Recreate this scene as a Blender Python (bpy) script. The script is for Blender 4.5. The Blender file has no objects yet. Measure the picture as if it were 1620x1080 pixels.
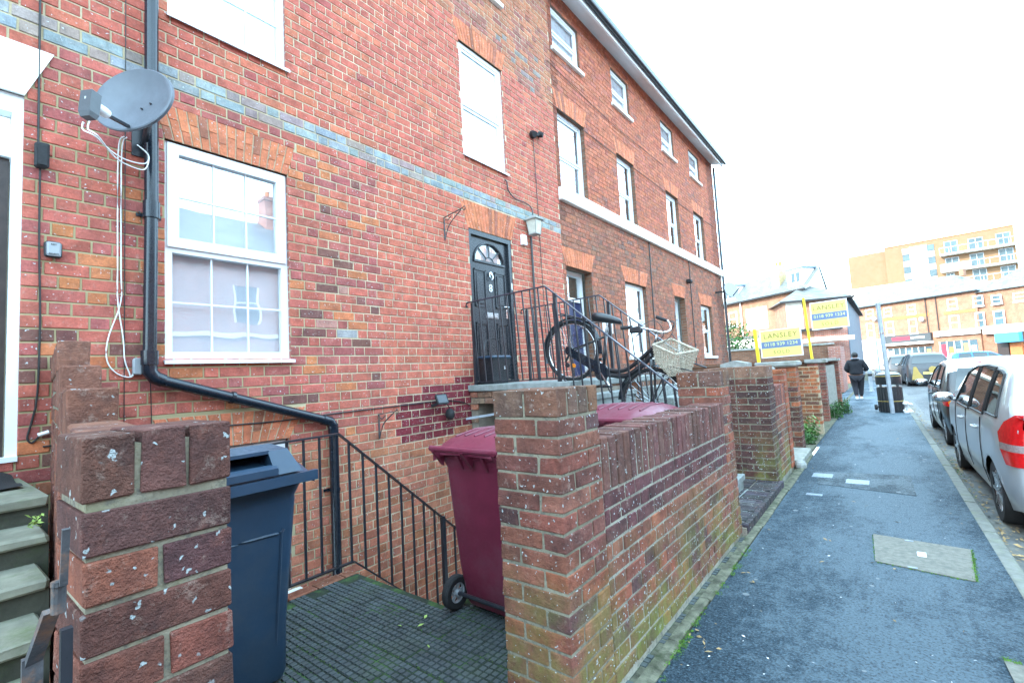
import bpy, math, random
from mathutils import Vector, Matrix, noise

rnd = random.Random(7)
C = bpy.context.scene.collection
H = 1.395                       # camera height above the pavement
# ------------------------------------------------------------------ camera
cam_d = bpy.data.cameras.new('camera'); cam = bpy.data.objects.new('camera', cam_d); C.objects.link(cam)
cam_d.sensor_width = 36; cam_d.lens = 745.4/1620*36; cam_d.clip_start = 0.05; cam_d.clip_end = 1500
_y, _p, _r = [math.radians(a) for a in (38.117, 4.143, -3.1625)]
F_ = Vector((-math.sin(_y)*math.cos(_p), math.cos(_y)*math.cos(_p), math.sin(_p)))
r0 = Vector((math.cos(_y), math.sin(_y), 0)); u0 = r0.cross(F_)
R_ = r0*math.cos(_r)+u0*math.sin(_r); U_ = -r0*math.sin(_r)+u0*math.cos(_r)
cam.matrix_world = Matrix(((R_.x, U_.x, -F_.x, 0), (R_.y, U_.y, -F_.y, 0), (R_.z, U_.z, -F_.z, H), (0, 0, 0, 1)))
bpy.context.scene.camera = cam
CAM = Vector((0, 0, H))
# ------------------------------------------------------------------ light
SUN_AZ = math.radians(208)      # direction towards the sun, clockwise from +Y
SUN_EL = math.radians(27)
sd = Vector((math.sin(SUN_AZ)*math.cos(SUN_EL), math.cos(SUN_AZ)*math.cos(SUN_EL), math.sin(SUN_EL)))
sun_d = bpy.data.lights.new('sun', 'SUN'); sun = bpy.data.objects.new('sun', sun_d); C.objects.link(sun)
sun_d.energy = 2.0; sun_d.angle = math.radians(0.5); sun_d.color = (1, 0.93, 0.82)
sun.rotation_euler = (-sd).to_track_quat('-Z', 'Y').to_euler()
world = bpy.data.worlds.new('World'); bpy.context.scene.world = world; world.use_nodes = True
wn = world.node_tree; bg = wn.nodes['Background']; bg.inputs[1].default_value = 0.15
sky = wn.nodes.new('ShaderNodeTexSky'); sky.sky_type = 'NISHITA'; sky.sun_disc = False
sky.sun_elevation = SUN_EL; sky.sun_rotation = SUN_AZ; sky.air_density = 1.0; sky.dust_density = 2.0; sky.ozone_density = 1.0
veil = wn.nodes.new('ShaderNodeMix'); veil.data_type = 'RGBA'; veil.inputs[0].default_value = 0.5
wc = wn.nodes.new('ShaderNodeTexCoord'); wz = wn.nodes.new('ShaderNodeTexNoise'); wz.inputs['Scale'].default_value = 2.2; wz.inputs['Detail'].default_value = 5
wr = wn.nodes.new('ShaderNodeMapRange'); wr.inputs[1].default_value = 0.35; wr.inputs[2].default_value = 0.7; wr.inputs[3].default_value = 0.35; wr.inputs[4].default_value = 0.7
wn.links.new(wc.outputs['Generated'], wz.inputs['Vector']); wn.links.new(wz.outputs[0], wr.inputs[0]); wn.links.new(wr.outputs[0], veil.inputs[0])
wn.links.new(sky.outputs[0], veil.inputs[6]); veil.inputs[7].default_value = (11.8, 17.9, 22.2, 1)     # thin high cloud
wn.links.new(veil.outputs[2], bg.inputs[0])
vs = bpy.context.scene.view_settings; vs.view_transform = 'Standard'; vs.look = 'None'; vs.gamma = 1; vs.use_curve_mapping = False
vs.exposure = 2.0
bpy.context.scene.cycles.max_bounces = 6

def gz(y): return 0.0 if y < 9 else -0.008*(min(y, 45)-9)

# ------------------------------------------------------------------ materials
def new_mat(name):
    m = bpy.data.materials.new(name); m.use_nodes = True; nt = m.node_tree
    return m, nt, nt.nodes['Principled BSDF']
def N(nt, t, **k):
    n = nt.nodes.new(t)
    for a, b in k.items():
        if a.startswith('i_'):
            key = a[2:]; key = int(key) if key.isdigit() else key.replace('_', ' ')
            n.inputs[key].default_value = b
        else: setattr(n, a, b)
    return n
def ramp(nt, src, lo, hi, a=0.0, b=1.0):
    n = N(nt, 'ShaderNodeMapRange', i_1=lo, i_2=hi, i_3=a, i_4=b); nt.links.new(src, n.inputs[0]); return n.outputs[0]
def mixc(nt, fac, a, b, mode='MIX'):
    n = nt.nodes.new('ShaderNodeMix'); n.data_type = 'RGBA'; n.blend_type = mode
    for v, i in ((fac, 0), (a, 6), (b, 7)):
        if isinstance(v, (int, float)): n.inputs[i].default_value = v
        elif isinstance(v, tuple): n.inputs[i].default_value = (*v[:3], 1)
        else: nt.links.new(v, n.inputs[i])
    return n.outputs[2]
def pos(nt): return N(nt, 'ShaderNodeNewGeometry').outputs['Position']
def noi(nt, vec, scale, detail=4, rough=0.55):
    n = N(nt, 'ShaderNodeTexNoise'); n.inputs['Scale'].default_value = scale; n.inputs['Detail'].default_value = detail
    n.inputs['Roughness'].default_value = rough; nt.links.new(vec, n.inputs['Vector']); return n.outputs[0]
def bump(nt, bs, h, strength, dist=0.01):
    b = N(nt, 'ShaderNodeBump'); b.inputs['Strength'].default_value = strength; b.inputs['Distance'].default_value = dist
    nt.links.new(h, b.inputs['Height']); nt.links.new(b.outputs[0], bs.inputs['Normal'])

def mat(name, col, rough=0.6, var=0.25, scale=15, bmp=0.0, metallic=0.0, dirt=None, dirt_amt=0.5, spec=None):
    m, nt, bs = new_mat(name); p = pos(nt)
    n1 = noi(nt, p, scale); n2 = noi(nt, p, scale*6)
    f = ramp(nt, n1, 0.3, 0.7, 1-var, 1+var*0.6)
    v = N(nt, 'ShaderNodeVectorMath', operation='SCALE'); v.inputs[0].default_value = col[:3]; nt.links.new(f, v.inputs['Scale'])
    c = v.outputs[0]
    if dirt:
        c = mixc(nt, ramp(nt, noi(nt, p, scale*0.4, 6, 0.7), 0.5, 0.68, 0, dirt_amt), c, dirt)
    nt.links.new(c, bs.inputs['Base Color'])
    bs.inputs['Metallic'].default_value = metallic
    nt.links.new(ramp(nt, n2, 0.3, 0.7, max(0.03, rough-0.08), min(1, rough+0.08)), bs.inputs['Roughness'])
    if spec is not None: bs.inputs['Specular IOR Level'].default_value = spec
    if bmp: bump(nt, bs, n2, bmp, 0.004)
    return m

def mat_brick(name, joined, speck=0.0, speck_col=(0.55, 0.58, 0.52), var=0.35, algae=None, bmp=0.5, soot=0.0):
    """brick face: colour of the single brick from its own attribute / object colour, plus grain and wear"""
    m, nt, bs = new_mat(name); p = pos(nt)
    if joined: src = N(nt, 'ShaderNodeAttribute', attribute_name='bcol').outputs['Color']
    else: src = N(nt, 'ShaderNodeObjectInfo').outputs['Color']
    a = noi(nt, p, 9, 5, 0.65); b = noi(nt, p, 60, 5, 0.7); d = noi(nt, p, 220, 3, 0.6)
    f = ramp(nt, a, 0.3, 0.7, 1-var, 1+var*0.7)
    g = N(nt, 'ShaderNodeMath', operation='MULTIPLY'); nt.links.new(f, g.inputs[0]); nt.links.new(ramp(nt, b, 0.3, 0.7, 0.8, 1.18), g.inputs[1])
    v = N(nt, 'ShaderNodeVectorMath', operation='SCALE'); nt.links.new(src, v.inputs[0]); nt.links.new(g.outputs[0], v.inputs['Scale'])
    c = v.outputs[0]
    if soot:
        c = mixc(nt, ramp(nt, noi(nt, p, 8, 6, 0.75), 0.46, 0.64, 0, soot), c, (0.05, 0.032, 0.036)); c = mixc(nt, ramp(nt, noi(nt, p, 15, 5, 0.7), 0.56, 0.7, 0, soot*.7), c, (0.25, 0.085, 0.05))
    # pale scuffs and lime bloom
    c = mixc(nt, ramp(nt, noi(nt, p, 23, 6, 0.75), 0.57, 0.72, 0, 0.55), c, (0.46, 0.34, 0.28))
    c = mixc(nt, ramp(nt, d, 0.62, 0.75, 0, 0.45), c, (0.10, 0.05, 0.04))
    if algae:
        z0, z1, amt = algae
        sx = N(nt, 'ShaderNodeSeparateXYZ'); nt.links.new(p, sx.inputs[0])
        hz = ramp(nt, sx.outputs[2], z0, z1, 1, 0)
        mm = N(nt, 'ShaderNodeMath', operation='MULTIPLY'); nt.links.new(hz, mm.inputs[0]); nt.links.new(ramp(nt, noi(nt, p, 2.6, 5, 0.7), 0.42, 0.62, 0, amt), mm.inputs[1])
        c = mixc(nt, mm.outputs[0], c, (0.23, 0.27, 0.06))
    if speck:
        vo = N(nt, 'ShaderNodeTexVoronoi'); vo.inputs['Scale'].default_value = 62; vo.inputs['Randomness'].default_value = 1
        wv = N(nt, 'ShaderNodeVectorMath', operation='ADD'); nv = N(nt, 'ShaderNodeTexNoise'); nv.inputs['Scale'].default_value = 60
        sc = N(nt, 'ShaderNodeVectorMath', operation='SCALE'); sc.inputs['Scale'].default_value = 0.03
        nt.links.new(p, nv.inputs['Vector']); nt.links.new(nv.outputs['Color'], sc.inputs[0]); nt.links.new(p, wv.inputs[0]); nt.links.new(sc.outputs[0], wv.inputs[1]); nt.links.new(wv.outputs[0], vo.inputs['Vector'])
        msk = ramp(nt, vo.outputs['Distance'], 0.2, 0.3, 1, 0)
        sep = N(nt, 'ShaderNodeSeparateColor'); nt.links.new(vo.outputs['Color'], sep.inputs[0])
        k = ramp(nt, sep.outputs[0], 1-speck*0.55, 1-speck*0.55+0.05, 0, 1)
        m2 = N(nt, 'ShaderNodeMath', operation='MULTIPLY'); nt.links.new(msk, m2.inputs[0]); nt.links.new(k, m2.inputs[1])
        c = mixc(nt, m2.outputs[0], c, speck_col)
        big = ramp(nt, noi(nt, p, 13, 6, 0.75), 0.7-speck*0.09, 0.76-speck*0.05, 0, 0.75)
        c = mixc(nt, big, c, (0.42, 0.44, 0.40))
    nt.links.new(c, bs.inputs['Base Color']); bs.inputs['Roughness'].default_value = 0.9
    bs.inputs['Specular IOR Level'].default_value = 0.25
    h = N(nt, 'ShaderNodeMath', operation='ADD'); nt.links.new(b, h.inputs[0]); nt.links.new(d, h.inputs[1])
    h2 = N(nt, 'ShaderNodeMath', operation='MULTIPLY_ADD'); nt.links.new(noi(nt, p, 26, 6, 0.75), h2.inputs[0]); h2.inputs[1].default_value = 1.6; nt.links.new(h.outputs[0], h2.inputs[2])
    bump(nt, bs, h2.outputs[0], bmp, 0.009)
    return m

def mat_mortar(name, col, algae=False, soot=None):
    m, nt, bs = new_mat(name); p = pos(nt)
    c = mixc(nt, ramp(nt, noi(nt, p, 5, 5, 0.7), 0.35, 0.65, 0, 1), tuple(k*0.72 for k in col), tuple(min(1, k*1.18) for k in col))
    c = mixc(nt, ramp(nt, noi(nt, p, 90, 3), 0.55, 0.7, 0, 0.5), c, tuple(k*0.4 for k in col))
    if soot:
        sx = N(nt, 'ShaderNodeSeparateXYZ'); nt.links.new(p, sx.inputs[0]); hz = ramp(nt, sx.outputs[1], 1.6, 3.0, 1, 0); h3 = ramp(nt, sx.outputs[2], 3.2, 4.2, 1, 0.3)
        mm = N(nt, 'ShaderNodeMath', operation='MULTIPLY'); nt.links.new(hz, mm.inputs[0]); nt.links.new(h3, mm.inputs[1]); c = mixc(nt, mm.outputs[0], c, soot)
    if algae: c = mixc(nt, ramp(nt, noi(nt, p, 3, 6, 0.7), 0.55, 0.7, 0, 0.5), c, (0.17, 0.18, 0.07)); c = mixc(nt, ramp(nt, noi(nt, p, 30, 6, 0.75), 0.52, 0.62, 0, 0.7), c, (0.1, 0.1, 0.09))
    nt.links.new(c, bs.inputs['Base Color']); bs.inputs['Roughness'].default_value = 0.95; bs.inputs['Specular IOR Level'].default_value = 0.2
    bump(nt, bs, noi(nt, p, 140, 4), 0.6, 0.004)
    return m

def mat_glass(name, tint=(0.985, 0.99, 0.995), boost=0.12, rough=0.0):
    m, nt, bs = new_mat(name); nt.nodes.remove(bs); out = nt.nodes['Material Output']
    lw = N(nt, 'ShaderNodeLayerWeight'); lw.inputs[0].default_value = 0.5
    pw = N(nt, 'ShaderNodeMath', operation='POWER'); nt.links.new(lw.outputs['Facing'], pw.inputs[0]); pw.inputs[1].default_value = 5
    fr = N(nt, 'ShaderNodeMath', operation='MULTIPLY'); nt.links.new(pw.outputs[0], fr.inputs[0]); fr.inputs[1].default_value = 0.9; t = N(nt, 'ShaderNodeBsdfTransparent'); t.inputs[0].default_value = (*tint, 1)
    g = N(nt, 'ShaderNodeBsdfGlossy'); g.inputs['Roughness'].default_value = rough; g.inputs[0].default_value = (0.95, 0.98, 1, 1)
    ad = N(nt, 'ShaderNodeMath', operation='ADD', use_clamp=True); nt.links.new(fr.outputs[0], ad.inputs[0]); ad.inputs[1].default_value = boost
    mx = N(nt, 'ShaderNodeMixShader'); nt.links.new(ad.outputs[0], mx.inputs[0]); nt.links.new(t.outputs[0], mx.inputs[1]); nt.links.new(g.outputs[0], mx.inputs[2])
    # uneven old glass
    b = N(nt, 'ShaderNodeBump'); b.inputs['Strength'].default_value = 0.25; b.inputs['Distance'].default_value = 0.01
    nt.links.new(noi(nt, pos(nt), 1.6, 2), b.inputs['Height']); nt.links.new(b.outputs[0], g.inputs['Normal'])
    nt.links.new(mx.outputs[0], out.inputs[0]); return m

def mat_asphalt(name, base, worn, patch_scale=0.9, specks=True, middle=None):
    m, nt, bs = new_mat(name); p = pos(nt)
    sc = N(nt, 'ShaderNodeVectorMath', operation='MULTIPLY'); nt.links.new(p, sc.inputs[0]); sc.inputs[1].default_value = (1.5, .7, 1)
    a = noi(nt, sc.outputs[0], patch_scale, 8, 0.7)
    if middle is not None:      # trodden smooth along the middle of the pavement
        sx = N(nt, 'ShaderNodeSeparateXYZ'); nt.links.new(p, sx.inputs[0])
        w1 = ramp(nt, sx.outputs[0], -0.75, -0.25, 0, 0.16); w2_ = ramp(nt, sx.outputs[0], 0.1, 0.45, 0, 0.10)
        su = N(nt, 'ShaderNodeMath', operation='SUBTRACT'); nt.links.new(w1, su.inputs[0]); nt.links.new(w2_, su.inputs[1])
        ad = N(nt, 'ShaderNodeMath', operation='ADD'); nt.links.new(a, ad.inputs[0]); nt.links.new(su.outputs[0], ad.inputs[1]); a = ad.outputs[0]
        lo, hi = 0.46, 0.66
    else: lo, hi = 0.42, 0.6
    mid = noi(nt, p, 17, 8, 0.78); fine = noi(nt, p, 75, 4, 0.75); grit = noi(nt, p, 190, 3, 0.7)
    wf = N(nt, 'ShaderNodeMath', operation='MULTIPLY_ADD', use_clamp=True); nt.links.new(ramp(nt, mid, 0.38, 0.62, -0.45, 0.45), wf.inputs[0]); wf.inputs[1].default_value = 1.0; nt.links.new(ramp(nt, a, lo, hi, 0, 1), wf.inputs[2])
    c = mixc(nt, wf.outputs[0], base, worn)
    c = mixc(nt, ramp(nt, fine, 0.52, 0.62, 0, 0.75), c, tuple(k*1.35+.004 for k in worn))
    c = mixc(nt, ramp(nt, fine, 0.40, 0.48, 0.8, 0), c, tuple(k*0.35 for k in base))
    c = mixc(nt, ramp(nt, grit, 0.6, 0.7, 0, 0.6), c, tuple(k*1.9 for k in worn))
    if specks:
        vo = N(nt, 'ShaderNodeTexVoronoi'); vo.inputs['Scale'].default_value = 6.5; nt.links.new(p, vo.inputs['Vector'])
        sep = N(nt, 'ShaderNodeSeparateColor'); nt.links.new(vo.outputs['Color'], sep.inputs[0])
        rad = ramp(nt, sep.outputs[0], 0.5, 1.0, 0.0, 0.15)
        lt = N(nt, 'ShaderNodeMath', operation='LESS_THAN'); nt.links.new(vo.outputs['Distance'], lt.inputs[0]); nt.links.new(rad, lt.inputs[1])
        c = mixc(nt, lt.outputs[0], c, (0.2, 0.22, 0.23))
    nt.links.new(c, bs.inputs['Base Color']); bs.inputs['Roughness'].default_value = 0.62
    nt.links.new(ramp(nt, wf.outputs[0], 0, 1, 0.12, 0.42), bs.inputs['Specular IOR Level'])
    h = N(nt, 'ShaderNodeMath', operation='ADD'); nt.links.new(fine, h.inputs[0]); nt.links.new(grit, h.inputs[1])
    bump(nt, bs, h.outputs[0], 1.0, 0.012); return m

def mat_bricktex(name, c1, c2, mortar, sx=1.0, axis='x'):
    """far brickwork, too small to pick the bricks apart"""
    m, nt, bs = new_mat(name)
    tc = N(nt, 'ShaderNodeTexCoord'); sp = N(nt, 'ShaderNodeSeparateXYZ'); nt.links.new(tc.outputs['Object'], sp.inputs[0])
    ad = N(nt, 'ShaderNodeMath', operation='ADD'); nt.links.new(sp.outputs[0], ad.inputs[0]); nt.links.new(sp.outputs[1], ad.inputs[1])
    cb = N(nt, 'ShaderNodeCombineXYZ'); nt.links.new(ad.outputs[0], cb.inputs[0]); nt.links.new(sp.outputs[2], cb.inputs[1])
    b = N(nt, 'ShaderNodeTexBrick'); nt.links.new(cb.outputs[0], b.inputs['Vector'])
    b.inputs['Color1'].default_value = (*c1, 1); b.inputs['Color2'].default_value = (*c2, 1); b.inputs['Mortar'].default_value = (*mortar, 1)
    b.inputs['Scale'].default_value = 1; b.inputs['Mortar Size'].default_value = 0.008; b.inputs['Brick Width'].default_value = 0.225*sx; b.inputs['Row Height'].default_value = 0.075*sx
    p = pos(nt); v = N(nt, 'ShaderNodeVectorMath', operation='SCALE'); nt.links.new(b.outputs[0], v.inputs[0]); nt.links.new(ramp(nt, noi(nt, p, 2.2, 6, 0.7), 0.3, 0.7, 0.7, 1.25), v.inputs['Scale'])
    nt.links.new(v.outputs[0], bs.inputs['Base Color']); bs.inputs['Roughness'].default_value = 0.9
    bump(nt, bs, b.outputs['Fac'], -0.4, 0.006); return m

def mat_slate(name, c1, c2):
    m, nt, bs = new_mat(name)
    tc = N(nt, 'ShaderNodeTexCoord'); sp = N(nt, 'ShaderNodeSeparateXYZ'); nt.links.new(tc.outputs['Object'], sp.inputs[0])
    ad = N(nt, 'ShaderNodeMath', operation='ADD'); nt.links.new(sp.outputs[0], ad.inputs[0]); nt.links.new(sp.outputs[1], ad.inputs[1])
    cb = N(nt, 'ShaderNodeCombineXYZ'); nt.links.new(ad.outputs[0], cb.inputs[0]); nt.links.new(sp.outputs[2], cb.inputs[1])
    b = N(nt, 'ShaderNodeTexBrick'); nt.links.new(cb.outputs[0], b.inputs['Vector'])
    b.inputs['Color1'].default_value = (*c1, 1); b.inputs['Color2'].default_value = (*c2, 1); b.inputs['Mortar'].default_value = (c1[0]*.4, c1[1]*.4, c1[2]*.4, 1)
    b.inputs['Scale'].default_value = 1; b.inputs['Mortar Size'].default_value = 0.01; b.inputs['Brick Width'].default_value = 0.3; b.inputs['Row Height'].default_value = 0.14
    v = N(nt, 'ShaderNodeVectorMath', operation='SCALE'); nt.links.new(b.outputs[0], v.inputs[0]); nt.links.new(ramp(nt, noi(nt, pos(nt), 1.5, 6, 0.7), 0.3, 0.7, 0.75, 1.25), v.inputs['Scale'])
    nt.links.new(v.outputs[0], bs.inputs['Base Color']); bs.inputs['Roughness'].default_value = 0.5; bump(nt, bs, b.outputs['Fac'], -0.5, 0.01); return m

M = {}
M['fb_o'] = mat_brick('facade_brick', False, 0.22, (0.55, 0.6, 0.6), 0.3, soot=0.22); M['fb_j'] = mat_brick('facade_brickwork', True, 0.22, (0.55, 0.6, 0.6), 0.3, soot=0.22)
M['gb_o'] = mat_brick('garden_brick', False, 0.3, (0.42, 0.46, 0.46), 0.45, bmp=1.0, soot=0.38); M['gb_j'] = mat_brick('garden_brickwork', True, 0.3, (0.42, 0.46, 0.46), 0.45, bmp=1.0, soot=0.5)
M['wb_o'] = mat_brick('mossy_wall_brick', False, 0.36, (0.5, 0.55, 0.55), 0.45, algae=(0.05, 0.7, 0.8), bmp=1.0, soot=0.38); M['wb_j'] = mat_brick('mossy_wall_brickwork', True, 0.36, (0.5, 0.55, 0.55), 0.45, algae=(0.05, 0.7, 0.8), bmp=1.0, soot=0.38)
M['mortar_new'] = mat_mortar('pale_pointing', (0.60, 0.50, 0.35), soot=(0.36, 0.30, 0.17)); M['mortar_dark'] = mat_mortar('sooty_pointing', (0.24, 0.2, 0.16))
M['mortar_garden'] = mat_mortar('weathered_pointing', (0.25, 0.225, 0.165), True)
M['mortar_wall'] = mat_mortar('lime_stained_pointing', (0.33, 0.315, 0.255), True)
M['upvc'] = mat('white_plastic', (0.78, 0.79, 0.8), 0.35, 0.06, 3)
M['paint_white'] = mat('white_painted_stone', (0.75, 0.73, 0.68), 0.7, 0.12, 6, 0.3)
M['stone'] = mat('weathered_stone', (0.3, 0.3, 0.28), 0.85, 0.35, 9, 0.6, dirt=(0.12, 0.15, 0.07))
M['slab'] = mat('grey_stone_slab', (0.24, 0.26, 0.25), 0.8, 0.3, 12, 0.5, dirt=(0.08, 0.09, 0.06))
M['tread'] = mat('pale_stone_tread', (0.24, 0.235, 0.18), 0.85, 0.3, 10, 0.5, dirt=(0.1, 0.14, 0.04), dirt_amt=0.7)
M['riser'] = mat('dark_riser', (0.055, 0.055, 0.04), 0.85, 0.5, 8, 0.6, dirt=(0.05, 0.08, 0.02))  # much darker than the treads, with greenish blotches
M['black_iron'] = mat('black_painted_iron', (0.02, 0.022, 0.028), 0.35, 0.2, 30)
M['purple_iron'] = mat('worn_iron_handrail', (0.05, 0.05, 0.07), 0.35, 0.3, 30)
M['rust_iron'] = mat('rusty_iron', (0.06, 0.06, 0.065), 0.6, 0.4, 25, 0.4, dirt=(0.28, 0.12, 0.05), dirt_amt=0.9)
M['black_plastic'] = mat('black_plastic', (0.018, 0.02, 0.024), 0.3, 0.15, 30)
M['black_pipe'] = mat('black_pipe', (0.009, 0.014, 0.022), 0.2, 0.2, 20)
M['cable_black'] = mat('black_cable', (0.02, 0.02, 0.02), 0.5)
M['cable_white'] = mat('white_cable', (0.7, 0.7, 0.68), 0.45, 0.1)
M['bin_maroon'] = mat('maroon_plastic', (0.15, 0.018, 0.04), 0.42, 0.15, 8, 0.1, dirt=(0.17, 0.08, 0.1), dirt_amt=0.35)
M['bin_dark'] = mat('dark_blue_grey_plastic', (0.018, 0.042, 0.076), 0.4, 0.12, 8, 0.1, dirt=(0.06, 0.07, 0.08), dirt_amt=0.3)
M['rubber'] = mat('rubber', (0.015, 0.015, 0.017), 0.75, 0.3, 20, 0.3)
M['grey_plastic'] = mat('grey_plastic', (0.3, 0.32, 0.34), 0.4, 0.1)
M['dish'] = mat('dish_grey', (0.12, 0.14, 0.165), 0.45, 0.12, 10)
M['lnb'] = mat('lnb_grey', (0.07, 0.08, 0.09), 0.45, 0.1)
M['slot_dark'] = mat('slot_shade', (0.003, 0.003, 0.004), 0.95, spec=0.0)  # near-black paints in the shade inside the lid grip
M['chrome'] = mat('chrome', (0.7, 0.72, 0.75), 0.12, 0.05, 5, metallic=1)
M['steel'] = mat('brushed_steel', (0.5, 0.52, 0.54), 0.3, 0.1, 20, metallic=1)
M['galv'] = mat('grey_painted_steel', (0.32, 0.36, 0.4), 0.45, 0.2, 8)
M['voussoir'] = mat('rubbed_orange_brick', (0.50, 0.165, 0.06), 0.85, 0.25, 12, 0.3)
M['arch_mortar'] = mat_mortar('arch_joint', (0.46, 0.36, 0.24))
M['door_black'] = mat('black_composite_door', (0.022, 0.026, 0.032), 0.28, 0.2, 10, 0.1)
M['door_brown'] = mat('dark_brown_door', (0.035, 0.022, 0.018), 0.45, 0.35, 12, 0.2)
M['door_navy'] = mat('navy_door', (0.02, 0.03, 0.09), 0.4, 0.1)
M['glass'] = mat_glass('window_glass', boost=0.26)
M['glass_low'] = mat_glass('lower_window_glass', boost=0.12)
M['glass_car'] = mat_glass('car_glass', (0.25, 0.3, 0.3), 0.12)
M['lampglass'] = mat('frosted_lamp_glass', (0.55, 0.56, 0.48), 0.3, 0.15)
M['curtain'] = mat('pale_net_curtain', (0.48, 0.52, 0.55), 0.9, 0.08, 4)
M['blind'] = mat('white_roller_blind', (0.52, 0.53, 0.56), 0.9, 0.04, 2)
M['room'] = mat('dim_room_wall', (0.25, 0.24, 0.22), 0.9)
M['concrete'] = mat('concrete', (0.27, 0.265, 0.23), 0.85, 0.35, 12, 0.6, dirt=(0.13, 0.14, 0.09))
M['footing'] = mat('mossy_footing', (0.125, 0.12, 0.085), 0.9, 0.6, 16, 0.9, dirt=(0.035, 0.045, 0.02), dirt_amt=0.9, spec=0.2)
M['kerb'] = mat('kerb_stone', (0.15, 0.15, 0.13), 0.85, 0.3, 14, 0.6, dirt=(0.14, 0.16, 0.08))
M['cover'] = mat('cover_concrete', (0.15, 0.14, 0.115), 0.85, 0.3, 30, 0.9, dirt=(0.08, 0.085, 0.07), dirt_amt=0.7)
M['metal_cover'] = mat('worn_metal_cover', (0.17, 0.21, 0.25), 0.4, 0.3, 30, 0.5)
M['asphalt'] = mat_asphalt('pavement_asphalt', (0.027, 0.045, 0.062), (0.080, 0.120, 0.150), middle=0)
M['patch'] = mat_asphalt('asphalt_patch', (0.035, 0.05, 0.062), (0.085, 0.115, 0.135), 2)
M['road'] = mat_asphalt('road_asphalt', (0.07, 0.072, 0.075), (0.11, 0.11, 0.11), 0.5)
M['paver'] = mat('blue_paver', (0.052, 0.062, 0.066), 0.7, 0.4, 10, 0.6, dirt=(0.06, 0.075, 0.05), dirt_amt=0.5)
M['paver_joint'] = mat('mossy_joint', (0.015, 0.022, 0.012), 0.95, 0.5, 14, 0.5, dirt=(0.05, 0.12, 0.02), dirt_amt=0.9)
M['moss'] = mat('moss', (0.09, 0.2, 0.02), 0.95, 0.5, 60, 0.6)
M['leaf_dry'] = mat('dry_leaf', (0.3, 0.2, 0.09), 0.8, 0.5, 8)
M['leaf_green'] = mat('green_leaf', (0.05, 0.12, 0.035), 0.7, 0.5, 6, spec=0.15)
M['leaf_lime'] = mat('lime_leaf', (0.3, 0.42, 0.1), 0.6, 0.3, 30)
M['litter'] = mat('white_litter', (0.7, 0.7, 0.7), 0.7, 0.1)
M['slate'] = mat_slate('slate_roof', (0.10, 0.115, 0.13), (0.15, 0.16, 0.165))
M['slate_far'] = mat_slate('far_slate_roof', (0.09, 0.11, 0.115), (0.14, 0.155, 0.15))
M['far_brick'] = mat_bricktex('far_orange_brick', (0.28, 0.12, 0.07), (0.24, 0.1, 0.06), (0.3, 0.22, 0.15))
M['opp_brick'] = mat_bricktex('opposite_brick', (0.36, 0.13, 0.09), (0.28, 0.1, 0.08), (0.35, 0.3, 0.25))
M['brown_brick'] = mat_bricktex('brown_wall_brick', (0.14, 0.06, 0.035), (0.2, 0.09, 0.05), (0.16, 0.12, 0.09))
M['ochre'] = mat('ochre_cladding', (0.17, 0.095, 0.042), 0.6, 0.08, 0.3)
M['white_render'] = mat('white_render', (0.78, 0.76, 0.7), 0.8, 0.06, 1)
M['blue_paint'] = mat('blue_grey_paint', (0.06, 0.095, 0.13), 0.6, 0.15, 2)
M['far_glass'] = mat('far_window_glass', (0.06, 0.1, 0.12), 0.25, 0.4, 0.6, spec=0.3)
M['fascia_grey'] = mat('grey_shop_fascia', (0.04, 0.046, 0.05), 0.5, 0.1)
M['red'] = mat('red_lettering', (0.6, 0.02, 0.04), 0.5, 0.05)
M['sky_blue'] = mat('bright_blue_awning', (0.05, 0.35, 0.6), 0.6, 0.05)
M['yellow'] = mat('yellow_board', (0.80, 0.70, 0.18), 0.5, 0.03)
M['yellow_post'] = mat('yellow_post', (0.85, 0.62, 0.02), 0.5, 0.05)
M['slate_blue'] = mat('blue_band', (0.13, 0.19, 0.33), 0.5, 0.03)
M['gold_letter'] = mat('gold_letter', (0.22, 0.17, 0.05), 0.5, 0.03)
M['lime_letter'] = mat('pale_yellow_letter', (0.75, 0.78, 0.25), 0.5, 0.03)
M['white_letter'] = mat('white_letter', (0.8, 0.8, 0.8), 0.5, 0.03)
M['gold'] = mat('gold_stripe', (0.4, 0.29, 0.08), 0.4, 0.05)
def paint(name, col, rough, metallic=0.0):
    m, nt, bs = new_mat(name); bs.inputs['Base Color'].default_value = (*col, 1); bs.inputs['Roughness'].default_value = rough; bs.inputs['Metallic'].default_value = metallic
    bs.inputs['Coat Weight'].default_value = 0.6; bs.inputs['Coat Roughness'].default_value = 0.05
    c = mixc(nt, ramp(nt, noi(nt, pos(nt), 3, 5, 0.7), 0.45, 0.75, 0, 0.25), col, tuple(k*0.75+0.02 for k in col)); nt.links.new(c, bs.inputs['Base Color']); return m
M['silver_car'] = paint('silver_car_paint', (0.40, 0.42, 0.44), 0.36, 0.3)
M['black_car'] = paint('black_car_paint', (0.012, 0.014, 0.017), 0.3)
M['white_car'] = paint('white_car_paint', (0.72, 0.72, 0.72), 0.35)
M['blue_car'] = mat('blue_car_paint', (0.03, 0.12, 0.4), 0.25, 0.05, 2)
M['car_dark'] = mat('car_trim', (0.012, 0.012, 0.013), 0.6, 0.1)
M['tail_red'] = mat('red_tail_lens', (0.55, 0.008, 0.01), 0.12, 0.2, 40)
M['tail_clear'] = mat('clear_tail_lens', (0.3, 0.22, 0.22), 0.12, 0.3, 60)
M['amber'] = mat('amber_reflector', (0.85, 0.25, 0.01), 0.3, 0.1)
M['wicker'] = mat('wicker', (0.44, 0.39, 0.3), 0.75, 0.4, 40, 0.3)
M['cloth_black'] = mat('black_cloth', (0.012, 0.013, 0.018), 0.9, 0.3, 12, 0.4)
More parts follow.
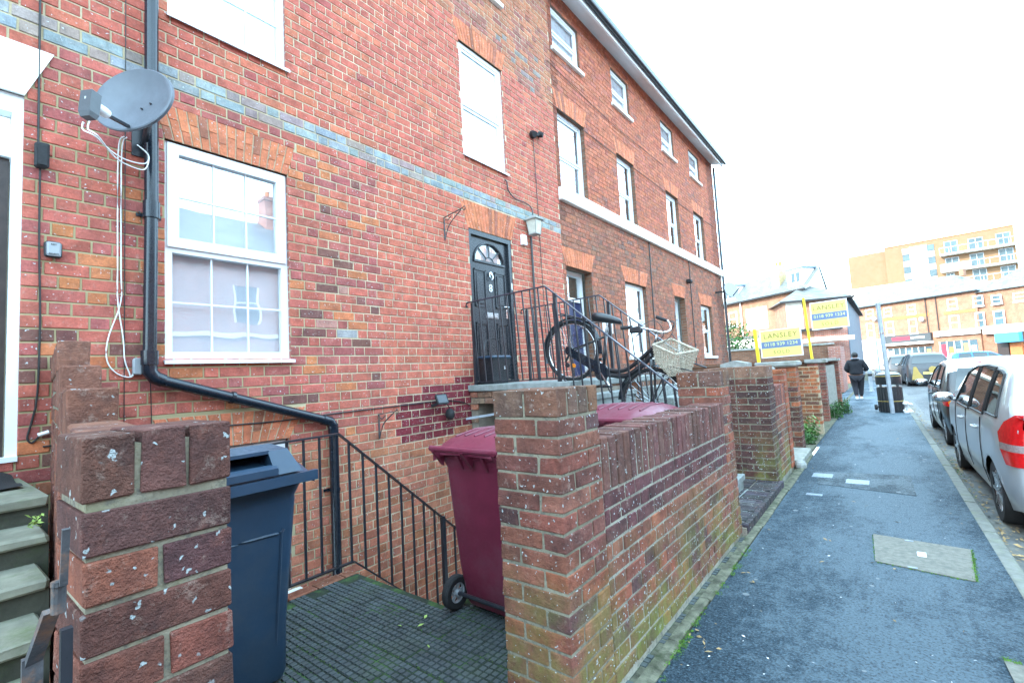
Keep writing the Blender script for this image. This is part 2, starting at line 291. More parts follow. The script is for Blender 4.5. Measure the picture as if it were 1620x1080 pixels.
M['trouser'] = mat('dark_trouser_cloth', (0.014, 0.014, 0.02), 0.85, 0.3, 12, 0.4)
M['hood_grey'] = mat('grey_hood_lining', (0.3, 0.33, 0.38), 0.9, 0.2)
M['skin'] = mat('skin', (0.25, 0.13, 0.09), 0.6, 0.1)
M['hair'] = mat('dark_hair', (0.01, 0.009, 0.009), 0.6, 0.3, 60)
M['shoe'] = mat('white_shoe', (0.75, 0.75, 0.75), 0.5, 0.1)
M['seat_black'] = mat('black_saddle', (0.02, 0.022, 0.026), 0.35, 0.1)
M['alu'] = mat('aluminium', (0.6, 0.62, 0.64), 0.25, 0.05, 10, metallic=1)

# ------------------------------------------------------------------ mesh building
OFF = {}
def thing(name, label, cat, loc=(0, 0, 0), rz=0.0, group=None):
    o = bpy.data.objects.new(name, None); C.objects.link(o); o.empty_display_size = 0.1
    o.location = loc; o.rotation_euler = (0, 0, rz); o['label'] = label; o['category'] = cat
    if group: o['group'] = group
    OFF[o.name] = (Vector(loc), rz); return o
def tag(o, label, cat, group=None):
    o['label'] = label; o['category'] = cat
    if group: o['group'] = group
    return o
def copy_tree(o, parent=None):
    c = o.copy(); C.objects.link(c); c.parent = parent
    for ch in list(o.children): copy_tree(ch, c)
    return c

class MB:
    def __init__(s): s.v = []; s.f = []; s.c = []; s.uc = False; s.mi = []
    def add(s, vs, fs, col=None, mi=0):
        b = len(s.v); s.v += [tuple(v) for v in vs]; s.f += [tuple(i+b for i in f) for f in fs]
        s.mi += [mi]*len(fs)
        if col is not None: s.uc = True
        s.c += [col or (1, 1, 1)]*len(vs)
    def box(s, x0, x1, y0, y1, z0, z1, col=None, j=0.0, mi=0):
        r = (lambda: rnd.uniform(-j, j)) if j else (lambda: 0)
        vs = [(x+r(), y+r(), z+r()) for z in (z0, z1) for y in (y0, y1) for x in (x0, x1)]
        s.add(vs, [(0, 2, 3, 1), (4, 5, 7, 6), (0, 1, 5, 4), (2, 6, 7, 3), (0, 4, 6, 2), (1, 3, 7, 5)], col, mi)
    def cbox(s, x0, x1, y0, y1, z0, z1, col=None, c=0.003, j=0.001):
        """box with chamfered, slightly uneven edges"""
        cx, cy, cz = (x0+x1)/2, (y0+y1)/2, (z0+z1)/2; h = ((x1-x0)/2, (y1-y0)/2, (z1-z0)/2)
        vs = []; idx = {}
        for sx in (-1, 1):
            for sy in (-1, 1):
                for sz in (-1, 1):
                    d = [rnd.uniform(-j, j) for _ in range(3)]; cc = c*rnd.uniform(0.6, 1.8)
                    for a in range(3):
                        o = [cc, cc, cc]; o[a] = 0
                        idx[(sx, sy, sz, a)] = len(vs)
                        vs.append((cx+sx*(h[0]-o[0])+d[0], cy+sy*(h[1]-o[1])+d[1], cz+sz*(h[2]-o[2])+d[2]))
        fs = []
        I = idx
        for sg in (-1, 1):
            q = [I[(sg, -1, -1, 0)], I[(sg, 1, -1, 0)], I[(sg, 1, 1, 0)], I[(sg, -1, 1, 0)]]; fs.append(q if sg > 0 else q[::-1])
            q = [I[(-1, sg, -1, 1)], I[(-1, sg, 1, 1)], I[(1, sg, 1, 1)], I[(1, sg, -1, 1)]]; fs.append(q if sg > 0 else q[::-1])
            q = [I[(-1, -1, sg, 2)], I[(1, -1, sg, 2)], I[(1, 1, sg, 2)], I[(-1, 1, sg, 2)]]; fs.append(q if sg > 0 else q[::-1])
        for a, b in ((0, 1), (0, 2), (1, 2)):
            k = 3-a-b
            for sa in (-1, 1):
                for sb in (-1, 1):
                    def g(t, ax):
                        s3 = [0, 0, 0]; s3[a] = sa; s3[b] = sb; s3[k] = t; return I[(*s3, ax)]
                    q = [g(-1, a), g(1, a), g(1, b), g(-1, b)]
                    A, B, D = Vector(vs[q[0]]), Vector(vs[q[1]]), Vector(vs[q[2]])
                    n = (B-A).cross(D-A); o = Vector((0, 0, 0)); o[a] = sa; o[b] = sb
                    fs.append(q if n.dot(o) > 0 else q[::-1])
        for sx in (-1, 1):
            for sy in (-1, 1):
                for sz in (-1, 1):
                    q = [I[(sx, sy, sz, 0)], I[(sx, sy, sz, 1)], I[(sx, sy, sz, 2)]]
                    fs.append(q if sx*sy*sz > 0 else q[::-1])
        s.add(vs, fs, col)
    def quad(s, a, b, c, d, col=None, mi=0): s.add([a, b, c, d], [(0, 1, 2, 3)], col, mi)
    def poly(s, pts, col=None, mi=0): s.add(pts, [tuple(range(len(pts)))], col, mi)
    def prism(s, pts, ext, mi=0):
        """pts planar polygon, ext extrusion vector"""
        n = len(pts); e = Vector(ext); vs = [Vector(p) for p in pts]+[Vector(p)+e for p in pts]
        fs = [tuple(range(n))[::-1], tuple(range(n, 2*n))]+[(i, (i+1) % n, (i+1) % n+n, i+n) for i in range(n)]
        s.add(vs, fs, None, mi)
    def loft(s, rings, cap=True, closed=True, col=None, mi=0):
        n = len(rings[0]); vs = [p for r in rings for p in r]; fs = []
        for k in range(len(rings)-1):
            for i in range(n if closed else n-1):
                fs.append((k*n+i, k*n+(i+1) % n, (k+1)*n+(i+1) % n, (k+1)*n+i))
        if cap: fs += [tuple(range(n))[::-1], tuple((len(rings)-1)*n+i for i in range(n))]
        s.add(vs, fs, col, mi)
    def tube(s, pts, r, n=8, cap=True, mi=0):
        pts = [Vector(p) for p in pts]; rs = r if isinstance(r, (list, tuple)) else [r]*len(pts); rings = []; up = None
        for i, p in enumerate(pts):
            t = (pts[min(i+1, len(pts)-1)]-pts[max(i-1, 0)]).normalized()
            if up is None: up = Vector((0, 0, 1)) if abs(t.z) < 0.9 else Vector((1, 0, 0))
            a = t.cross(up)
            if a.length < 1e-4: a = t.orthogonal()
            a.normalize(); b = t.cross(a).normalized(); up = -b if False else up
            rings.append([p+(a*math.cos(2*math.pi*k/n)+b*math.sin(2*math.pi*k/n))*rs[i] for k in range(n)])
        s.loft(rings, cap, mi=mi)
    def bar(s, a, b, w, h=None):
        """square bar from a to b"""
        h = h or w; a = Vector(a); b = Vector(b); t = (b-a).normalized(); up = Vector((0, 0, 1)) if abs(t.z) < 0.95 else Vector((1, 0, 0))
        x = t.cross(up).normalized()*w/2; y = x.cross(t).normalized()*h/2
        s.loft([[p+x+y, p-x+y, p-x-y, p+x-y] for p in (a, b)])
    def cyl(s, c, axis, r, h, n=16, r2=None, mi=0):
        c = Vector(c); ax = Vector(axis).normalized(); a = ax.orthogonal().normalized(); b = ax.cross(a); r2 = r if r2 is None else r2
        s.loft([[c+ax*t+(a*math.cos(2*math.pi*k/n)+b*math.sin(2*math.pi*k/n))*rr for k in range(n)] for t, rr in ((-h/2, r), (h/2, r2))], mi=mi)
    def lathe(s, prof, c=(0, 0, 0), axis='z', n=24, mi=0, cap=True):
        c = Vector(c); rings = []
        for r, h in prof:
            ring = []
            for k in range(n):
                a = 2*math.pi*k/n; u, v = r*math.cos(a), r*math.sin(a)
                ring.append(c+(Vector((u, v, h)) if axis == 'z' else Vector((h, u, v)) if axis == 'x' else Vector((v, h, u))))
            rings.append(ring)
        s.loft(rings, cap, mi=mi)
    def sphere(s, c, r, n=12, m=8, sq=(1, 1, 1)):
        s.lathe([], c) if False else None
        rings = []
        for i in range(1, m):
            t = math.pi*i/m; rings.append([(c[0]+r*sq[0]*math.sin(t)*math.cos(2*math.pi*k/n), c[1]+r*sq[1]*math.sin(t)*math.sin(2*math.pi*k/n), c[2]-r*sq[2]*math.cos(t)) for k in range(n)])
        s.loft(rings)
    def mesh(s, name, mats, smooth=False, off=None, rz=0.0):
        me = bpy.data.meshes.new(name)
        vs = s.v
        if off is not None:
            ca, sa = math.cos(-rz), math.sin(-rz)
            vs = [((x-off.x)*ca-(y-off.y)*sa, (x-off.x)*sa+(y-off.y)*ca, z-off.z) for x, y, z in s.v]
        me.from_pydata(vs, [], s.f)
        for m in (mats if isinstance(mats, (list, tuple)) else [mats]): me.materials.append(m)
        if any(s.mi): me.polygons.foreach_set('material_index', s.mi)
        if smooth: me.polygons.foreach_set('use_smooth', [True]*len(s.f))
        if s.uc:
            at = me.attributes.new('bcol', 'FLOAT_COLOR', 'POINT'); flat = []
            for c in s.c: flat += [c[0], c[1], c[2], 1.0]
            at.data.foreach_set('color', flat)
        me.update(); return me
    def build(s, name, mats, parent=None, smooth=False, kind=None, label=None, local=False):
        """local=False: vertices are world coordinates, converted to the thing's frame"""
        root = parent
        while root is not None and root.name not in OFF and root.parent: root = root.parent
        off, rz = (OFF[root.name] if (root is not None and root.name in OFF and not local) else (None, 0))
        o = bpy.data.objects.new(name, s.mesh(name, mats, smooth, off, rz)); C.objects.link(o)
        if parent is not None: o.parent = parent
        if kind: o['kind'] = kind
        if label: o['label'] = label
        return o

def smooth_by_angle(o, deg=35):
    me = o.data; me.polygons.foreach_set('use_smooth', [True]*len(me.polygons)); me.set_sharp_from_angle(angle=math.radians(deg))
    return o
def structure(mb, name, m): return mb.build(name, m, kind='structure')

def catmull(pts, n=6):
    pts = [Vector(p) for p in pts]; out = []
    for i in range(len(pts)-1):
        p0 = pts[max(i-1, 0)]; p1 = pts[i]; p2 = pts[i+1]; p3 = pts[min(i+2, len(pts)-1)]
        for k in range(n):
            t = k/n; out.append(0.5*((2*p1)+(p2-p0)*t+(2*p0-5*p1+4*p2-p3)*t*t+(3*p1-p0-3*p2+p3)*t**3))
    out.append(pts[-1]); return out

def text(body, size, loc, right, up, m, parent=None, name='lettering', depth=0.002, stretch=1.0, align='CENTER', label=None):
    cu = bpy.data.curves.new('t', 'FONT'); cu.body = body; cu.size = size; cu.extrude = depth/2; cu.align_x = align; cu.align_y = 'CENTER'; cu.resolution_u = 3
    cu.space_character = stretch
    o = bpy.data.objects.new('t', cu); C.objects.link(o); bpy.context.view_layer.update()
    me = bpy.data.meshes.new_from_object(o); bpy.data.objects.remove(o)
    r = Vector(right).normalized(); u = Vector(up).normalized(); n = r.cross(u)
    root = parent; off = Vector((0, 0, 0)); rz = 0
    while root is not None and root.name not in OFF and root.parent: root = root.parent
    if root is not None and root.name in OFF: off, rz = OFF[root.name]
    L = Vector(loc); inv = Matrix.Rotation(-rz, 3, 'Z')
    for v in me.vertices: v.co = inv @ (L+r*v.co.x+u*v.co.y+n*v.co.z-off)
    me.materials.clear(); me.materials.append(m)
    ob = bpy.data.objects.new(name, me); C.objects.link(ob)
    if parent: ob.parent = parent
    if label: ob['label'] = label
    return ob

# ------------------------------------------------------------------ brick laying
def jit(col, a=0.12):
    k = 1+rnd.uniform(-a, a); return tuple(max(0.004, c*k*(1+rnd.uniform(-a, a)*0.4)) for c in col)

def lay_flemish(u0, u1, z0, z1, holes, course=0.0857, st=0.214, hd=0.098, jt=0.012):
    """flemish bond rectangles (u0,u1,z0,z1); holes: list of (zlo, zhi, f(z)->(ulo,uhi))"""
    out = []; z = z0; row = 0
    while z < z1-0.02:
        zt = z+course-jt
        u = u0 - (0 if row % 2 == 0 else (st+jt+hd+jt)/2+0.0) - rnd.uniform(0, 0.01); k = 0
        while u < u1:
            ln = (st if k % 2 == 0 else hd)*rnd.uniform(0.97, 1.03)
            a, b = max(u, u0), min(u+ln, u1)
            if b-a > 0.03:
                pieces = [(a, b, z, zt)]
                for (hz0, hz1, fn) in holes:
                    nxt = []
                    for (pa, pb, p0, p1) in pieces:
                        if p1 <= hz0 or p0 >= hz1: nxt.append((pa, pb, p0, p1)); continue
                        zc = (max(p0, hz0)+min(p1, hz1))/2; ha, hb = fn(zc)
                        if pb <= ha or pa >= hb: nxt.append((pa, pb, p0, p1)); continue
                        if ha-pa > 0.025: nxt.append((pa, ha, p0, p1))
                        if pb-hb > 0.025: nxt.append((hb, pb, p0, p1))
                        ma, mb_ = max(pa, ha), min(pb, hb)
                        if hz0-p0 > 0.02: nxt.append((ma, mb_, p0, hz0))
                        if p1-hz1 > 0.02: nxt.append((ma, mb_, hz1, p1))
                    pieces = nxt
                out += pieces
            u += ln+jt; k += 1
        z += course; row += 1
    return out

def px_size(p, a, b):
    d = (Vector(p)-CAM).dot(F_)
    if d < 0.1: return -1
    v = Vector(p)-CAM; x = 512+471*v.dot(R_)/d; y = 341-471*v.dot(U_)/d
    if x < -20 or x > 1044 or y < -20 or y > 702: return -1
    return max(a, b)*471/d

def face_bricks(rects, parent, X, colf, m_obj, m_join, budget=290, depth=0.012, name='brick', sign=1, axis='x'):
    """bricks standing proud of a wall face. axis x: plane x=X facing sign*x, u=y; axis y: plane y=X, u=x"""
    items = []
    for (a, b, z0, z1) in rects:
        uc, zc = (a+b)/2, (z0+z1)/2
        p = (X, uc, zc) if axis == 'x' else (uc, X, zc)
        items.append((px_size(p, b-a, z1-z0)*(1 if axis == 'x' else 0.6), a, b, z0, z1))
    items.sort(key=lambda t: -t[0])
    cache = {}; J = MB(); off = OFF[parent.name][0] if parent.name in OFF else Vector((0, 0, 0))
    def chunk(mb, l, h, d, uc, zc, xo, col=None):
        ja = 0.0014; c = 0.003
        pr = rnd.uniform(-0.0015, 0.002)
        def P(u, z, o):
            return (X+sign*(o+xo), uc+u, zc+z) if axis == 'x' else (uc+u, X+sign*(o+xo), zc+z)
        r = lambda: rnd.uniform(-ja, ja)
        cs = [(-l/2, -h/2), (l/2, -h/2), (l/2, h/2), (-l/2, h/2)]
        back = [P(u, z, -d) for u, z in cs]; mid = [P(u+r(), z+r(), -c) for u, z in cs]
        fr = [P(u*(1-2*c/l)+r()*0.5, z*(1-2*c/h)+r()*0.5, pr) for u, z in cs]
        fs = [(8, 9, 10, 11)]
        for i in range(4):
            k = (i+1) % 4; fs += [(i, k, k+4, i+4), (i+4, k+4, k+8, i+8)]
        flip = (sign < 0) != (axis == 'y')
        if flip: fs = [f[::-1] for f in fs]
        mb.add(back+mid+fr, fs, col)
    n = 0
    for (s, a, b, z0, z1) in items:
        l, h = b-a, z1-z0; uc, zc = (a+b)/2, (z0+z1)/2
        if n < budget and s > 4:
            key = (round(l, 2), round(h, 3), rnd.randint(0, 2))
            if key not in cache:
                t = MB(); sX = X
                def mk():
                    chunk(t, max(key[0], 0.03), key[1] or h, depth, 0, 0, 0)
                mk()
                vs = [((x-X, y, z) if axis == 'x' else (x, y-X, z)) for x, y, z in t.v]; t.v = vs
                cache[key] = t.mesh('brick', m_obj)
            o = bpy.data.objects.new(name, cache[key]); C.objects.link(o); o.parent = parent
            xo = rnd.uniform(-0.002, 0.002)
            o.location = Vector((X+xo, uc, zc) if axis == 'x' else (uc, X+xo, zc))-off
            o.scale = (1, l/max(key[0], 0.03), 1) if axis == 'x' else (l/max(key[0], 0.03), 1, 1)
            o.color = (*colf(uc, zc, l), 1); n += 1
        else:
            chunk(J, l, h, depth, uc, zc, rnd.uniform(-0.002, 0.002), colf(uc, zc, l))
    if J.v: J.build('brickwork', m_join, parent, kind='stuff')
    return n

def solid_bricks(boxes, parent, colf, m_obj, m_join, budget=290, ch=0.0028, name='brick'):
    """free-standing wall: every brick a whole box (x0,x1,y0,y1,z0,z1) in the thing's own frame"""
    off, rz = OFF[parent.name]; rot = Matrix.Rotation(rz, 3, 'Z'); items = []
    for b in boxes:
        c = Vector(((b[0]+b[1])/2, (b[2]+b[3])/2, (b[4]+b[5])/2)); w = rot @ c+off
        items.append((px_size(w, max(b[1]-b[0], b[3]-b[2]), b[5]-b[4]), b, c, w))
    items.sort(key=lambda t: -t[0]); J = MB(); cache = {}; n = 0
    for s, b, c, w in items:
        d = (b[1]-b[0], b[3]-b[2], b[5]-b[4]); col = colf(w.x, w.y, w.z, d)
        if n < budget and s > 4:
            key = (round(d[0], 2), round(d[1], 2), round(d[2], 2), rnd.randint(0, 3))
            if key not in cache:
                t = MB(); t.cbox(-d[0]/2, d[0]/2, -d[1]/2, d[1]/2, -d[2]/2, d[2]/2, None, ch, 0.0018); cache[key] = (t.mesh('brick', m_obj), d)
            me, dd = cache[key]
            o = bpy.data.objects.new(name, me); C.objects.link(o); o.parent = parent
            o.location = c+Vector((rnd.uniform(-.0015, .0015), rnd.uniform(-.0015, .0015), 0)); o.scale = (d[0]/dd[0], d[1]/dd[1], d[2]/dd[2]); o.color = (*col, 1); n += 1
        else:
            J.cbox(*b, col, ch, 0.0018)
    if J.v: J.build('brickwork', m_join, parent, kind='stuff', local=True)

def wall_with_holes(mb, X, u0, u1, z0, z1, rects, depth=0.12, axis='x', sign=1, mi=0):
    """wall face with real openings and reveals"""
    us = sorted(set([u0, u1]+[r[0] for r in rects]+[r[1] for r in rects])); zs = sorted(set([z0, z1]+[r[2] for r in rects]+[r[3] for r in rects]))
    us = [u for u in us if u0 <= u <= u1]; zs = [z for z in zs if z0 <= z <= z1]
    P = (lambda u, z, d=0: (X-sign*d, u, z)) if axis == 'x' else (lambda u, z, d=0: (u, X-sign*d, z))
    for i in range(len(us)-1):
        for j in range(len(zs)-1):
            uc, zc = (us[i]+us[i+1])/2, (zs[j]+zs[j+1])/2
            if any(r[0] < uc < r[1] and r[2] < zc < r[3] for r in rects): continue
            mb.quad(P(us[i], zs[j]), P(us[i+1], zs[j]), P(us[i+1], zs[j+1]), P(us[i], zs[j+1]), mi=mi)
    mi = mi+1
    for a, b, c, d in rects:
        mb.quad(P(a, c), P(a, d), P(a, d, depth), P(a, c, depth), mi=mi); mb.quad(P(b, c), P(b, c, depth), P(b, d, depth), P(b, d), mi=mi)
        mb.quad(P(a, c), P(a, c, depth), P(b, c, depth), P(b, c), mi=mi); mb.quad(P(a, d), P(b, d), P(b, d, depth), P(a, d, depth), mi=mi)
# ================================================================== GROUND
def xk(y): return 0.50-0.0105*(min(y, 42)-3)          # inner edge of the kerb
YS = [-14, -6, -2, 0, 1, 2, 3, 4, 5, 6, 7, 8, 9, 12, 15, 17, 20, 24, 28, 32, 36, 40, 45, 60, 90, 200, 600, 1200]
g = MB()
for a, b in zip(YS, YS[1:]):
    strips = [(-1200, -60), (-60, -12.3), (-12.3, -4.25), (-4.25, -0.95), (-0.95, 60), (60, 1200)]
    for x0, x1 in strips:
        if (x0, x1) in ((-4.25, -0.95), (-12.3, -4.25)) and b <= 17: continue
        g.quad((x0, a, gz(a)-0.104), (x1, a, gz(a)-0.104), (x1, b, gz(b)-0.104), (x0, b, gz(b)-0.104))
for x0, x1 in [(-1200, 0), (0, 1200)]: g.quad((x0, -1200, -0.104), (x1, -1200, -0.104), (x1, -14, -0.104), (x0, -14, -0.104))
structure(g, 'ground', M['road'])
rd = MB()
for a, b in zip(YS[:23], YS[1:23]):
    rd.quad((xk(a)+.1, a, gz(a)-0.098), (9.0, a, gz(a)-0.098), (9.0, b, gz(b)-0.098), (xk(b)+.1, b, gz(b)-0.098))
structure(rd, 'road', M['road'])
pv = MB()
yy = [v for v in YS if v <= 40]
for a, b in zip(yy, yy[1:]):
    xa = -0.93 if a < 17 else -1.35; xb = -0.93 if b <= 17 else -1.35
    if a >= 17: xa = xb = -1.4
    pv.quad((xa, a, gz(a)), (xk(a), a, gz(a)), (xk(b), b, gz(b)), (xb, b, gz(b)))
    if a >= 9: pv.quad((-1.5, a, gz(a)-.012), (-0.9, a, gz(a)-.012), (-0.9, b, gz(b)-.012), (-1.5, b, gz(b)-.012))
structure(pv, 'pavement', M['asphalt'])
gd = MB()
for a, b in ((6.0, 9), (9, 17), (17, 26), (26, 40), (40, 60)):
    gd.quad((-9 if a >= 17 else -4.2, a, gz(a)-.05), (-1.0, a, gz(a)-.05), (-1.0, b, gz(b)-.05), (-9 if a >= 17 else -4.2, b, gz(b)-.05))
structure(gd, 'front_gardens', M['footing'])
# kerb stones, each its own piece
kb = thing('kerb', 'worn grey stone kerb between the asphalt pavement and the gutter', 'kerb', (0.5, 3, 0))
y = -3.0
kk = MB(); first = None
while y < 38:
    L = rnd.uniform(0.88, 0.94)
    t = MB(); zz = gz(y); zz2 = gz(y+L)
    x0, x1 = xk(y), xk(y+L); d = rnd.uniform(-.004, .004); top = 0.004+rnd.uniform(-.003, .004)
    c = 0.012
    for (ya, yb) in ((y+.004, y+L-.004),):
        ring = lambda yv, xx, z0: [(xx+d, yv, z0-.13), (xx+d, yv, z0+top-.003), (xx+d+.01, yv, z0+top), (xx+d+.078, yv, z0+top-.002), (xx+d+.092, yv, z0+top-.018), (xx+d+.1, yv, z0-.13)]
        t.loft([ring(ya, x0, zz), ring((ya+yb)/2, (x0+x1)/2+rnd.uniform(-.002, .002), (zz+zz2)/2), ring(yb, x1, zz2)])
    t.build('kerb_stone', M['kerb'], kb); y += L
# gutter with leaves, moss at the kerb
gt = MB()
for a, b in zip(yy, yy[1:]): gt.quad((xk(a)+.1, a, gz(a)-.094), (xk(a)+.32, a, gz(a)-.094), (xk(b)+.32, b, gz(b)-.094), (xk(b)+.1, b, gz(b)-.094))
structure(gt, 'gutter', mat('wet_gutter', (0.085, 0.085, 0.08), 0.7, 0.5, 5, 0.6, dirt=(0.16, 0.15, 0.12), dirt_amt=0.8))
def leaf(mb, x, y, z, s, flat=0.4):
    a = rnd.uniform(0, 6.28); ax = Vector((math.cos(a), math.sin(a), rnd.uniform(-flat, flat))); bx = Vector((-math.sin(a), math.cos(a), rnd.uniform(-flat, flat)))
    p = Vector((x, y, z)); k = rnd.uniform(.25, .5)
    mb.add([p-ax*s, p+bx*s*k, p+ax*s, p-bx*s*k+Vector((0, 0, s*.2))], [(0, 3, 1), (1, 3, 2)])
lf = MB()
for i in range(650):
    yv = rnd.uniform(3, 20) if rnd.random() < .8 else rnd.uniform(3.5, 9); xx = xk(yv)+.11+abs(rnd.gauss(0, .1)); leaf(lf, xx, yv, gz(yv)-.085+rnd.uniform(0, .012), rnd.uniform(.008, .03))
lf.build('fallen_leaves', M['leaf_dry'], kind='stuff')
mo = MB()
def tuft(mb, x, y, z, r, n=10):
    for i in range(n):
        a = rnd.uniform(0, 6.28); d = r*math.sqrt(rnd.random()); leaf(mb, x+d*math.cos(a), y+d*math.sin(a), z+rnd.uniform(0.0, .007), rnd.uniform(.002, .006), 1.2)
for i in range(60):                                    # moss along the footing of the near wall, in the covers' edges and at the kerb
    yv = rnd.choice([rnd.gauss(2.55, .12), rnd.gauss(2.35, .06), rnd.gauss(3.5, .25), rnd.uniform(2, 4)]); tuft(mo, -0.93+rnd.gauss(0, .015), yv, .004, rnd.uniform(.01, .03), 26)
for i in range(150): t = rnd.random(); tuft(mo, 0.318+.042*t+rnd.gauss(0, .006), 4.0+.62*t, .001, .006, 5)
for i in range(60):
    t = rnd.random(); tuft(mo, -0.17+t*.49, 4.07-.08*t+rnd.gauss(0, .003), .001, .004, 3)
for i in range(30): t = rnd.random(); tuft(mo, -.172-.02*t, 4.1+.55*t, .001, .004, 3)
for i in range(20): tuft(mo, 0.30+rnd.uniform(0, .12), 3.06+rnd.gauss(0, .01), .003, .014, 10)
for i in range(60): yv = rnd.gauss(8.3, 1.1); tuft(mo, xk(yv)+.12+abs(rnd.gauss(0, .04)), yv, gz(yv)-.09, .03, 12)
mo.build('moss', M['moss'], kind='stuff')
# covers and patches in the pavement
cv = MB(); cv.prism([(-0.19, 4.69, .001), (-0.168, 4.08, .001), (0.315, 4.0, .001), (0.357, 4.62, .001)][::-1], (0, 0, .005))
th = thing('inspection_cover', 'pale rectangular concrete inspection cover with mossy edges in the middle of the pavement', 'manhole cover', (0.08, 4.35, 0))
cv.build('cover_slab', M['cover'], th)
s = MB(); s.box(.06, .108, 4.31, 4.40, .006, .0085); s.build('badge', M['litter'], th)
s = MB(); s.box(.0, .05, 4.055, 4.075, .006, .008); s.box(-.0, .05, 4.62, 4.64, .006, .008); s.build('lifting_slot', M['metal_cover'], th)
th = thing('inspection_cover', 'concrete cover just at the bottom edge, near the kerb', 'manhole cover', (0.45, 2.9, 0))
s = MB(); s.prism([(.30, 3.06, .001), (.45, 3.03, .001), (.47, 2.6, .001), (.32, 2.6, .001)][::-1], (0, 0, .005)); s.build('cover_slab', M['cover'], th)
for (x0, x1, y0, y1, lab) in ((-.46, -.25, 6.43, 6.66, 'small blue-grey metal cover in the pavement, nearer the kerb than its twin'), (-.80, -.60, 6.64, 6.87, 'small worn metal cover in the pavement, beside the entrance wall'), (-.76, -.62, 5.74, 5.82, 'thin metal plate in the pavement, nearest of the small covers to the camera')):
    th = thing('stopcock_cover', lab, 'utility cover', ((x0+x1)/2, (y0+y1)/2, 0))
    s = MB(); s.box(x0, x1, y0, y1, .001, .006)
    s.build('frame', M['metal_cover'], th)
    s = MB()
    for k in range(6): xx = x0+.012+k*(x1-x0-.024)/5.5; s.box(xx, xx+.012, y0+.012, y1-.012, .0062, .009)
    s.build('tread_ribs', M['metal_cover'], th)
s = MB(); s.prism([(-.70, 6.3, .0015), (.13, 6.12, .0015), (.12, 7.1, .0015), (-.8, 7.0, .0015)], (0, 0, .0025)); structure(s, 'pavement_patch', M['patch'])
lt = MB()
for i in range(90):
    yv = 2.2+rnd.random()**1.6*14; xx = rnd.uniform(-.85, xk(yv)-.03); leaf(lt, xx, yv, gz(yv)+.004, rnd.uniform(.004, .012), .15)
lt.build('litter_flecks', M['litter'], kind='stuff')
lt = MB()
for i in range(70):
    yv = 2.2+rnd.random()**1.6*14; xx = rnd.uniform(-.9, xk(yv)-.03) if rnd.random() < .5 else rnd.gauss(-.85, .05); leaf(lt, xx, yv, gz(yv)+.006, rnd.uniform(.006, .022), .4)
lt.build('stray_leaves', M['leaf_dry'], kind='stuff')

# ------------------------------------------------------------------ bin platform of small chequered blue pavers
pl = MB(); 
pl.prism([(-3.22, -.2, -.06), (-.96, -.2, -.06), (-.96, 4.3, -.06), (-2.28, 4.3, -.06), (-2.28, 2.08, -.06), (-3.22, 2.08, -.06)], (0, 0, .053))
plo = structure(pl, 'bin_platform', M['paver_joint'])
# pavers: 0.235 x 0.115 blocks divided into small squares; rows run along x
def paver_mesh():
    t = MB(); L, W = .232, .114; nx, ny = 6, 3; gx, gy = L/nx, W/ny; r = .0055; q_ = .0035
    t.box(-L/2, L/2, -W/2, W/2, -.03, -.007, mi=1)
    for i in range(nx):
        for k in range(ny):
            x0, y0 = -L/2+i*gx, -W/2+k*gy; zt = rnd.uniform(-.0008, .0008)
            a = [(x0+q_, y0+q_, -.007), (x0+gx-q_, y0+q_, -.007), (x0+gx-q_, y0+gy-q_, -.007), (x0+q_, y0+gy-q_, -.007)]
            b = [(x0+r, y0+r, zt), (x0+gx-r, y0+r, zt), (x0+gx-r, y0+gy-r, zt), (x0+r, y0+gy-r, zt)]
            t.add(a+b, [(4, 5, 6, 7), (0, 1, 5, 4), (1, 2, 6, 5), (2, 3, 7, 6), (3, 0, 4, 7)])
    return t.mesh('paver', [M['paver'], M['paver_joint']])
pms = [paver_mesh() for _ in range(3)]
cand = []
for i in range(0, 11):
    for j in range(0, 40):
        cx = -3.22+.12+i*.238+(.0 if j % 2 else .0); cy = -.1+.06+j*.1185
        if j % 2: cx += .119
        if cy > 4.2 or cx > -1.0: continue
        if cy > 2.02 and cx < -2.15: continue
        if cx < -3.1 and False: continue
        s_ = px_size((cx, cy, 0), .23, .03)
        cand.append((s_, cx, cy))
cand.sort(key=lambda t: -t[0])
pj = MB()
for n, (s_, cx, cy) in enumerate(cand):
    if n < 290 and s_ > 0:
        o = bpy.data.objects.new('paver', rnd.choice(pms)); C.objects.link(o); o.parent = plo
        o.location = (cx+rnd.uniform(-.002, .002), cy+rnd.uniform(-.002, .002), rnd.uniform(-.003, .002)); o.rotation_euler = (rnd.uniform(-.006, .006), rnd.uniform(-.006, .006), rnd.uniform(-.01, .01))
    else: pj.cbox(cx-.116, cx+.116, cy-.057, cy+.057, -.03, 0)
if pj.v: pj.build('paver_remainder', M['paver'], plo, kind='stuff')
mo = MB()
for i in range(1500):
    j = rnd.randint(0, 18); cy = -.1+j*.1185*2; xx = rnd.uniform(-3.15, -1.3)
    if noise.noise(Vector((xx*2, cy*1.3, 0))) < -.05: continue
    if cy > 2 and xx < -2.3: continue
    tuft(mo, xx, cy+rnd.gauss(0, .006), -.003, .008, 3)
mo.build('moss_between_pavers', mat('dark_moss', (0.06, 0.12, 0.02), 0.95, 0.5, 60, 0.6), kind='stuff')
lt = MB()
for (x, y_, s_) in ((-2.75, 1.4, .035), (-2.88, 1.1, .02), (-2.25, 1.9, .02), (-2.3, 1.75, .018), (-2.2, 1.82, .022), (-2.0, 1.7, .016)): leaf(lt, x, y_, .012, s_, .2)
lt.build('yellow_leaves', M['leaf_lime'], kind='stuff')
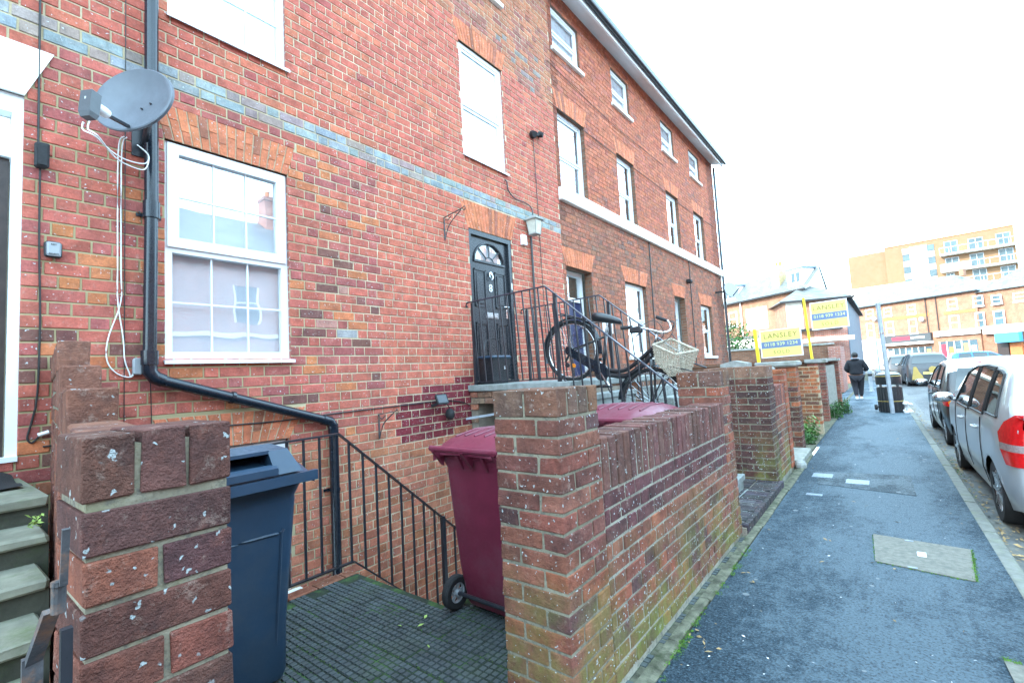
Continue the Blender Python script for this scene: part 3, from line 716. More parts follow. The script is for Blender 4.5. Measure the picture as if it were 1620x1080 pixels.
# well floor, platform retaining walls, basement stair
w = MB(); w.box(-4.1, -3.22, -.2, 4.6, -1.9, -1.75); w.box(-3.22, -2.28, 2.08, 4.6, -1.9, -1.75); structure(w, 'basement_yard', M['slab'])
w = MB(); w.box(-3.23, -3.12, -.2, 2.07, -1.75, -.061); w.box(-2.28, -2.17, 2.08, 4.3, -1.75, -.061); w.box(-3.12, -2.29, 1.97, 2.07, -1.75, -.061); structure(w, 'platform_retaining_wall', M['brown_brick'])
st = thing('basement_stair', 'dark stone stair dropping to the basement behind the black railing', 'stairs', (-2.75, 2.9, -1.75))
for k in range(9):
    t = MB(); yk = 2.09+k*.2; t.box(-3.11, -2.29, yk, yk+.2, -1.745, -.02-(k+1)*.185); t.build('step', M['slab'], st)
# low brick edge under the railing (visible strip)
ed = thing('railing_plinth', 'low brick kerb under the light-well railing', 'kerb', (-3.27, 1, 0))
bx = []
y = .5
while y < 2.06: L = rnd.uniform(.2, .22); bx.append((-3.33+3.27, -3.225+3.27, y-1, min(y+L-.01, 2.08)-1, -.065, -.002)); y += L
solid_bricks(bx, ed, lambda x, y, z, d: jit((0.32, 0.13, 0.08)), M['fb_o'], M['fb_j'])

# ================================================================== TERRACED HOUSES
XF = -4.1
def patchy(y, z):
    return min(.999, max(0, rnd.random()*.72+.28*(noise.noise(Vector((y*1.1, z*1.3, 3.3)))*.9+.5)))
def zone_A(y, z, l=0.2):
    r = patchy(y, z)
    if 3.75 < z < 3.93:                                       # blue-grey string course
        return jit((0.28, 0.315, 0.325) if r < .65 else (0.33, 0.25, 0.23), .14)
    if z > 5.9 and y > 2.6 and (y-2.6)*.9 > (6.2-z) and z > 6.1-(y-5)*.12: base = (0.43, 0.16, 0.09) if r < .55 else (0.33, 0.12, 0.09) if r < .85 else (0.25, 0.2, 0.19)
    elif z > 3.93: return jit((0.50, 0.132, 0.092) if r < .65 else (0.54, 0.16, 0.095) if r < .9 else (0.40, 0.10, 0.085), .075)
    elif 3.15 < y < 4.35 and .68 < z < 1.42 and (z < 1.42-(4.3-y)*.18) and z > .68+(y-3.1)*.1:
        base = (0.2, 0.03, 0.04)                         # crimson stained patch
    elif z < .9: base = (0.50, 0.175, 0.105) if (r < .66) else (0.42, 0.15, 0.08) if r < .93 else (0.34, 0.2, 0.17)
    elif y > 3.0: return jit((0.52, 0.145, 0.094) if r < .7 else (0.47, 0.13, 0.09) if r < .95 else (0.36, 0.11, 0.085), .08)
    else:
        base = ((0.48, 0.132, 0.095) if r < .55 else (0.54, 0.18, 0.08) if r < .63 else (0.38, 0.11, 0.095) if r < .84 else (0.20, 0.085, 0.07) if r < .905 else (0.30, 0.29, 0.28) if r < .912 else (0.47, 0.22, 0.17))
    return jit(base, .13)
def zone_B(y, z, l=0.2):
    r = patchy(y, z)
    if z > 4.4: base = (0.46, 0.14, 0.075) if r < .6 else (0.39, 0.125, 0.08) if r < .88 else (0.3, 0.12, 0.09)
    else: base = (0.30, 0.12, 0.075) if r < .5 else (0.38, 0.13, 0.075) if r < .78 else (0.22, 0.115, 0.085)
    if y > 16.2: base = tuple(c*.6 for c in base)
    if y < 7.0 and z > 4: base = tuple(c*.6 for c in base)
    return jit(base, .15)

def arch_hole(y0, y1, z1, h, spread): return (z1, z1+h, lambda z: (y0-spread*(z-z1)/h, y1+spread*(z-z1)/h))
def rect_hole(y0, y1, z0, z1): return (z0, z1, lambda z: (y0, y1))

def flat_arch(house, y0, y1, z1, h, spread, n, split=False, joined=True, bow=0.0, jt=0.004, mats=None):
    """flat gauged arch of wedge bricks"""
    j = MB(); e = .012
    pts = [(XF-.03, y0-.0, z1), (XF-.03, y1, z1), (XF-.03, y1+spread, z1+h), (XF-.03, y0-spread, z1+h)]
    j.prism(pts, (.026, 0, 0)); ap = j.build('arch', M['arch_mortar'], house)
    jn = MB()
    for k in range(n):
        for seg in ((0, 1),) if not split else (((0, .62), (.62, 1)) if k % 2 else ((0, .36), (.36, 1))):
            t0, t1 = k/n, (k+1)/n; q = []
            for (t, zz) in ((t0, seg[0]), (t1, seg[0]), (t1, seg[1]), (t0, seg[1])):
                sp = spread*zz; yv = (y0-sp)+((y1-y0)+2*sp)*t; dz = bow*(1-(2*t-1)**2)
                q.append((yv, z1+h*zz+dz))
            cy = sum(p[0] for p in q)/4; cz = sum(p[1] for p in q)/4
            q = [(cy+(p[0]-cy)*(1-jt*2/((y1-y0)/n)), cz+(p[1]-cz)*(1-jt*1.6/h)) for p in q]
            t = MB() if not joined else jn
            xo = rnd.uniform(-.001, .001)
            fr = [(XF+.002+xo, cy+(p[0]-cy)*.96, cz+(p[1]-cz)*.985) for p in q]; md = [(XF-.002+xo, *p) for p in q]; bk = [(XF-.03, *p) for p in q]
            fs = [(8, 9, 10, 11)]
            for i in range(4): kx = (i+1) % 4; fs += [(i, kx, kx+4, i+4), (i+4, kx+4, kx+8, i+8)]
            t.add(bk+md+fr, fs, jit((0.60, 0.19, 0.095) if rnd.random() < .9 else (0.36, 0.13, 0.08), .10))
            if not joined: t.build('voussoir', M['fb_j'], ap)
    if joined: jn.build('voussoir_ring', M['fb_j'], ap, kind='stuff')
    return ap

def window(house, y0, y1, z0, z1, style='sash', rec=.07, curtain='full', sill=True, label=None):
    xo = XF-rec; f = MB(); fw = .055
    bx = lambda mb, a, b, c, d, x0=-.06, x1=0.0: mb.box(xo+x0, xo+x1, a, b, c, d)
    panes = []; bars = []
    bx(f, y0, y0+fw, z0, z1); bx(f, y1-fw, y1, z0, z1); bx(f, y0+fw, y1-fw, z1-fw, z1); bx(f, y0+fw, y1-fw, z0, z0+fw)
    win = None
    if style == 'casement':
        zm = z0+(z1-z0)*.505
        bx(f, y0+fw, y1-fw, zm-.035, zm+.03)
        win = f.build('window', M['upvc'], house, label=label)
        s = MB(); a, b, c, d = y0+.02, y1-.02, zm+.005, z1-.015; t = .075
        for q in ((a, a+t, c, d), (b-t, b, c, d), (a+t, b-t, d-t, d), (a+t, b-t, c, c+t)): bx(s, *q, -.03, .02)
        s.build('top_hung_sash', M['upvc'], win)
        gs = [(a+t, b-t, c+t, d-t, .0), (y0+fw, y1-fw, z0+fw, zm-.035, -.02)]
        for (a, b, c, d, off) in gs:
            panes.append((a, b, c, d, off-.015))
            for k in (1, 2): yv = a+(b-a)*k/3; bars.append((yv-.006, yv+.006, c, d, off-.012))
            zc = (c+d)/2; bars.append((a, b, zc-.006, zc+.006, off-.010))
    else:
        zm = z0+(z1-z0)*(.46 if style == 'sash' else .5)
        win = f.build('window', M['upvc'], house, label=label)
        for (c, d, off) in ((zm, z1-fw, -.012), (z0+fw, zm, -.03)):
            s = MB(); t = .04; a, b = y0+fw, y1-fw
            for q in ((a, a+t, c, d), (b-t, b, c, d), (a+t, b-t, d-t, d), (a+t, b-t, c, c+t)): bx(s, *q, off-.03, off)
            s.build('sash', M['upvc'], win); panes.append((a+t, b-t, c+t, d-t, off-.015))
    for (a, b, c, d, off) in panes:
        p = MB(); p.box(xo+off-.004, xo+off, a, b, c, d)
        p.build('pane', M['glass_low'] if (style == 'casement' and z0 < 2 and c < 2) or z0 > 7 else M['glass'], win)
    for (a, b, c, d, off) in bars:
        p = MB(); p.box(xo+off+.0002, xo+off+.006, a, b, c, d); p.build('glazing_bar', M['upvc'], win)
    cm = M['curtain'] if z0 < 7 else M['blind']; cx = xo-.085 if z0 < 7 else xo-.062
    cu = MB(); n = 24; ka = 1 if z0 < 7 else .25
    span = (y0+.01, y1-.01) if curtain in ('full', 'blind') else (y0+.01, y0+(y1-y0)*.62)
    ring = [(span[0]+(span[1]-span[0])*k/n, (.012*math.sin(k*1.9)+.006*math.sin(k*3.3)) if curtain != 'blind' else 0) for k in range(n+1)]
    zt_ = z1+.4
    for (p, q) in zip(ring, ring[1:]): cu.quad((cx+p[1]*ka, p[0], z0), (cx+q[1]*ka, q[0], z0), (cx+q[1]*ka, q[0], zt_), (cx+p[1]*ka, p[0], zt_))
    cu.build('curtain' if curtain != 'blind' else 'blind', M['blind'] if curtain == 'blind' else cm, win)
    rm = MB(); a, b, c, d = y0-.3, y1+.3, z0-.3, z1+.42; X0, X1 = xo-.065, xo-1.6
    rm.quad((X1, a, c), (X1, b, c), (X1, b, d), (X1, a, d)); rm.quad((X0, a, c), (X1, a, c), (X1, a, d), (X0, a, d)); rm.quad((X0, b, c), (X0, b, d), (X1, b, d), (X1, b, c))
    rm.quad((X0, a, c), (X0, b, c), (X1, b, c), (X1, a, c)); rm.quad((X0, a, d), (X1, a, d), (X1, b, d), (X0, b, d))
    rm.build('room_interior', M['room'], win)
    if sill == 'plastic':
        s = MB(); s.prism([(xo-.02, 0, z0-.002), (XF+.035, 0, z0-.012), (XF+.035, 0, z0-.038), (XF+.028, 0, z0-.038), (XF+.028, 0, z0-.018), (xo-.02, 0, z0-.03)], (0, 1, 0))
        s.v = [(x, y0-.012 if yv == 0 else y1+.02, z) for x, yv, z in s.v]; s.build('sill', M['upvc'], win)
    elif sill:
        s = MB(); s.cbox(xo-.02, XF+.06, y0-.07, y1+.07, z0-.075, z0-.003, None, .006); s.build('sill', M['paint_white'], win)
    return win

def chimney(house, x, y, z0, z1, w=.6, d=.9):
    c = MB(); c.box(x-w/2, x+w/2, y-d/2, y+d/2, z0, z1); c.box(x-w/2-.05, x+w/2+.05, y-d/2-.05, y+d/2+.05, z1, z1+.15)
    o = c.build('chimney', M['opp_brick'], house)
    for k in (-1, 0, 1): p = MB(); p.lathe([(.1, 0), (.11, .05), (.09, .3), (.11, .32), (.08, .34)], (x, y+k*d*.3, z1+.15), n=12); p.build('chimney_pot', M['voussoir'], o)

def house_shell(house, y0, y1, rects, mort, z_eave=8.33, detail=True):
    w = MB(); wall_with_holes(w, XF-.006, y0, y1, -1.75, z_eave, rects, .15)
    w.quad((-12, y1, -1.75), (-12, y1, z_eave), (XF-.006, y1, z_eave), (XF-.006, y1, -1.75)); w.quad((-12, y0, -1.75), (XF-.006, y0, -1.75), (XF-.006, y0, z_eave), (-12, y0, z_eave))
    w.quad((-12, y0, -1.75), (-12, y0, z_eave), (-12, y1, z_eave), (-12, y1, -1.75))
    for yv, s in ((y0, 1), (y1, -1)): w.poly([(XF-.006, yv, z_eave), (-12, yv, z_eave), (-8.05, yv, 11.3)][::s])
    wl = w.build('wall', [mort, M['opp_brick'] if mort is M['mortar_new'] else M['brown_brick']], house)
    r = MB(); r.prism([(-3.66, y0, 8.22), (-8.05, y0, 11.35), (-8.05, y0, 11.47), (-3.66, y0, 8.34)], (0, y1-y0, 0)); r.prism([(-12.4, y0, 8.22), (-8.05, y0, 11.47), (-8.05, y0, 11.35), (-12.4, y0, 8.10)][::-1], (0, y1-y0, 0))
    r.build('roof', M['slate'], house)
    s = MB(); s.prism([(XF-.004, y0, 8.34), (-3.74, y0, 8.26), (-3.74, y0, 8.08), (-3.78, y0, 8.08), (-3.78, y0, 8.19), (XF-.004, y0, 8.27)], (0, y1-y0+.02, 0)); s.build('soffit', M['upvc'], house)
    g_ = MB(); n = 10
    prof = [(-3.735+.055+.055*math.cos(math.pi+math.pi*k/n), 8.2+.06*math.sin(math.pi+math.pi*k/n)) for k in range(n+1)]
    prof2 = [(-3.735+.055+.049*math.cos(2*math.pi-math.pi*k/n), 8.2+.053*math.sin(2*math.pi-math.pi*k/n)) for k in range(n+1)]
    g_.prism([(x, y0, z) for x, z in prof+prof2], (0, y1-y0+.05, 0)); g_.build('gutter', M['black_pipe'], house)
    return wl

# ---- house A: the near one with the black door
HA = thing('terraced_house', 'near red-brick terraced house with blue-grey string course and black front door', 'house', (-4.1, 2.8, 0))
winsA = [(1.13, 2.06, 1.655, 3.32), (1.15, 2.07, 4.33, 5.93), (4.42, 5.33, 4.345, 5.93), (1.13, 2.06, 7.0, 7.9), (4.42, 5.33, 7.0, 7.9), (1.2, 2.03, -.3, .965)]
doorA = (4.44, 5.335, 1.31, 3.35); doorL = (-.62, .392, 1.05, 3.32)
A0, A1 = -2.2, 6.735
rectsA = winsA+[doorA, doorL]
house_shell(HA, A0, A1, rectsA, M['mortar_new'])
holes = [rect_hole(*r) for r in rectsA]
archA = [(1.13, 2.06, 3.32, .27, .075), (1.15, 2.07, 5.93, .3, .09), (4.42, 5.33, 5.93, .3, .12), (4.44, 5.335, 3.35, .37, .16), (1.2, 2.03, .965, .26, .16), (-.62, .392, 3.32, .33, .13)]
holes += [arch_hole(*a) for a in archA]
rects = lay_flemish(A0, A1, -1.75+.006, 8.3, holes)
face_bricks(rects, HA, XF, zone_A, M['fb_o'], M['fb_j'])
flat_arch(HA, *archA[0], 15, split=True, joined=False, jt=.005)
flat_arch(HA, *archA[1], 15, split=True, joined=False, jt=.005)
flat_arch(HA, *archA[2], 17, joined=False, jt=.003)
flat_arch(HA, *archA[3], 17, joined=False, jt=.003)
flat_arch(HA, *archA[4], 13, split=True, joined=False, jt=.005)
for i, wv in enumerate(winsA):
    window(HA, *wv, style='casement' if i in (0, 1, 5) else 'sash', rec=.035 if i in (0, 1, 2) else .06, curtain='full' if i not in (0, 2) else 'blind', sill='plastic' if i in (0, 1, 2) else True)
# white painted lintel above the left door
s = MB(); y0, y1, z1, h, sp = archA[5]; s.prism([(XF-.03, y0, z1), (XF-.03, y1, z1), (XF-.03, y1+sp, z1+h), (XF-.03, y0-sp, z1+h)], (.045, 0, 0)); s.build('lintel', M['paint_white'], HA)

def door_parts(house, y0, y1, z0, z1):
    xo = XF-.04; f = MB(); fw = .045
    f.box(xo-.05, xo+.03, y0, y0+fw, z0, z1); f.box(xo-.05, xo+.03, y1-fw-.02, y1, z0, z1); f.box(xo-.05, xo+.03, y0+fw, y1-fw-.02, z1-fw-.02, z1); f.box(xo-.05, xo+.05, y0, y1, z0, z0+.035)
    fr = f.build('door_frame', M['door_black'], house)
    a, b, c, d = y0+fw+.006, y1-fw-.026, z0+.04, z1-fw-.03
    yc, zf, rw, rh = (a+b)/2, 2.95, .31, .27
    # leaf with a semicircular opening
    l = MB(); n = 16; X1, X0 = xo-.012, xo-.05
    arc = [(yc-rw*math.cos(math.pi*k/n), zf+rh*math.sin(math.pi*k/n)) for k in range(n+1)]
    l.box(X0, X1, a, b, c, zf)
    for k in range(n):
        p, q = arc[k], arc[k+1]; l.quad((X1, p[0], p[1]), (X1, q[0], q[1]), (X1, q[0], d), (X1, p[0], d))
    l.quad((X1, a, zf), (X1, arc[0][0], zf), (X1, arc[0][0], d), (X1, a, d)); l.quad((X1, arc[-1][0], zf), (X1, b, zf), (X1, b, d), (X1, arc[-1][0], d))
    dr = l.build('door', M['door_black'], house)
    t = MB()
    t.tube([(X1+.006, p[0], p[1]) for p in arc], .016, 8); t.bar((X1+.006, yc-rw-.012, zf), (X1+.006, yc+rw+.012, zf), .03, .03)
    for k in (1, 2, 3):
        an = math.pi*k/4; t.bar((X1+.004, yc-.09*math.cos(an), zf+.08*math.sin(an)), (X1+.004, yc-rw*.98*math.cos(an), zf+rh*.98*math.sin(an)), .016, .012)
    t.tube([(X1+.004, yc-.09*math.cos(math.pi*k/10), zf+.08*math.sin(math.pi*k/10)) for k in range(11)], .009, 6)
    fl = t.build('fanlight', M['door_black'], dr)
    angs = [0, .25, .5, .75, 1]
    for k in range(4):
        p = MB(); pts = [(X1-.01, yc-.09*math.cos(math.pi*(angs[k]+.25*m/4)), zf+.08*math.sin(math.pi*(angs[k]+.25*m/4))) for m in range(5)]+[(X1-.01, yc-rw*math.cos(math.pi*(angs[k]+.25*m/4)), zf+rh*math.sin(math.pi*(angs[k]+.25*m/4))) for m in range(4, -1, -1)]
        p.poly(pts); p.build('fan_pane', M['glass'], dr)
    p = MB(); p.poly([(X1-.01, yc-.09*math.cos(math.pi*k/10), zf+.08*math.sin(math.pi*k/10)) for k in range(11)][::-1]); p.build('fan_pane', M['glass'], dr)
    p = MB(); p.box(X1-.04, X1-.035, a, b, zf, d); p.build('frosted_backing', M['curtain'], dr)
    for (pa, pb, pc, pd) in ((a+.06, a+.29, 2.33, 2.84), (b-.29, b-.06, 2.33, 2.84), (a+.06, a+.29, 1.5, 2.12), (b-.29, b-.06, 1.5, 2.12)):
        p = MB(); m_ = .018
        for q in ((pa, pa+m_, pc, pd), (pb-m_, pb, pc, pd), (pa, pb, pd-m_, pd), (pa, pb, pc, pc+m_)): p.box(X1, X1+.012, *q)
        p.cbox(X1-.004, X1+.009, pa+.045, pb-.045, pc+.045, pd-.045, None, .008, 0); p.build('door_panel', M['door_black'], dr)
    p = MB(); p.cbox(X1, X1+.012, yc-.13, yc+.13, 2.185, 2.265, None, .004, 0); p.cbox(X1+.012, X1+.02, yc-.11, yc+.11, 2.198, 2.25, None, .003, 0); p.build('letterbox', M['steel'], dr)
    p = MB(); p.cbox(X1, X1+.01, b-.075, b-.045, 2.2, 2.46, None, .004, 0); p.tube([(X1+.01, b-.06, 2.36), (X1+.045, b-.06, 2.36), (X1+.05, b-.17, 2.355)], .009, 8); p.build('handle', M['chrome'], dr)
    p = MB(); p.sphere((X1+.018, yc, 2.80), .032, sq=(.5, 1, 1)); p.tube([(X1+.02, yc-.03, 2.79), (X1+.03, yc-.036, 2.75), (X1+.03, yc, 2.715), (X1+.03, yc+.036, 2.75), (X1+.02, yc+.03, 2.79)], .009, 8); p.build('knocker', M['chrome'], dr)
    text('8', .15, (X1+.006, yc, 2.60), (0, 1, 0), (0, 0, 1), M['white_letter'], dr, 'door_number', .006)
    p = MB(); p.cbox(xo+.03, xo+.036, y1-.045, y1-.02, 2.62, 2.72, None, .003, 0); p.build('latch_plate', M['upvc'], fr)
door_parts(HA, *doorA)
# left door: white frame, dark brown leaf, transom light
y0, y1, z0, z1 = doorL; xo = XF-.05
f = MB(); f.box(xo-.06, xo+.03, y1-.05, y1, z0, z1); f.box(xo-.06, xo+.03, y0, y0+.05, z0, z1); f.box(xo-.06, xo+.03, y0+.05, y1-.05, 3.2, z1); f.box(xo-.06, xo+.028, y0+.05, y1-.05, 2.91, 3.01); f.box(xo-.06, xo+.06, y0, y1, z0, z0+.03)
fr = f.build('door_frame', M['upvc'], HA)
l = MB(); l.box(xo-.04, xo-.005, y0+.055, y1-.055, z0+.03, 2.905); dr = l.build('door', M['door_brown'], HA)
for (pa, pb, pc, pd) in ((y1-.42, y1-.14, 2.1, 2.75), (y1-.42, y1-.14, 1.25, 1.95)): p = MB(); p.cbox(xo-.006, xo+.006, pa, pb, pc, pd, None, .01, 0); p.build('door_panel', M['door_brown'], dr)
p = MB(); p.box(xo-.03, xo-.026, y0+.05, y1-.05, 3.01, 3.2); p.build('transom_pane', M['glass'], fr)
p = MB(); p.box(xo-.5, xo-.49, y0, y1, 2.9, 3.3); p.build('hall_ceiling', M['room'], fr)
# drainpipe with offset
dp = MB(); r_ = .043; xp = XF+.07
dp.tube([(xp, 1.03, 8.15), (xp, 1.03, 2.76)], r_, 14); dp.cyl((xp, 1.03, 2.72), (0, 0, 1), r_+.008, .12, 14); dp.tube([(xp, 1.03, 2.76), (xp, 1.02, 1.63)], r_-.002, 14)
dp.cyl((xp, 1.02, 1.66), (0, 0, 1), r_+.009, .1, 14)
dp.tube([(xp, 1.02, 1.62), (xp, 1.022, 1.56), (xp, 1.05, 1.52), (xp, 1.1, 1.495)], r_+.003, 14); dp.tube([(xp, 1.08, 1.5), (xp, 2.36, 1.075)], r_-.003, 14)
dp.tube([(xp, 2.3, 1.095), (xp, 2.37, 1.07), (xp, 2.40, 1.03), (xp, 2.405, .95)], r_+.004, 14)
dp.tube([(xp, 2.405, .98), (xp, 2.405, -1.75)], r_-.001, 14)
dpo = dp.build('drainpipe', M['black_pipe'], HA, smooth=True); smooth_by_angle(dpo)
for (yv, zv, ax) in ((1.03, 2.69, 0), (1.55, 1.345, 1), (2.405, .45, 0), (1.03, 5.4, 0)):
    p = MB(); p.cyl((xp, yv, zv), (0, 0, 1) if not ax else (0, 1, -.33), r_+.006, .025, 14); p.box(XF, xp-.03, yv-.01, yv+.01, zv-.01, zv+.01)
    if ax == 0: p.box(XF, XF+.012, yv-.075, yv+.075, zv-.012, zv+.012)
    p.cyl((xp-.01, yv-.07, zv), (1, 0, 0), .006, .03, 6); p.build('pipe_bracket', M['black_pipe'], HA)
# thin mortar gap line / cable between houses
# ---- house B
HB = thing('terraced_house', 'far part of the terrace, sooty brick below a white sill band, white sash windows', 'house', (-4.1, 11.8, 0))
cols4 = [(6.85, 7.81), (9.19, 10.08), (12.08, 13.02), (14.36, 15.35)]
rectsB = [(a, b, 7.12, 7.95) for a, b in cols4]+[(a, b, 4.565, 6.02) for a, b in cols4]+[(6.83, 7.72, 1.3, 3.21), (9.16, 10.27, 1.66, 3.23), (12.1, 12.93, 1.3, 3.22), (14.32, 15.42, 1.66, 3.19), (9.2, 10.2, -.5, .9), (14.3, 15.4, -.5, .9)]
B0, B1 = 6.735, 16.92
house_shell(HB, B0, B1, rectsB, M['mortar_dark'])
holes = [rect_hole(*r) for r in rectsB]+[(4.33, 4.565, lambda z: (6.0, 17.5))]
archB = [(a, b, 6.02, .33, .13) for a, b in cols4]+[(6.83, 7.72, 3.21, .33, .15), (9.16, 10.27, 3.23, .33, .17), (12.1, 12.93, 3.22, .33, .17), (14.32, 15.42, 3.19, .33, .17)]
holes += [arch_hole(*a) for a in archB]
rects = lay_flemish(B0+.006, B1, -1.744, 8.25, holes, jt=.008, st=.218, hd=.102)
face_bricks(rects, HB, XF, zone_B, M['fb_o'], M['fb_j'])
for a in archB: flat_arch(HB, *a, 13, joined=True, jt=.0025)
for i, r in enumerate(rectsB):
    if i in (8, 10): continue
    window(HB, *r, style='sash2' if i >= 8 else 'sash', rec=.09 if i >= 4 else .05, curtain='part' if i > 4 and i != 9 else 'full', sill=(i < 4 or i >= 9))
s = MB(); s.cbox(XF-.03, XF+.075, B0+.004, B1+.01, 4.33, 4.56, None, .008, 0); s.build('sill_band', M['paint_white'], HB)
def simple_door(house, y0, y1, z0, z1, m, trans=True):
    xo = XF-.24; f = MB(); f.box(xo-.05, xo+.03, y0, y0+.06, z0, z1); f.box(xo-.05, xo+.03, y1-.06, y1, z0, z1); f.box(xo-.05, xo+.03, y0+.06, y1-.06, z1-.07, z1); f.box(xo-.05, xo+.03, y0+.06, y1-.06, 2.66, 2.73)
    fr = f.build('door_frame', M['upvc'], house)
    l = MB(); l.box(xo-.04, xo, y0+.06, y1-.06, z0, 2.66); d = l.build('door', m, house)
    p = MB(); p.box(xo-.02, xo-.015, y0+.06, y1-.06, 2.73, z1-.07); p.build('transom_pane', M['glass'], fr)
    p = MB(); p.box(xo-.3, xo-.29, y0, y1, 2.6, z1); p.build('transom_curtain', M['curtain'], fr)
    for c, e in ((1.45, 1.95), (2.05, 2.55)): p = MB(); p.cbox(xo-.002, xo+.01, y0+.16, y1-.16, c, e, None, .008, 0); p.build('door_panel', m, d)
    p = MB(); p.cyl((xo+.02, y1-.13, 2.2), (1, 0, 0), .025, .05, 10); p.build('handle', M['chrome'], d)
simple_door(HB, *rectsB[8], M['door_navy']); simple_door(HB, *rectsB[10], M['upvc'])
for yv in (10.62, 13.5):                                   # movement joints / downpipes seen as dark lines
    p = MB(); p.tube([(XF+.012, yv, 4.33), (XF+.012, yv-.1, -1.0)], .012, 6); p.build('party_wall_pipe', M['cable_black'], HB)
p = MB(); p.tube([(XF+.05, 16.95, 8.15), (XF+.05, 16.95, -1)], .04, 10); p.build('drainpipe', M['black_pipe'], HB)
for yv in (16.0, 6.9): chimney(HB if yv > 7 else HA, -8.05, yv-.6, 10.6, 12.6)
# ---- houses behind the camera in the same row
HC = thing('terraced_house', 'plain red-brick end of the same terrace, past the left edge of the picture', 'house', (-4.1, -8, 0))
w = MB(); rc = [(-4.2, -3.3, 1.66, 3.3), (-4.2, -3.3, 4.35, 5.93), (-7.6, -6.7, 1.66, 3.3), (-7.6, -6.7, 4.35, 5.93), (-11, -10.1, 1.66, 3.3), (-11, -10.1, 4.35, 5.93)]
wall_with_holes(w, XF, -22, A0, -.1, 8.33, rc, .15); w.quad((-12, -22, -.1), (XF, -22, -.1), (XF, -22, 8.33), (-12, -22, 8.33)); w.quad((-12, -22, -.1), (-12, -22, 8.33), (-12, A0, 8.33), (-12, A0, -.1)); w.poly([(XF, -22, 8.33), (-8.05, -22, 11.3), (-12, -22, 8.33)])
w.build('wall', [M['opp_brick'], M['opp_brick']], HC)
r = MB(); r.prism([(-3.66, -22, 8.22), (-8.05, -22, 11.35), (-8.05, -22, 11.47), (-3.66, -22, 8.34)], (0, 22+A0, 0)); r.prism([(-12.4, -22, 8.22), (-8.05, -22, 11.47), (-8.05, -22, 11.35), (-12.4, -22, 8.10)][::-1], (0, 22+A0, 0)); r.build('roof', M['slate'], HC)
for rr in rc: window(HC, *rr, rec=.05, sill=True)
# ---- the opposite side of the road (seen in the window panes)
HO = thing('terraced_house', 'slate-roofed terrace across the road, reflected in the window panes', 'house', (10.2, 6, 0))
w = MB(); rc = []
for k in range(-3, 8):
    yv = k*3.6; rc += [(yv, yv+1.0, .9, 2.5), (yv, yv+1.0, 3.9, 5.3)]
wall_with_holes(w, 10.2, -16, 33, -.3, 6.3, rc, .15, sign=-1)
w.quad((10.2, 33, -.3), (18, 33, -.3), (18, 33, 6.3), (10.2, 33, 6.3)); w.quad((10.2, -16, -.3), (10.2, -16, 6.3), (18, -16, 6.3), (18, -16, -.3)); w.quad((18, -16, -.3), (18, -16, 6.3), (18, 33, 6.3), (18, 33, -.3))
w.build('wall', [M['opp_brick'], M['opp_brick']], HO)
r = MB(); r.prism([(9.9, -16, 6.2), (14.1, -16, 9.0), (14.1, -16, 9.1), (9.9, -16, 6.3)][::-1], (0, 49, 0)); r.prism([(18.4, -16, 6.2), (14.1, -16, 9.0), (14.1, -16, 9.1), (18.4, -16, 6.3)], (0, 49, 0)); r.build('roof', M['slate'], HO)
for q in rc:
    p = MB(); p.box(10.2, 10.26, q[0], q[0]+.07, q[2], q[3]); p.box(10.2, 10.26, q[1]-.07, q[1], q[2], q[3]); p.box(10.2, 10.26, q[0]+.07, q[1]-.07, (q[2]+q[3])/2-.03, (q[2]+q[3])/2+.03); wv = p.build('window', M['upvc'], HO)
    p = MB(); p.box(10.27, 10.3, q[0], q[1], q[2], q[3]); p.build('pane', M['far_glass'], wv)
s = MB(); s.box(10.1, 10.2, -16, 33, 3.35, 3.5); s.build('string_course', M['paint_white'], HO)
for yv in (-5, 3.2, 10.5, 18, 26): chimney(HO, 13.8, yv, 8.2, 10.2, .7, 1.3)
# ================================================================== LANDING, STEPS, RAILINGS
ld = thing('entrance_steps', 'raised stone landing and steps up to the black front door', 'steps', (-3.4, 4.9, 0))
s = MB(); s.cbox(-4.09, -2.62, 4.27, 5.56, 1.225, 1.305, None, .01, .002); s.build('landing_slab', M['slab'], ld)
# side wall with the dark basement passage under it
s = MB(); s.box(-4.09, -3.98, 4.32, 5.5, -1.74, 1.2); s.box(-3.05, -2.62, 4.32, 5.5, -1.74, 1.2); s.box(-3.98, -3.05, 4.32, 5.5, 1.09, 1.2); s.box(-3.98, -3.05, 5.3, 5.5, -1.74, 1.09)
s.build('side_wall', M['mortar_dark'], ld)
bx = []
z = -.9; row = 0
while z < 1.2:
    x = -4.07 - (.11 if row % 2 else 0)
    while x < -1.6:
        L = .214; a, b = max(x, -4.085), min(x+L, -1.62)
        top = 1.22 if x < -2.62 else 1.3-((x+2.62)/.2)*.165-.16
        if b-a > .04 and z < top-.06 and not (-3.98 < (a+b)/2 < -3.05 and z < 1.07): bx.append((a+3.4, b+3.4, 4.30-4.9, 4.322-4.9, z, min(z+.066, top)))
        x += L+.01
    z += .076; row += 1
solid_bricks(bx, ld, lambda x, y, z, d: jit(rnd.choice([(.3, .2, .14), (.26, .15, .1), (.34, .13, .08)])), M['gb_o'], M['gb_j'], budget=120)
for k in range(8):
    t = MB(); x0 = -2.62+k*.19; zt = 1.305-(k+1)*.155
    if zt < .05: break
    t.cbox(x0+.002, x0+.21, 4.33, 5.5, zt-.06, zt, None, .006); t.box(x0+.002, x0+.19, 4.34, 5.49, -.05, zt-.06); t.build('step', M['slab'], ld)
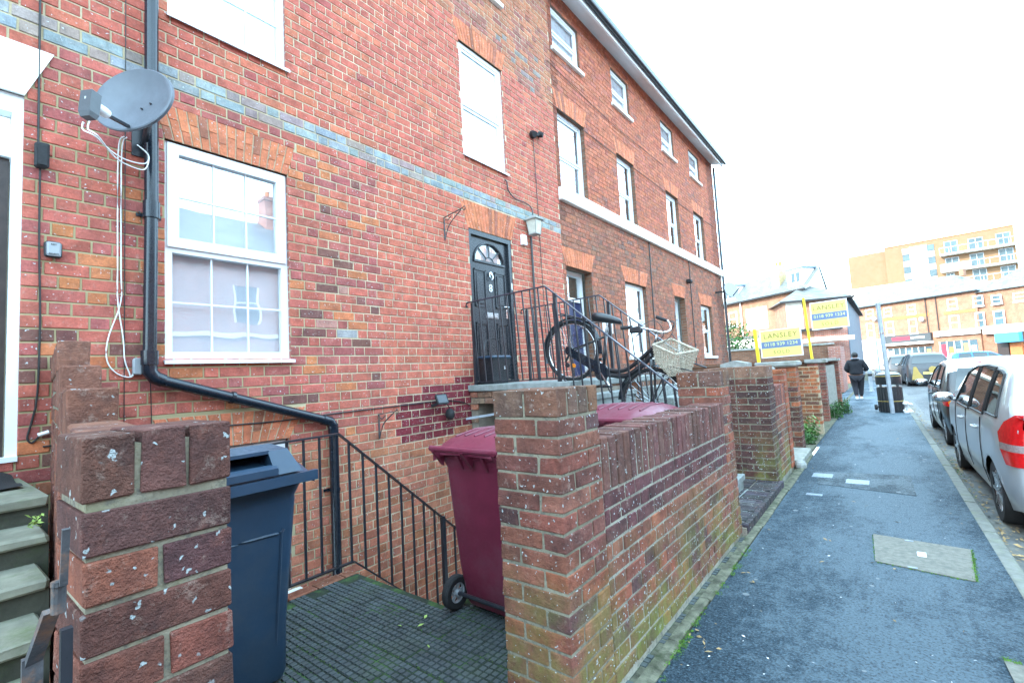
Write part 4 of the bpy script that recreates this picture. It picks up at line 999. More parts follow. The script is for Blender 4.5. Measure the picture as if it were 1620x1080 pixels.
# threshold paving behind the gateway, dark brick-on-edge floor
en = thing('gateway_floor', 'dark brick threshold between the gate piers, a small step above the pavement', 'step', (-1.2, 5, 0))
bx = []
for j in range(24):
    yv = 4.24+j*.0725
    bx += [(-1.03+1.2, -.99+1.2-.0, yv-5, yv+.064-5, -.03, .075)]
    for i in range(3): x0 = -1.26-.225*(i-1)-.0; bx.append((x0-.21+1.2, x0+1.2, yv-5, yv+.064-5, -.03, .07+rnd.uniform(-.004, .003)))
solid_bricks([b for b in bx], en, lambda x, y, z, d: jit((.075, .07, .075), .25), M['gb_o'], M['gb_j'], 110)
s = MB(); s.box(-1.7, -1.0, 4.22, 5.96, -.04, .055); s.build('bed', M['mortar_dark'], en)

def rail_panel(t, pts_top, pts_bot, spacing, bar_w=.013, top_m='black_iron', top_r=.017):
    """top rail polyline, bottom rail polyline (same plane), bars between them every 'spacing' measured along the rail"""
    s = MB()
    for a, b in zip(pts_top, pts_top[1:]): s.bar(a, b, .034, .012)
    s.build('handrail', M[top_m], t, local=True)
    s = MB()
    for a, b in zip(pts_bot, pts_bot[1:]): s.bar(a, b, .03, .01)
    s.build('bottom_rail', M['black_iron'], t, local=True)
    def at(pts, u):
        for a, b in zip(pts, pts[1:]):
            ha = math.hypot(a[0]-pts[0][0], a[1]-pts[0][1]); hb = math.hypot(b[0]-pts[0][0], b[1]-pts[0][1])
            if ha-1e-6 <= u <= hb+1e-6: k = (u-ha)/(hb-ha); return Vector(a).lerp(Vector(b), k)
    L = min(math.hypot(pts_top[-1][0]-pts_top[0][0], pts_top[-1][1]-pts_top[0][1]), math.hypot(pts_bot[-1][0]-pts_bot[0][0], pts_bot[-1][1]-pts_bot[0][1]))
    u = spacing*.6
    while u < L-.02:
        a, b = at(pts_top, u), at(pts_bot, u)
        if a and b: s = MB(); s.bar(a, b, bar_w); s.build('baluster', M['black_iron'], t, local=True)
        u += spacing
# light-well railing: level part then falling with the basement stair
t1 = thing('light_well_railing', 'black iron railing round the light well beside the maroon bin, sloping down with the stair', 'railing', (-3.24, 0, 0))
rail_panel(t1, [(0, .45, 1.02), (0, 1.97, 1.035), (0, 2.95, .18), (0, 3.75, -.5)], [(0, .45, .075), (0, 2.07, .08), (0, 3.05, -.78), (0, 3.75, -1.4)], .118, .014)
s = MB(); s.bar((0, 2.98, .17), (0, 2.98, -1.7), .035); s.bar((0, .47, 1.02), (0, .47, 0), .03); s.bar((0, 3.73, -.48), (0, 3.73, -1.75), .03); s.build('post', M['black_iron'], t1, local=True)
def door_rail(yv, label, xs):
    t = thing('entrance_railing', label, 'railing', (-3.4, yv, 0), group='railings of the front steps')
    xc, xe, zt, ze = xs
    X = lambda x: x+3.4
    s_ = (zt-ze)/(xe-xc)
    rail_panel(t, [(X(-4.06), 0, 2.345), (X(xc), 0, zt), (X(xe), 0, ze)], [(X(-4.0), 0, 1.335), (X(-2.72), 0, 1.335), (X(xe), 0, 1.335-(xe+2.72)*s_*1.0)], .112, .013, 'purple_iron')
    s = MB(); s.bar((X(xc)+.12, 0, zt-.1), (X(xc)+.12, 0, 1.22), .036); s.build('post', M['black_iron'], t, local=True)
    s = MB(); s.bar((X(xe)-.03, 0, ze), (X(xe)-.03, 0, .0), .034); s.build('post', M['black_iron'], t, local=True)
    s = MB(); s.bar((X(-3.99), 0, 2.33), (X(-3.99), 0, 1.14), .034); s.build('post', M['black_iron'], t, local=True)
    s = MB(); s.tube([(X(-4.06), 0, 2.345), (X(-4.085), 0, 2.34), (X(-4.095), 0, 2.31), (X(-4.08), 0, 2.285)], .012, 8); s.build('scroll', M['black_iron'], t, local=True)
door_rail(4.322, 'nearer black iron railing of the front steps, the bicycle leaning behind it', (-2.884, -1.27, 2.365, .98))
door_rail(5.47, 'further black iron railing of the front steps, right of the saddle', (-2.817, -1.80, 2.37, 1.51))
# steps of the next house
l2 = thing('entrance_steps', 'stone steps up to the navy door of the next house', 'steps', (-3.4, 7.3, 0))
s = MB(); s.cbox(-4.09, -2.9, 6.72, 7.95, 1.2, 1.285, None, .01); s.build('landing_slab', M['slab'], l2)
s = MB(); s.box(-4.09, -2.9, 6.76, 7.9, -.05, 1.2)
s.build('side_wall', M['brown_brick'], l2)
for k in range(7): t = MB(); x0 = -2.9+k*.24; t.cbox(x0+.002, x0+.24, 6.78, 7.9, -.04, 1.285-(k+1)*.165, None, .008); t.build('step', M['slab'], l2)

# ================================================================== GARDEN WALLS
def gcol(x, y, z, d):
    r = rnd.random()
    b = (.29, .105, .072) if r < .5 else (.22, .085, .065) if r < .75 else (.36, .115, .07) if r < .9 else (.13, .065, .06)
    if z > 1.2: b = (.25, .12, .075) if r < .6 else (.19, .11, .08)
    if y < .6: b = rnd.choice([(.16, .065, .052), (.13, .06, .055), (.2, .07, .05), (.25, .085, .055)]) if z > .75 else rnd.choice([(.14, .06, .045), (.22, .075, .045), (.11, .05, .045)])
    return jit(b, .14)
def pier_boxes(x0, x1, y0, y1, z0, n, course=.075, jt=.011):
    out = []
    for k in range(n):
        za, zb = z0+k*course, z0+(k+1)*course-jt; S = .1025; L = .2175
        wx, wy = x1-x0, y1-y0
        if wy < .25:
            if k % 2: out.append((x0, x1, y0, y1, za, zb))
            else: m = y0+wy*rnd.uniform(.46, .54); out += [(x0, x1, y0, m-jt/2, za, zb), (x0, x1, m+jt/2, y1, za, zb)]
            continue
        if k % 2:
            out += [(x0, x0+L, y0, y0+S, za, zb), (x0+L+jt, x1, y0, y0+L, za, zb), (x1-L, x1, y0+L+jt, y1, za, zb), (x0, x1-L-jt, y0+S+jt, y1, za, zb)]
        else:
            out += [(x1-L, x1, y0, y0+S, za, zb), (x0, x1-L-jt, y0, y0+L, za, zb), (x0, x0+L, y0+L+jt, y1, za, zb), (x0+L+jt, x1, y0+S+jt, y1, za, zb)]
    return out
def edge_cap(x0, x1, y0, y1, z0, z1, nx=2, jt=.011):
    out = []; y = y0; n = max(1, round((y1-y0)/.077)); w = (y1-y0)/n
    for k in range(n):
        q = (x1-x0)/nx
        for i in range(nx): out.append((x0+i*q+(jt/2 if i else 0), x0+(i+1)*q-(jt/2 if i < nx-1 else 0), y0+k*w+(jt/2 if k else 0), y0+(k+1)*w-(jt/2 if k < n-1 else 0), z0, z1+rnd.uniform(-.003, .003)))
    return out
def core(t, boxes, m='mortar_garden', ins=.005):
    s = MB(); 
    for b in boxes: s.box(b[0]+ins, b[1]-ins, b[2]+ins, b[3]-ins, b[4], b[5]-ins)
    return s.build('mortar_bed', M[m], t, local=True)
def shift(bs, o): return [(b[0]-o[0], b[1]-o[0], b[2]-o[1], b[3]-o[1], b[4], b[5]) for b in bs]
# near gate pier
o = (-1.14, .28); p1 = thing('gate_pier', 'nearest brick gate pier, dark bricks spotted with lichen, at the bottom left', 'gate pier', (*o, 0))
bs = pier_boxes(-1.245, -1.03, .172, .392, -.03, 16, .078, .009)+edge_cap(-1.245, -1.03, .172, .392, 1.227, 1.335, 1, .007)
solid_bricks(shift(bs, o), p1, gcol, M['gb_o'], M['gb_j'], ch=.002); core(p1, shift([(-1.245, -1.03, .172, .392, -.05, 1.32)], o), ins=.006)
# skewed half-brick side wall up the left steps, top stepping down to the pier
ang = math.atan(.117)
sw = thing('stepped_side_wall', 'half-brick side wall beside the left steps, its top stepping down towards the near pier', 'wall', (-4.09, .535, 0), -ang)
def top_at(u): return 1.66 if u < 1.25 else 1.52 if u < 1.8 else 1.425 if u < 2.35 else 1.33
bs = []; z = -.02; row = 0
while z < 1.62:
    u = .0 - (.11 if row % 2 else 0)
    while u < 2.86:
        a, b = max(u, 0), min(u+.214, 2.84)
        if b-a > .03 and z+.065 <= top_at((a+b)/2)-.1: bs.append((a, b, 0, .1025, z, z+.066))
        u += .225
    z += .077; row += 1
for (a, b) in ((0, 1.25), (1.25, 1.8), (1.8, 2.35), (2.35, 2.84)):
    zt = top_at((a+b)/2); n = round((b-a)/.22)
    ztop0 = max([q[5] for q in bs if a <= (q[0]+q[1])/2 <= b])+.011
    for k in range(n): bs.append((a+(b-a)*k/n+(.005 if k else 0), a+(b-a)*(k+1)/n-(.005 if k < n-1 else 0), -.004, .1065, ztop0, zt))
solid_bricks(bs, sw, lambda x, y, z, d: jit((.27, .12, .08) if d[2] > .07 else rnd.choice([(.24, .1, .07), (.2, .08, .06), (.3, .11, .07)])), M['gb_o'], M['gb_j'], ch=.005)
core(sw, [(0, 1.25, 0, .1025, -.05, 1.64), (1.25, 1.8, 0, .1025, -.05, 1.5), (1.8, 2.35, 0, .1025, -.05, 1.4), (2.35, 2.84, 0, .1025, -.05, 1.32)])
bs = [(0, .1, .104+.0, .104+.085, 1.0+k*.077, 1.0+k*.077+.066) for k in range(8)]
qs = thing('brick_stub', 'short stub of ochre bricks where the stepped wall meets the house', 'brickwork', (-4.09, .535, 0), -ang)
solid_bricks(bs, qs, lambda x, y, z, d: jit((.3, .17, .06), .2), M['gb_o'], M['gb_j'])
core(qs, [(0, .1, .104, .189, .9, 1.6)], ins=.006)
# front wall with soldier coping, between two piers
o = (-1.14, 2.9); w2 = thing('front_wall', 'brick front wall with upright soldier coping and green algae, between two gate piers', 'wall', (*o, 0))
X0, X1 = -1.245, -1.03
def flem_wall(x0, x1, y0, y1, z0, n, course=.075, jt=.011):
    out = []
    for k in range(n):
        za, zb = z0+k*course, z0+(k+1)*course-jt; y = y0-(.17 if k % 2 else 0); i = 0
        while y < y1:
            L = (.214 if i % 2 == 0 else .1025); a, b = max(y, y0), min(y+L, y1)
            if b-a > .03:
                if i % 2: out.append((x0, x1, a, b, za, zb))
                else: out += [(x0, x0+.1025, a, b, za, zb), (x1-.1025, x1, a, b, za, zb)]
            y += L+jt; i += 1
    return out
bs = flem_wall(X0, X1, 1.915, 3.945, .03, 11)
n = 27; 
for k in range(n):
    y0 = 1.915+k*(2.03/n); bs.append((X0, X1+rnd.uniform(-.003, .004), y0+.005, y0+2.03/n-.006, .858, 1.09+rnd.uniform(-.005, .005)))
solid_bricks(shift(bs, o), w2, lambda x, y, z, d: jit((.19, .085, .07), .2) if d[2] > .1 else (jit((.15, .06, .06), .14) if .6 < z < .86 else gcol(x, y, z, d)), M['wb_o'], M['wb_j'], budget=295)
core(w2, shift([(X0, X1, 1.9, 3.96, -.05, 1.07)], o), 'mortar_wall')
o = (-1.19, 1.74); p2 = thing('gate_pier', 'brick gate pier in the foreground centre, left end of the front wall', 'gate pier', (*o, 0))
bs = pier_boxes(-1.36, -1.03, 1.575, 1.91, .02, 16)+edge_cap(-1.36, -1.03, 1.575, 1.91, 1.222, 1.333, 2)
solid_bricks(shift(bs, o), p2, gcol, M['wb_o'], M['wb_j']); core(p2, shift([(-1.36, -1.03, 1.575, 1.91, -.05, 1.32)], o))
o = (-1.19, 4.08); p3 = thing('gate_pier', 'brick gate pier at the far end of the front wall, below the bicycle basket', 'gate pier', (*o, 0))
bs = pier_boxes(-1.375, -1.03, 3.95, 4.215, .02, 16)+edge_cap(-1.375, -1.03, 3.95, 4.215, 1.222, 1.343, 2)
solid_bricks(shift(bs, o), p3, gcol, M['wb_o'], M['wb_j']); core(p3, shift([(-1.375, -1.03, 3.95, 4.215, -.05, 1.33)], o))
# next wall beyond the gateway
o = (-1.3, 6.1); p4 = thing('gate_pier', 'dark brick pier on the far side of the gateway, its face to the camera', 'gate pier', (*o, 0))
bs = pier_boxes(-1.05-.3395, -1.05, 5.95, 6.29, .02, 16)+pier_boxes(-1.05-.3395*2-.008, -1.05-.3475, 5.95, 6.29, .02, 16)+edge_cap(-1.74, -1.05, 5.95, 6.29, 1.222, 1.348, 4)
solid_bricks(shift(bs, o), p4, lambda x, y, z, d: jit((.27, .15, .1), .15) if d[2] > .1 else jit(rnd.choice([(.12, .05, .04), (.15, .06, .045), (.10, .05, .045)]), .12), M['wb_o'], M['wb_j']); core(p4, shift([(-1.737, -1.05, 5.95, 6.29, -.05, 1.33)], o))
o = (-1.15, 6.7); w4 = thing('front_wall', 'second front wall with soldier coping, beyond the gateway, yellow-green near its foot', 'wall', (*o, 0))
bs = flem_wall(-1.265, -1.05, 6.295, 6.99, .03, 11)
for k in range(9): y0 = 6.295+k*.0775; bs.append((-1.265, -1.05, y0+.004, y0+.071, .858, 1.105))
solid_bricks(shift(bs, o), w4, gcol, M['wb_o'], M['wb_j'], 120); core(w4, shift([(-1.265, -1.05, 6.29, 6.995, -.05, 1.09)], o), 'mortar_wall')
o = (-1.15, 7.1); p4b = thing('gate_pier', 'slim bright red brick pier ending the second front wall', 'gate pier', (*o, 0))
bs = pier_boxes(-1.265, -1.04, 7.0, 7.21, .02, 17, .075)
solid_bricks(shift(bs, o), p4b, lambda x, y, z, d: jit((.42, .13, .07), .2), M['gb_o'], M['gb_j'], 60); core(p4b, shift([(-1.265, -1.04, 7.0, 7.21, -.05, 1.27)], o))
s = thing('threshold_slab', 'pale stone threshold between the red pier and the capped pier', 'step', (-1.2, 7.75, 0))
q = MB(); q.cbox(-1.6, -.965, 7.23, 8.28, -.04, .085, None, .01); q.build('slab', M['concrete'], s)
q = MB(); q.sphere((-.97, 7.16, .03), .07, 9, 7, (1, 1.3, 1.1)); q.build('rounded_stone', M['stone'], s)
o = (-1.27, 8.45); p5 = thing('gate_pier', 'orange and dark brick pier carrying a broad flat stone cap', 'gate pier', (*o, 0))
bs = pier_boxes(-1.40, -1.075, 8.3, 8.63, .02, 17)
solid_bricks(shift(bs, o), p5, lambda x, y, z, d: jit((.4, .13, .06) if z > 1.0 or rnd.random() < .25 else (.14, .06, .045), .15), M['gb_o'], M['gb_j'], 110); core(p5, shift([(-1.40, -1.075, 8.3, 8.63, -.05, 1.29)], o))
q = MB(); q.cbox(-1.62+1.27, -1.03+1.27, 8.22-8.45, 8.72-8.45, 1.30, 1.385, None, .015, .004); q.build('cap_stone', M['stone'], p5, local=True)
q = MB(); q.sphere((-1.42+1.27, 8.22-8.45, 1.27), .07, 9, 7, (1.3, .8, .8)); q.build('stone_corbel', M['stone'], p5, local=True)
s = thing('cap_stone', 'small weathered stone cap showing above the dark pier', 'stone cap', (-2.0, 8.6, 0))
q = MB(); q.prism([(-2.2, 8.5, 1.33), (-1.78, 8.5, 1.33), (-1.78, 8.5, 1.39), (-1.99, 8.5, 1.44), (-2.2, 8.5, 1.39)], (0, .35, 0)); q.build('cap', M['stone'], s)
q = MB(); q.box(-2.15, -1.83, 8.52, 8.83, -.05, 1.33); q.build('post', M['brown_brick'], s)
o = (-1.15, 10.6); w6 = thing('low_wall', 'bright orange weathered brick wall end beyond the capped pier', 'wall', (*o, 0))
bs = []
for k in range(15):
    za = .18+k*.072; x = -1.36-(.11 if k % 2 else 0)
    while x < -1.0:
        a, b = max(x, -1.36), min(x+.214, -1.0)
        if b-a > .03: bs.append((a, b, 10.5, 10.72, za, za+.06))
        x += .226
solid_bricks(shift(bs, o), w6, lambda x, y, z, d: jit((.42, .14, .06) if rnd.random() < .7 else (.22, .1, .06), .18), M['gb_o'], M['gb_j'], 70); core(w6, shift([(-1.36, -1.0, 10.5, 10.72, -.1, 1.26)], o), 'arch_mortar')
o = (-1.2, 14); w7 = thing('garden_wall', 'long rendered garden wall with brick piers and a flat stone coping', 'wall', (*o, 0))
q = MB(); q.box(-.2, .02, -1.0, 2.9, -.12, 1.2); q.box(-.28, .08, -1.1, 3.0, 1.385-.06, 1.46-.06); q.build('rendered_panel', M['concrete'], w7, local=True)
for yv in (12.85, 16.9):
    bs = shift(pier_boxes(-1.42, -1.09, yv, yv+.33, -.05, 18), o); solid_bricks(bs, w7, lambda x, y, z, d: jit(rnd.choice([(.3, .1, .07), (.2, .08, .06)]), .15), M['gb_o'], M['gb_j'], 60)
    core(w7, shift([(-1.42, -1.09, yv, yv+.33, -.1, 1.3)], o)); q = MB(); q.cbox(-1.47+1.2, -1.04+1.2, yv-14-.05, yv-14+.38, 1.3, 1.38, None, .01); q.build('cap_stone', M['stone'], w7, local=True)
q = MB(); q.box(-3.2, -.2, -1.0, -.8, -.12, 1.33); q.box(-3.2, -.2, -1.05, -.75, 1.33, 1.40); q.build('return_wall', M['brown_brick'], w7, local=True)
# big brown boundary wall across
o = (-4, 26); w8 = thing('boundary_wall', 'tall brown brick boundary wall with pale coping below the estate-agent boards', 'wall', (*o, gz(26)))
q = MB(); q.box(-6, 2.3, 0, .33, 0, 2.15); q.build('wall_body', M['brown_brick'], w8, local=True)
q = MB(); q.box(-6.05, 2.25, -.05, .38, 2.15, 2.25); q.build('coping', M['stone'], w8, local=True)
q = MB(); q.box(2.05, 2.5, -.6, 2.2, 0, 2.05); q.build('end_pier', M['opp_brick'], w8, local=True)
# footing strip along the pavement
ft = MB()
y_ = -1.0
while y_ < 8.2:
    y2 = y_+rnd.uniform(.35, .6); w_ = rnd.uniform(-.012, .008)
    ft.prism([(-.992, y_, -.1), (-.935+w_, y_, -.1), (-.93+w_, y_, .006), (-.95, y_, .014), (-.992, y_, .012)], (0, min(y2, 8.2)-y_-.004, 0)); y_ = y2
ft.box(-1.03, -.985, -1, 8.2, -.1, -.004)
for a, b in ((8.2, 12), (12, 17), (17, 26)): ft.quad((-1.2, a, gz(a)+.012), (-.98 if b<=17 else -1.1, a, gz(a)+.012), (-.98 if b<=17 else -1.1, b, gz(b)+.012), (-1.2, b, gz(b)+.012))
structure(ft, 'wall_footing', M['footing'])
# left steps to the white-framed door
ls = thing('front_steps', 'mossy pale stone steps up to the white-framed door at the far left', 'steps', (-3.6, -.1, 0))
def ywall(x): return .525-(x+4.09)*.1175
for k in range(8):
    x1 = -3.16+k*.265; zt = .955-k*.12; x0 = -4.09 if k == 0 else x1-.285
    t = MB(); ya = -1.3
    while ya < ywall(x1)-.01:
        yb = ya+.33 if ya+.33 < ywall(x1)-.08 else ywall(x1)-.003
        t.cbox(x0, x1+.02, ya, yb-.006, zt-.045, zt, None, .007, .002); ya = yb
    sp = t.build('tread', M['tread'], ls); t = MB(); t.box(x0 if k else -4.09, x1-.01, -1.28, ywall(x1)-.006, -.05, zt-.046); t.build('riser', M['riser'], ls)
th = thing('door_mat', 'crumpled black rubber mat at the foot of the left door', 'mat', (-3.9, .1, .957))
s = MB(); nx, ny = 10, 16; rows = []
for i in range(nx+1):
    for j in range(ny+1):
        x = -4.07+.55*i/nx; y = -.5+.86*j/ny; h = .012+.14*math.exp(-((x+4.05)/.16)**2)*math.exp(-((y-.2)/.1)**2)+.01*math.sin(j*2.1)*math.sin(i*.9)
        rows.append((x, y, .957+h))
s.add(rows, [(i*(ny+1)+j, (i+1)*(ny+1)+j, (i+1)*(ny+1)+j+1, i*(ny+1)+j+1) for i in range(nx) for j in range(ny)]); o_ = s.build('mat_sheet', M['rubber'], th, smooth=True)
th = thing('weed', 'small green weed growing in the corner of the second left step', 'weed', (-2.95, .36, .85)); s = MB()
for i in range(30): leaf(s, -2.93+rnd.gauss(0, .02), .34+rnd.gauss(0, .012), .86+rnd.random()*.05, .012, 1)
s.build('leaves', M['leaf_lime'], th)
# old iron gate folded beside the near pier
gt_ = thing('iron_gate', 'rusty iron gate edge with hinge, hanging on the near pier at the bottom left', 'gate', (-.93, .14, 0))
s = MB(); s.bar((-.872, .13, 1.225), (-.885, .13, 1.15), .008, .006); s.cyl((-.903, .128, 1.128), (0, 0, 1), .008, .035, 12); s.cyl((-.9, .128, 1.15), (0, 0, 1), .009, .006, 12); s.build('hinge', M['rust_iron'], gt_)
s = MB(); s.bar((-.93, .125, 1.108), (-1.0, .115, 1.02), .018, .008); s.bar((-1.0, .115, 1.03), (-1.0, .115, .1), .022, .012); s.build('gate_frame', M['rust_iron'], gt_)
s = MB(); s.bar((-.895, .135, 1.09), (-.9, .135, .1), .012, .012); s.build('gate_stile', M['black_iron'], gt_)

# ================================================================== WHEELIE BINS
def make_bin(name, label, m, grip=True):
    t = thing(name, label, 'wheelie bin'); b = MB()
    def ring(w, yb, yf, z, r=.04):
        pts = []
        for (cx, cy, a0) in ((w-r, yf-r, 0), (-w+r, yf-r, 90), (-w+r, yb+r, 180), (w-r, yb+r, 270)):
            for k in range(4): a = math.radians(a0+k*30); pts.append((cx+r*math.cos(a), cy+r*math.sin(a), z))
        return pts
    b.loft([ring(.225, -.22, .25, .03), ring(.232, -.235, .26, .06), ring(.236, -.28, .265, .28), ring(.262, -.325, .315, .84), ring(.262, -.325, .315, .86), ring(.285, -.345, .335, .92), ring(.29, -.35, .34, .965)])
    bo = b.build('body', M[m], t, smooth=True); smooth_by_angle(bo, 40)
    b = MB(); b.loft([ring(.296, -.356, .346, .925), ring(.300, -.36, .35, .93), ring(.300, -.36, .35, .965), ring(.296, -.356, .346, .97)]); b.build('rim', M[m], bo)
    # raised rounded panel lines on front
    b = MB(); pts = [(-.17, .0, .10), (-.185, 0, .66), (-.165, 0, .70), (.165, 0, .70), (.185, 0, .66), (.17, 0, .10)]
    yf = lambda z: .262+(z-.28)*.0893+.003
    b.tube([(x, yf(z), z) for x, y, z in catmull(pts, 5) for (x, y, z) in [(x, y, z)]], .007, 6); b.build('front_panel_edge', M[m], bo)
    for sx in (-1, 1):
        b = MB(); b.tube([(sx*.245, y, z) for y, z in ((-.2, .12), (-.24, .62), (-.2, .66), (.18, .66), (.22, .62), (.17, .12))], .006, 6)
        b.v = [(sx*(.232+max(0, (z-.06))*.04), y, z) for x, y, z in b.v]
    # lid, domed, hinged at the back
    l = MB(); prof = [(-.40, .955), (-.38, 1.0), (-.30, 1.045), (-.1, 1.075), (.12, 1.068), (.26, 1.045), (.34, 1.015), (.395, .985), (.40, .965)]
    rings = []
    for (y, z) in prof:
        w = .30 if y > -.37 else .28; rr = []
        for k in range(9): u = -1+2*k/8; rr.append((w*u, y, z-.035*abs(u)**4-(.0 if abs(u) < .95 else .012)))
        rings.append(rr)
    n = 9; vs = [p for r in rings for p in r]; lo = [(p[0], p[1], max(.955, p[2]-.02)) for p in vs]; m_ = len(vs)
    fs = [(k*n+i, k*n+i+1, (k+1)*n+i+1, (k+1)*n+i) for k in range(len(rings)-1) for i in range(n-1)]
    fs2 = [tuple(i+m_ for i in f[::-1]) for f in fs]
    edge = [k for k in range(n)]+[(k)*n+n-1 for k in range(1, len(rings))]+[(len(rings)-1)*n+k for k in range(n-2, -1, -1)]+[k*n for k in range(len(rings)-2, 0, -1)]
    fs3 = [(a, a+m_, b_+m_, b_) for a, b_ in zip(edge, edge[1:]+edge[:1])]
    l.add(vs+lo, fs+fs2+fs3); lid = l.build('lid', M[m], t, smooth=True); smooth_by_angle(lid, 35)
    s = MB()
    for sx in (-1, 1): s.loft([[(sx*.31, -.3, .93), (sx*.31, .38, .93), (sx*.31, .41, .96), (sx*.31, -.36, .96)], [(sx*.298, -.3, .93), (sx*.298, .38, .93), (sx*.298, .41, .965), (sx*.298, -.36, .965)]])
    s.box(-.31, .31, .39, .415, .93, .975); s.build('lid_skirt', M[m], lid)
    s = MB(); s.prism([(-.14, .16, 1.06), (-.12, .24, 1.095), (-.12, .335, 1.085), (-.16, .40, .985)], (.0, 0, 0)) if False else None
    if not grip:
        s = MB()
        for k in range(6): x = -.2+.08*k; s.tube([(x, -.28, 1.052-.035*abs(x/.3)**4), (x, -.1, 1.076-.035*abs(x/.3)**4), (x, .12, 1.069-.035*abs(x/.3)**4)], .006, 6)
        s.build('lid_ribs', M[m], lid); s = MB()
    def blk(a0, a1, b0, b1):      # tapered block between lower u-range a and upper u-range b
        s.loft([[(a0, .14, 1.045), (a1, .14, 1.045), (a1, .41, .985), (a0, .41, .985)], [(b0, .2, 1.105), (b1, .2, 1.105), (b1, .36, 1.09), (b0, .36, 1.09)]])
    if grip: blk(-.235, -.11, -.19, -.10); blk(.11, .235, .10, .19)
    if grip: s.loft([[(-.11, .2, 1.092), (.11, .2, 1.092), (.11, .362, 1.077), (-.11, .362, 1.077)], [(-.11, .2, 1.107), (.11, .2, 1.107), (.105, .362, 1.092), (-.105, .362, 1.092)]])
    s.prism([(-.12, .38, 1.0), (.12, .38, 1.0), (.12, .415, .985), (-.12, .415, .985)], (0, 0, .03)); s.build('lid_grip', M[m], lid)
    if grip: s = MB(); s.box(-.11, .11, .2, .205, 1.0, 1.095); s.prism([(-.11, .2, 1.06), (.11, .2, 1.06), (.11, .39, .99), (-.11, .39, .99)], (0, 0, .003)); s.build('grip_slot', M['slot_dark'], lid)
    s = MB(); s.box(-.06, .06, .27, .275, 1.09, 1.094)
    # back handle bar on brackets
    h = MB(); h.tube([(-.27, -.425, .99), (.27, -.425, .99)], .017, 10)
    for x in (-.24, 0, .24): h.prism([(x-.012, -.34, .99), (x-.012, -.44, 1.0), (x-.012, -.44, .975), (x-.012, -.36, .88)], (.024, 0, 0))
    for x in (-.1, .1): h.prism([(x-.01, -.33, .96), (x-.01, -.39, .96), (x-.01, -.335, .86)], (.02, 0, 0))
    h.build('handle_bar', M[m], t)
    a = MB(); a.cyl((0, -.27, .1), (1, 0, 0), .012, .56, 8); a.build('axle', M['black_iron'], t)
    for sx in (-1, 1):
        w = MB(); w.lathe([(.06, -.025), (.088, -.026), (.1, -.016), (.1, .016), (.088, .026), (.06, .025), (.06, -.025)], (sx*.275, -.27, .1), 'x', 24, cap=False); wo = w.build('wheel', M['rubber'], t, smooth=True); smooth_by_angle(wo, 40)
        w = MB(); w.cyl((sx*.275, -.27, .1), (1, 0, 0), .02, .062, 10); w.lathe([(.058, -.012), (.066, -.02), (.066, .02), (.058, .012), (.058, -.012)], (sx*.275, -.27, .1), 'x', 20, cap=False)
        for k in range(6): an = k*math.pi/3; w.bar((sx*.275, -.27, .1), (sx*.275, -.27+.06*math.cos(an), .1+.06*math.sin(an)), .012, .02)
        w.build('hub', M['grey_plastic'], wo)
    return t
def place(t, x, y, z, rz, sc=1): t.location = (x, y, z); t.rotation_euler = (0, 0, math.radians(rz)); t.scale = (sc, sc, sc); return t
b1 = make_bin('wheelie_bin', 'maroon wheelie bin standing on the blue pavers, left of the foreground pier', 'bin_maroon', False); place(b1, -1.895, 2.345, 0, -1.5)
b2 = copy_tree(b1); b2['label'] = 'second maroon wheelie bin behind the front wall, only its lid and top showing'; place(b2, -1.60, 3.52, .0, -2, 1.05)
for b_ in (b1, b2): b_['group'] = 'maroon wheelie bins'
b3 = make_bin('wheelie_bin', 'dark blue-grey wheelie bin beside the nearest gate pier, its grip facing the road', 'bin_dark'); place(b3, -2.62, .90, 0, -88, 1.02)
th = thing('loose_board', 'thin grey board laid across the stair well just behind the first maroon bin', 'board', (-2.8, 3.5, 1.03))
s = MB(); s.prism([(-3.25, 3.35, .99), (-2.1, 3.35, 1.14), (-2.1, 3.7, 1.14), (-3.25, 3.7, .99)], (0, 0, .022)); s.build('panel', M['galv'], th)
# ================================================================== BICYCLE
bk = thing('bicycle', 'black step-through bicycle with a wicker front basket, leaning on the front steps railing', 'bicycle', (-2.3, 4.56, 0))
RW, FW = Vector((-2.735, 4.56, 1.637)), Vector((-1.835, 4.56, 1.055)); BY = 4.56
def V(x, z, dy=0): return Vector((x, BY+dy, z))
def bwheel(c, r, nm):
    w = MB(); n = 40
    def torus(R, rr, k=8):
        rings = []
        for i in range(n+1):
            a = 2*math.pi*i/n; rings.append([c+Vector(((R+rr*math.cos(2*math.pi*j/k))*math.cos(a), rr*math.sin(2*math.pi*j/k), (R+rr*math.cos(2*math.pi*j/k))*math.sin(a))) for j in range(k)])
        return rings
    w.loft(torus(r-.018, .019), False); wo = w.build('wheel', M['rubber'], bk, smooth=True)
    w = MB(); w.loft(torus(r-.043, .009, 6), False); w.build('rim', M['alu'], wo, smooth=True)
    w = MB()
    for k in range(28):
        a = 2*math.pi*k/28; b = a+(.35 if k % 2 else -.35); s_ = .02 if k % 4 < 2 else -.02
        w.tube([c+Vector((.02*math.cos(b), s_, .02*math.sin(b))), c+Vector(((r-.045)*math.cos(a), 0, (r-.045)*math.sin(a)))], .0014, 4, False)
    w.build('spokes', M['alu'], wo)
    w = MB(); w.cyl(c, (0, 1, 0), .024, .08, 12); w.build('hub', M['black_iron'], wo)
    return wo
rw = bwheel(RW, .343, 'rear'); fwh = bwheel(FW, .343, 'front')
s = MB(); s.sphere(RW+Vector((.03, -.035, -.17)), .028, 8, 6, (1.2, .4, .9)); s.build('spoke_reflector', M['amber'], rw)
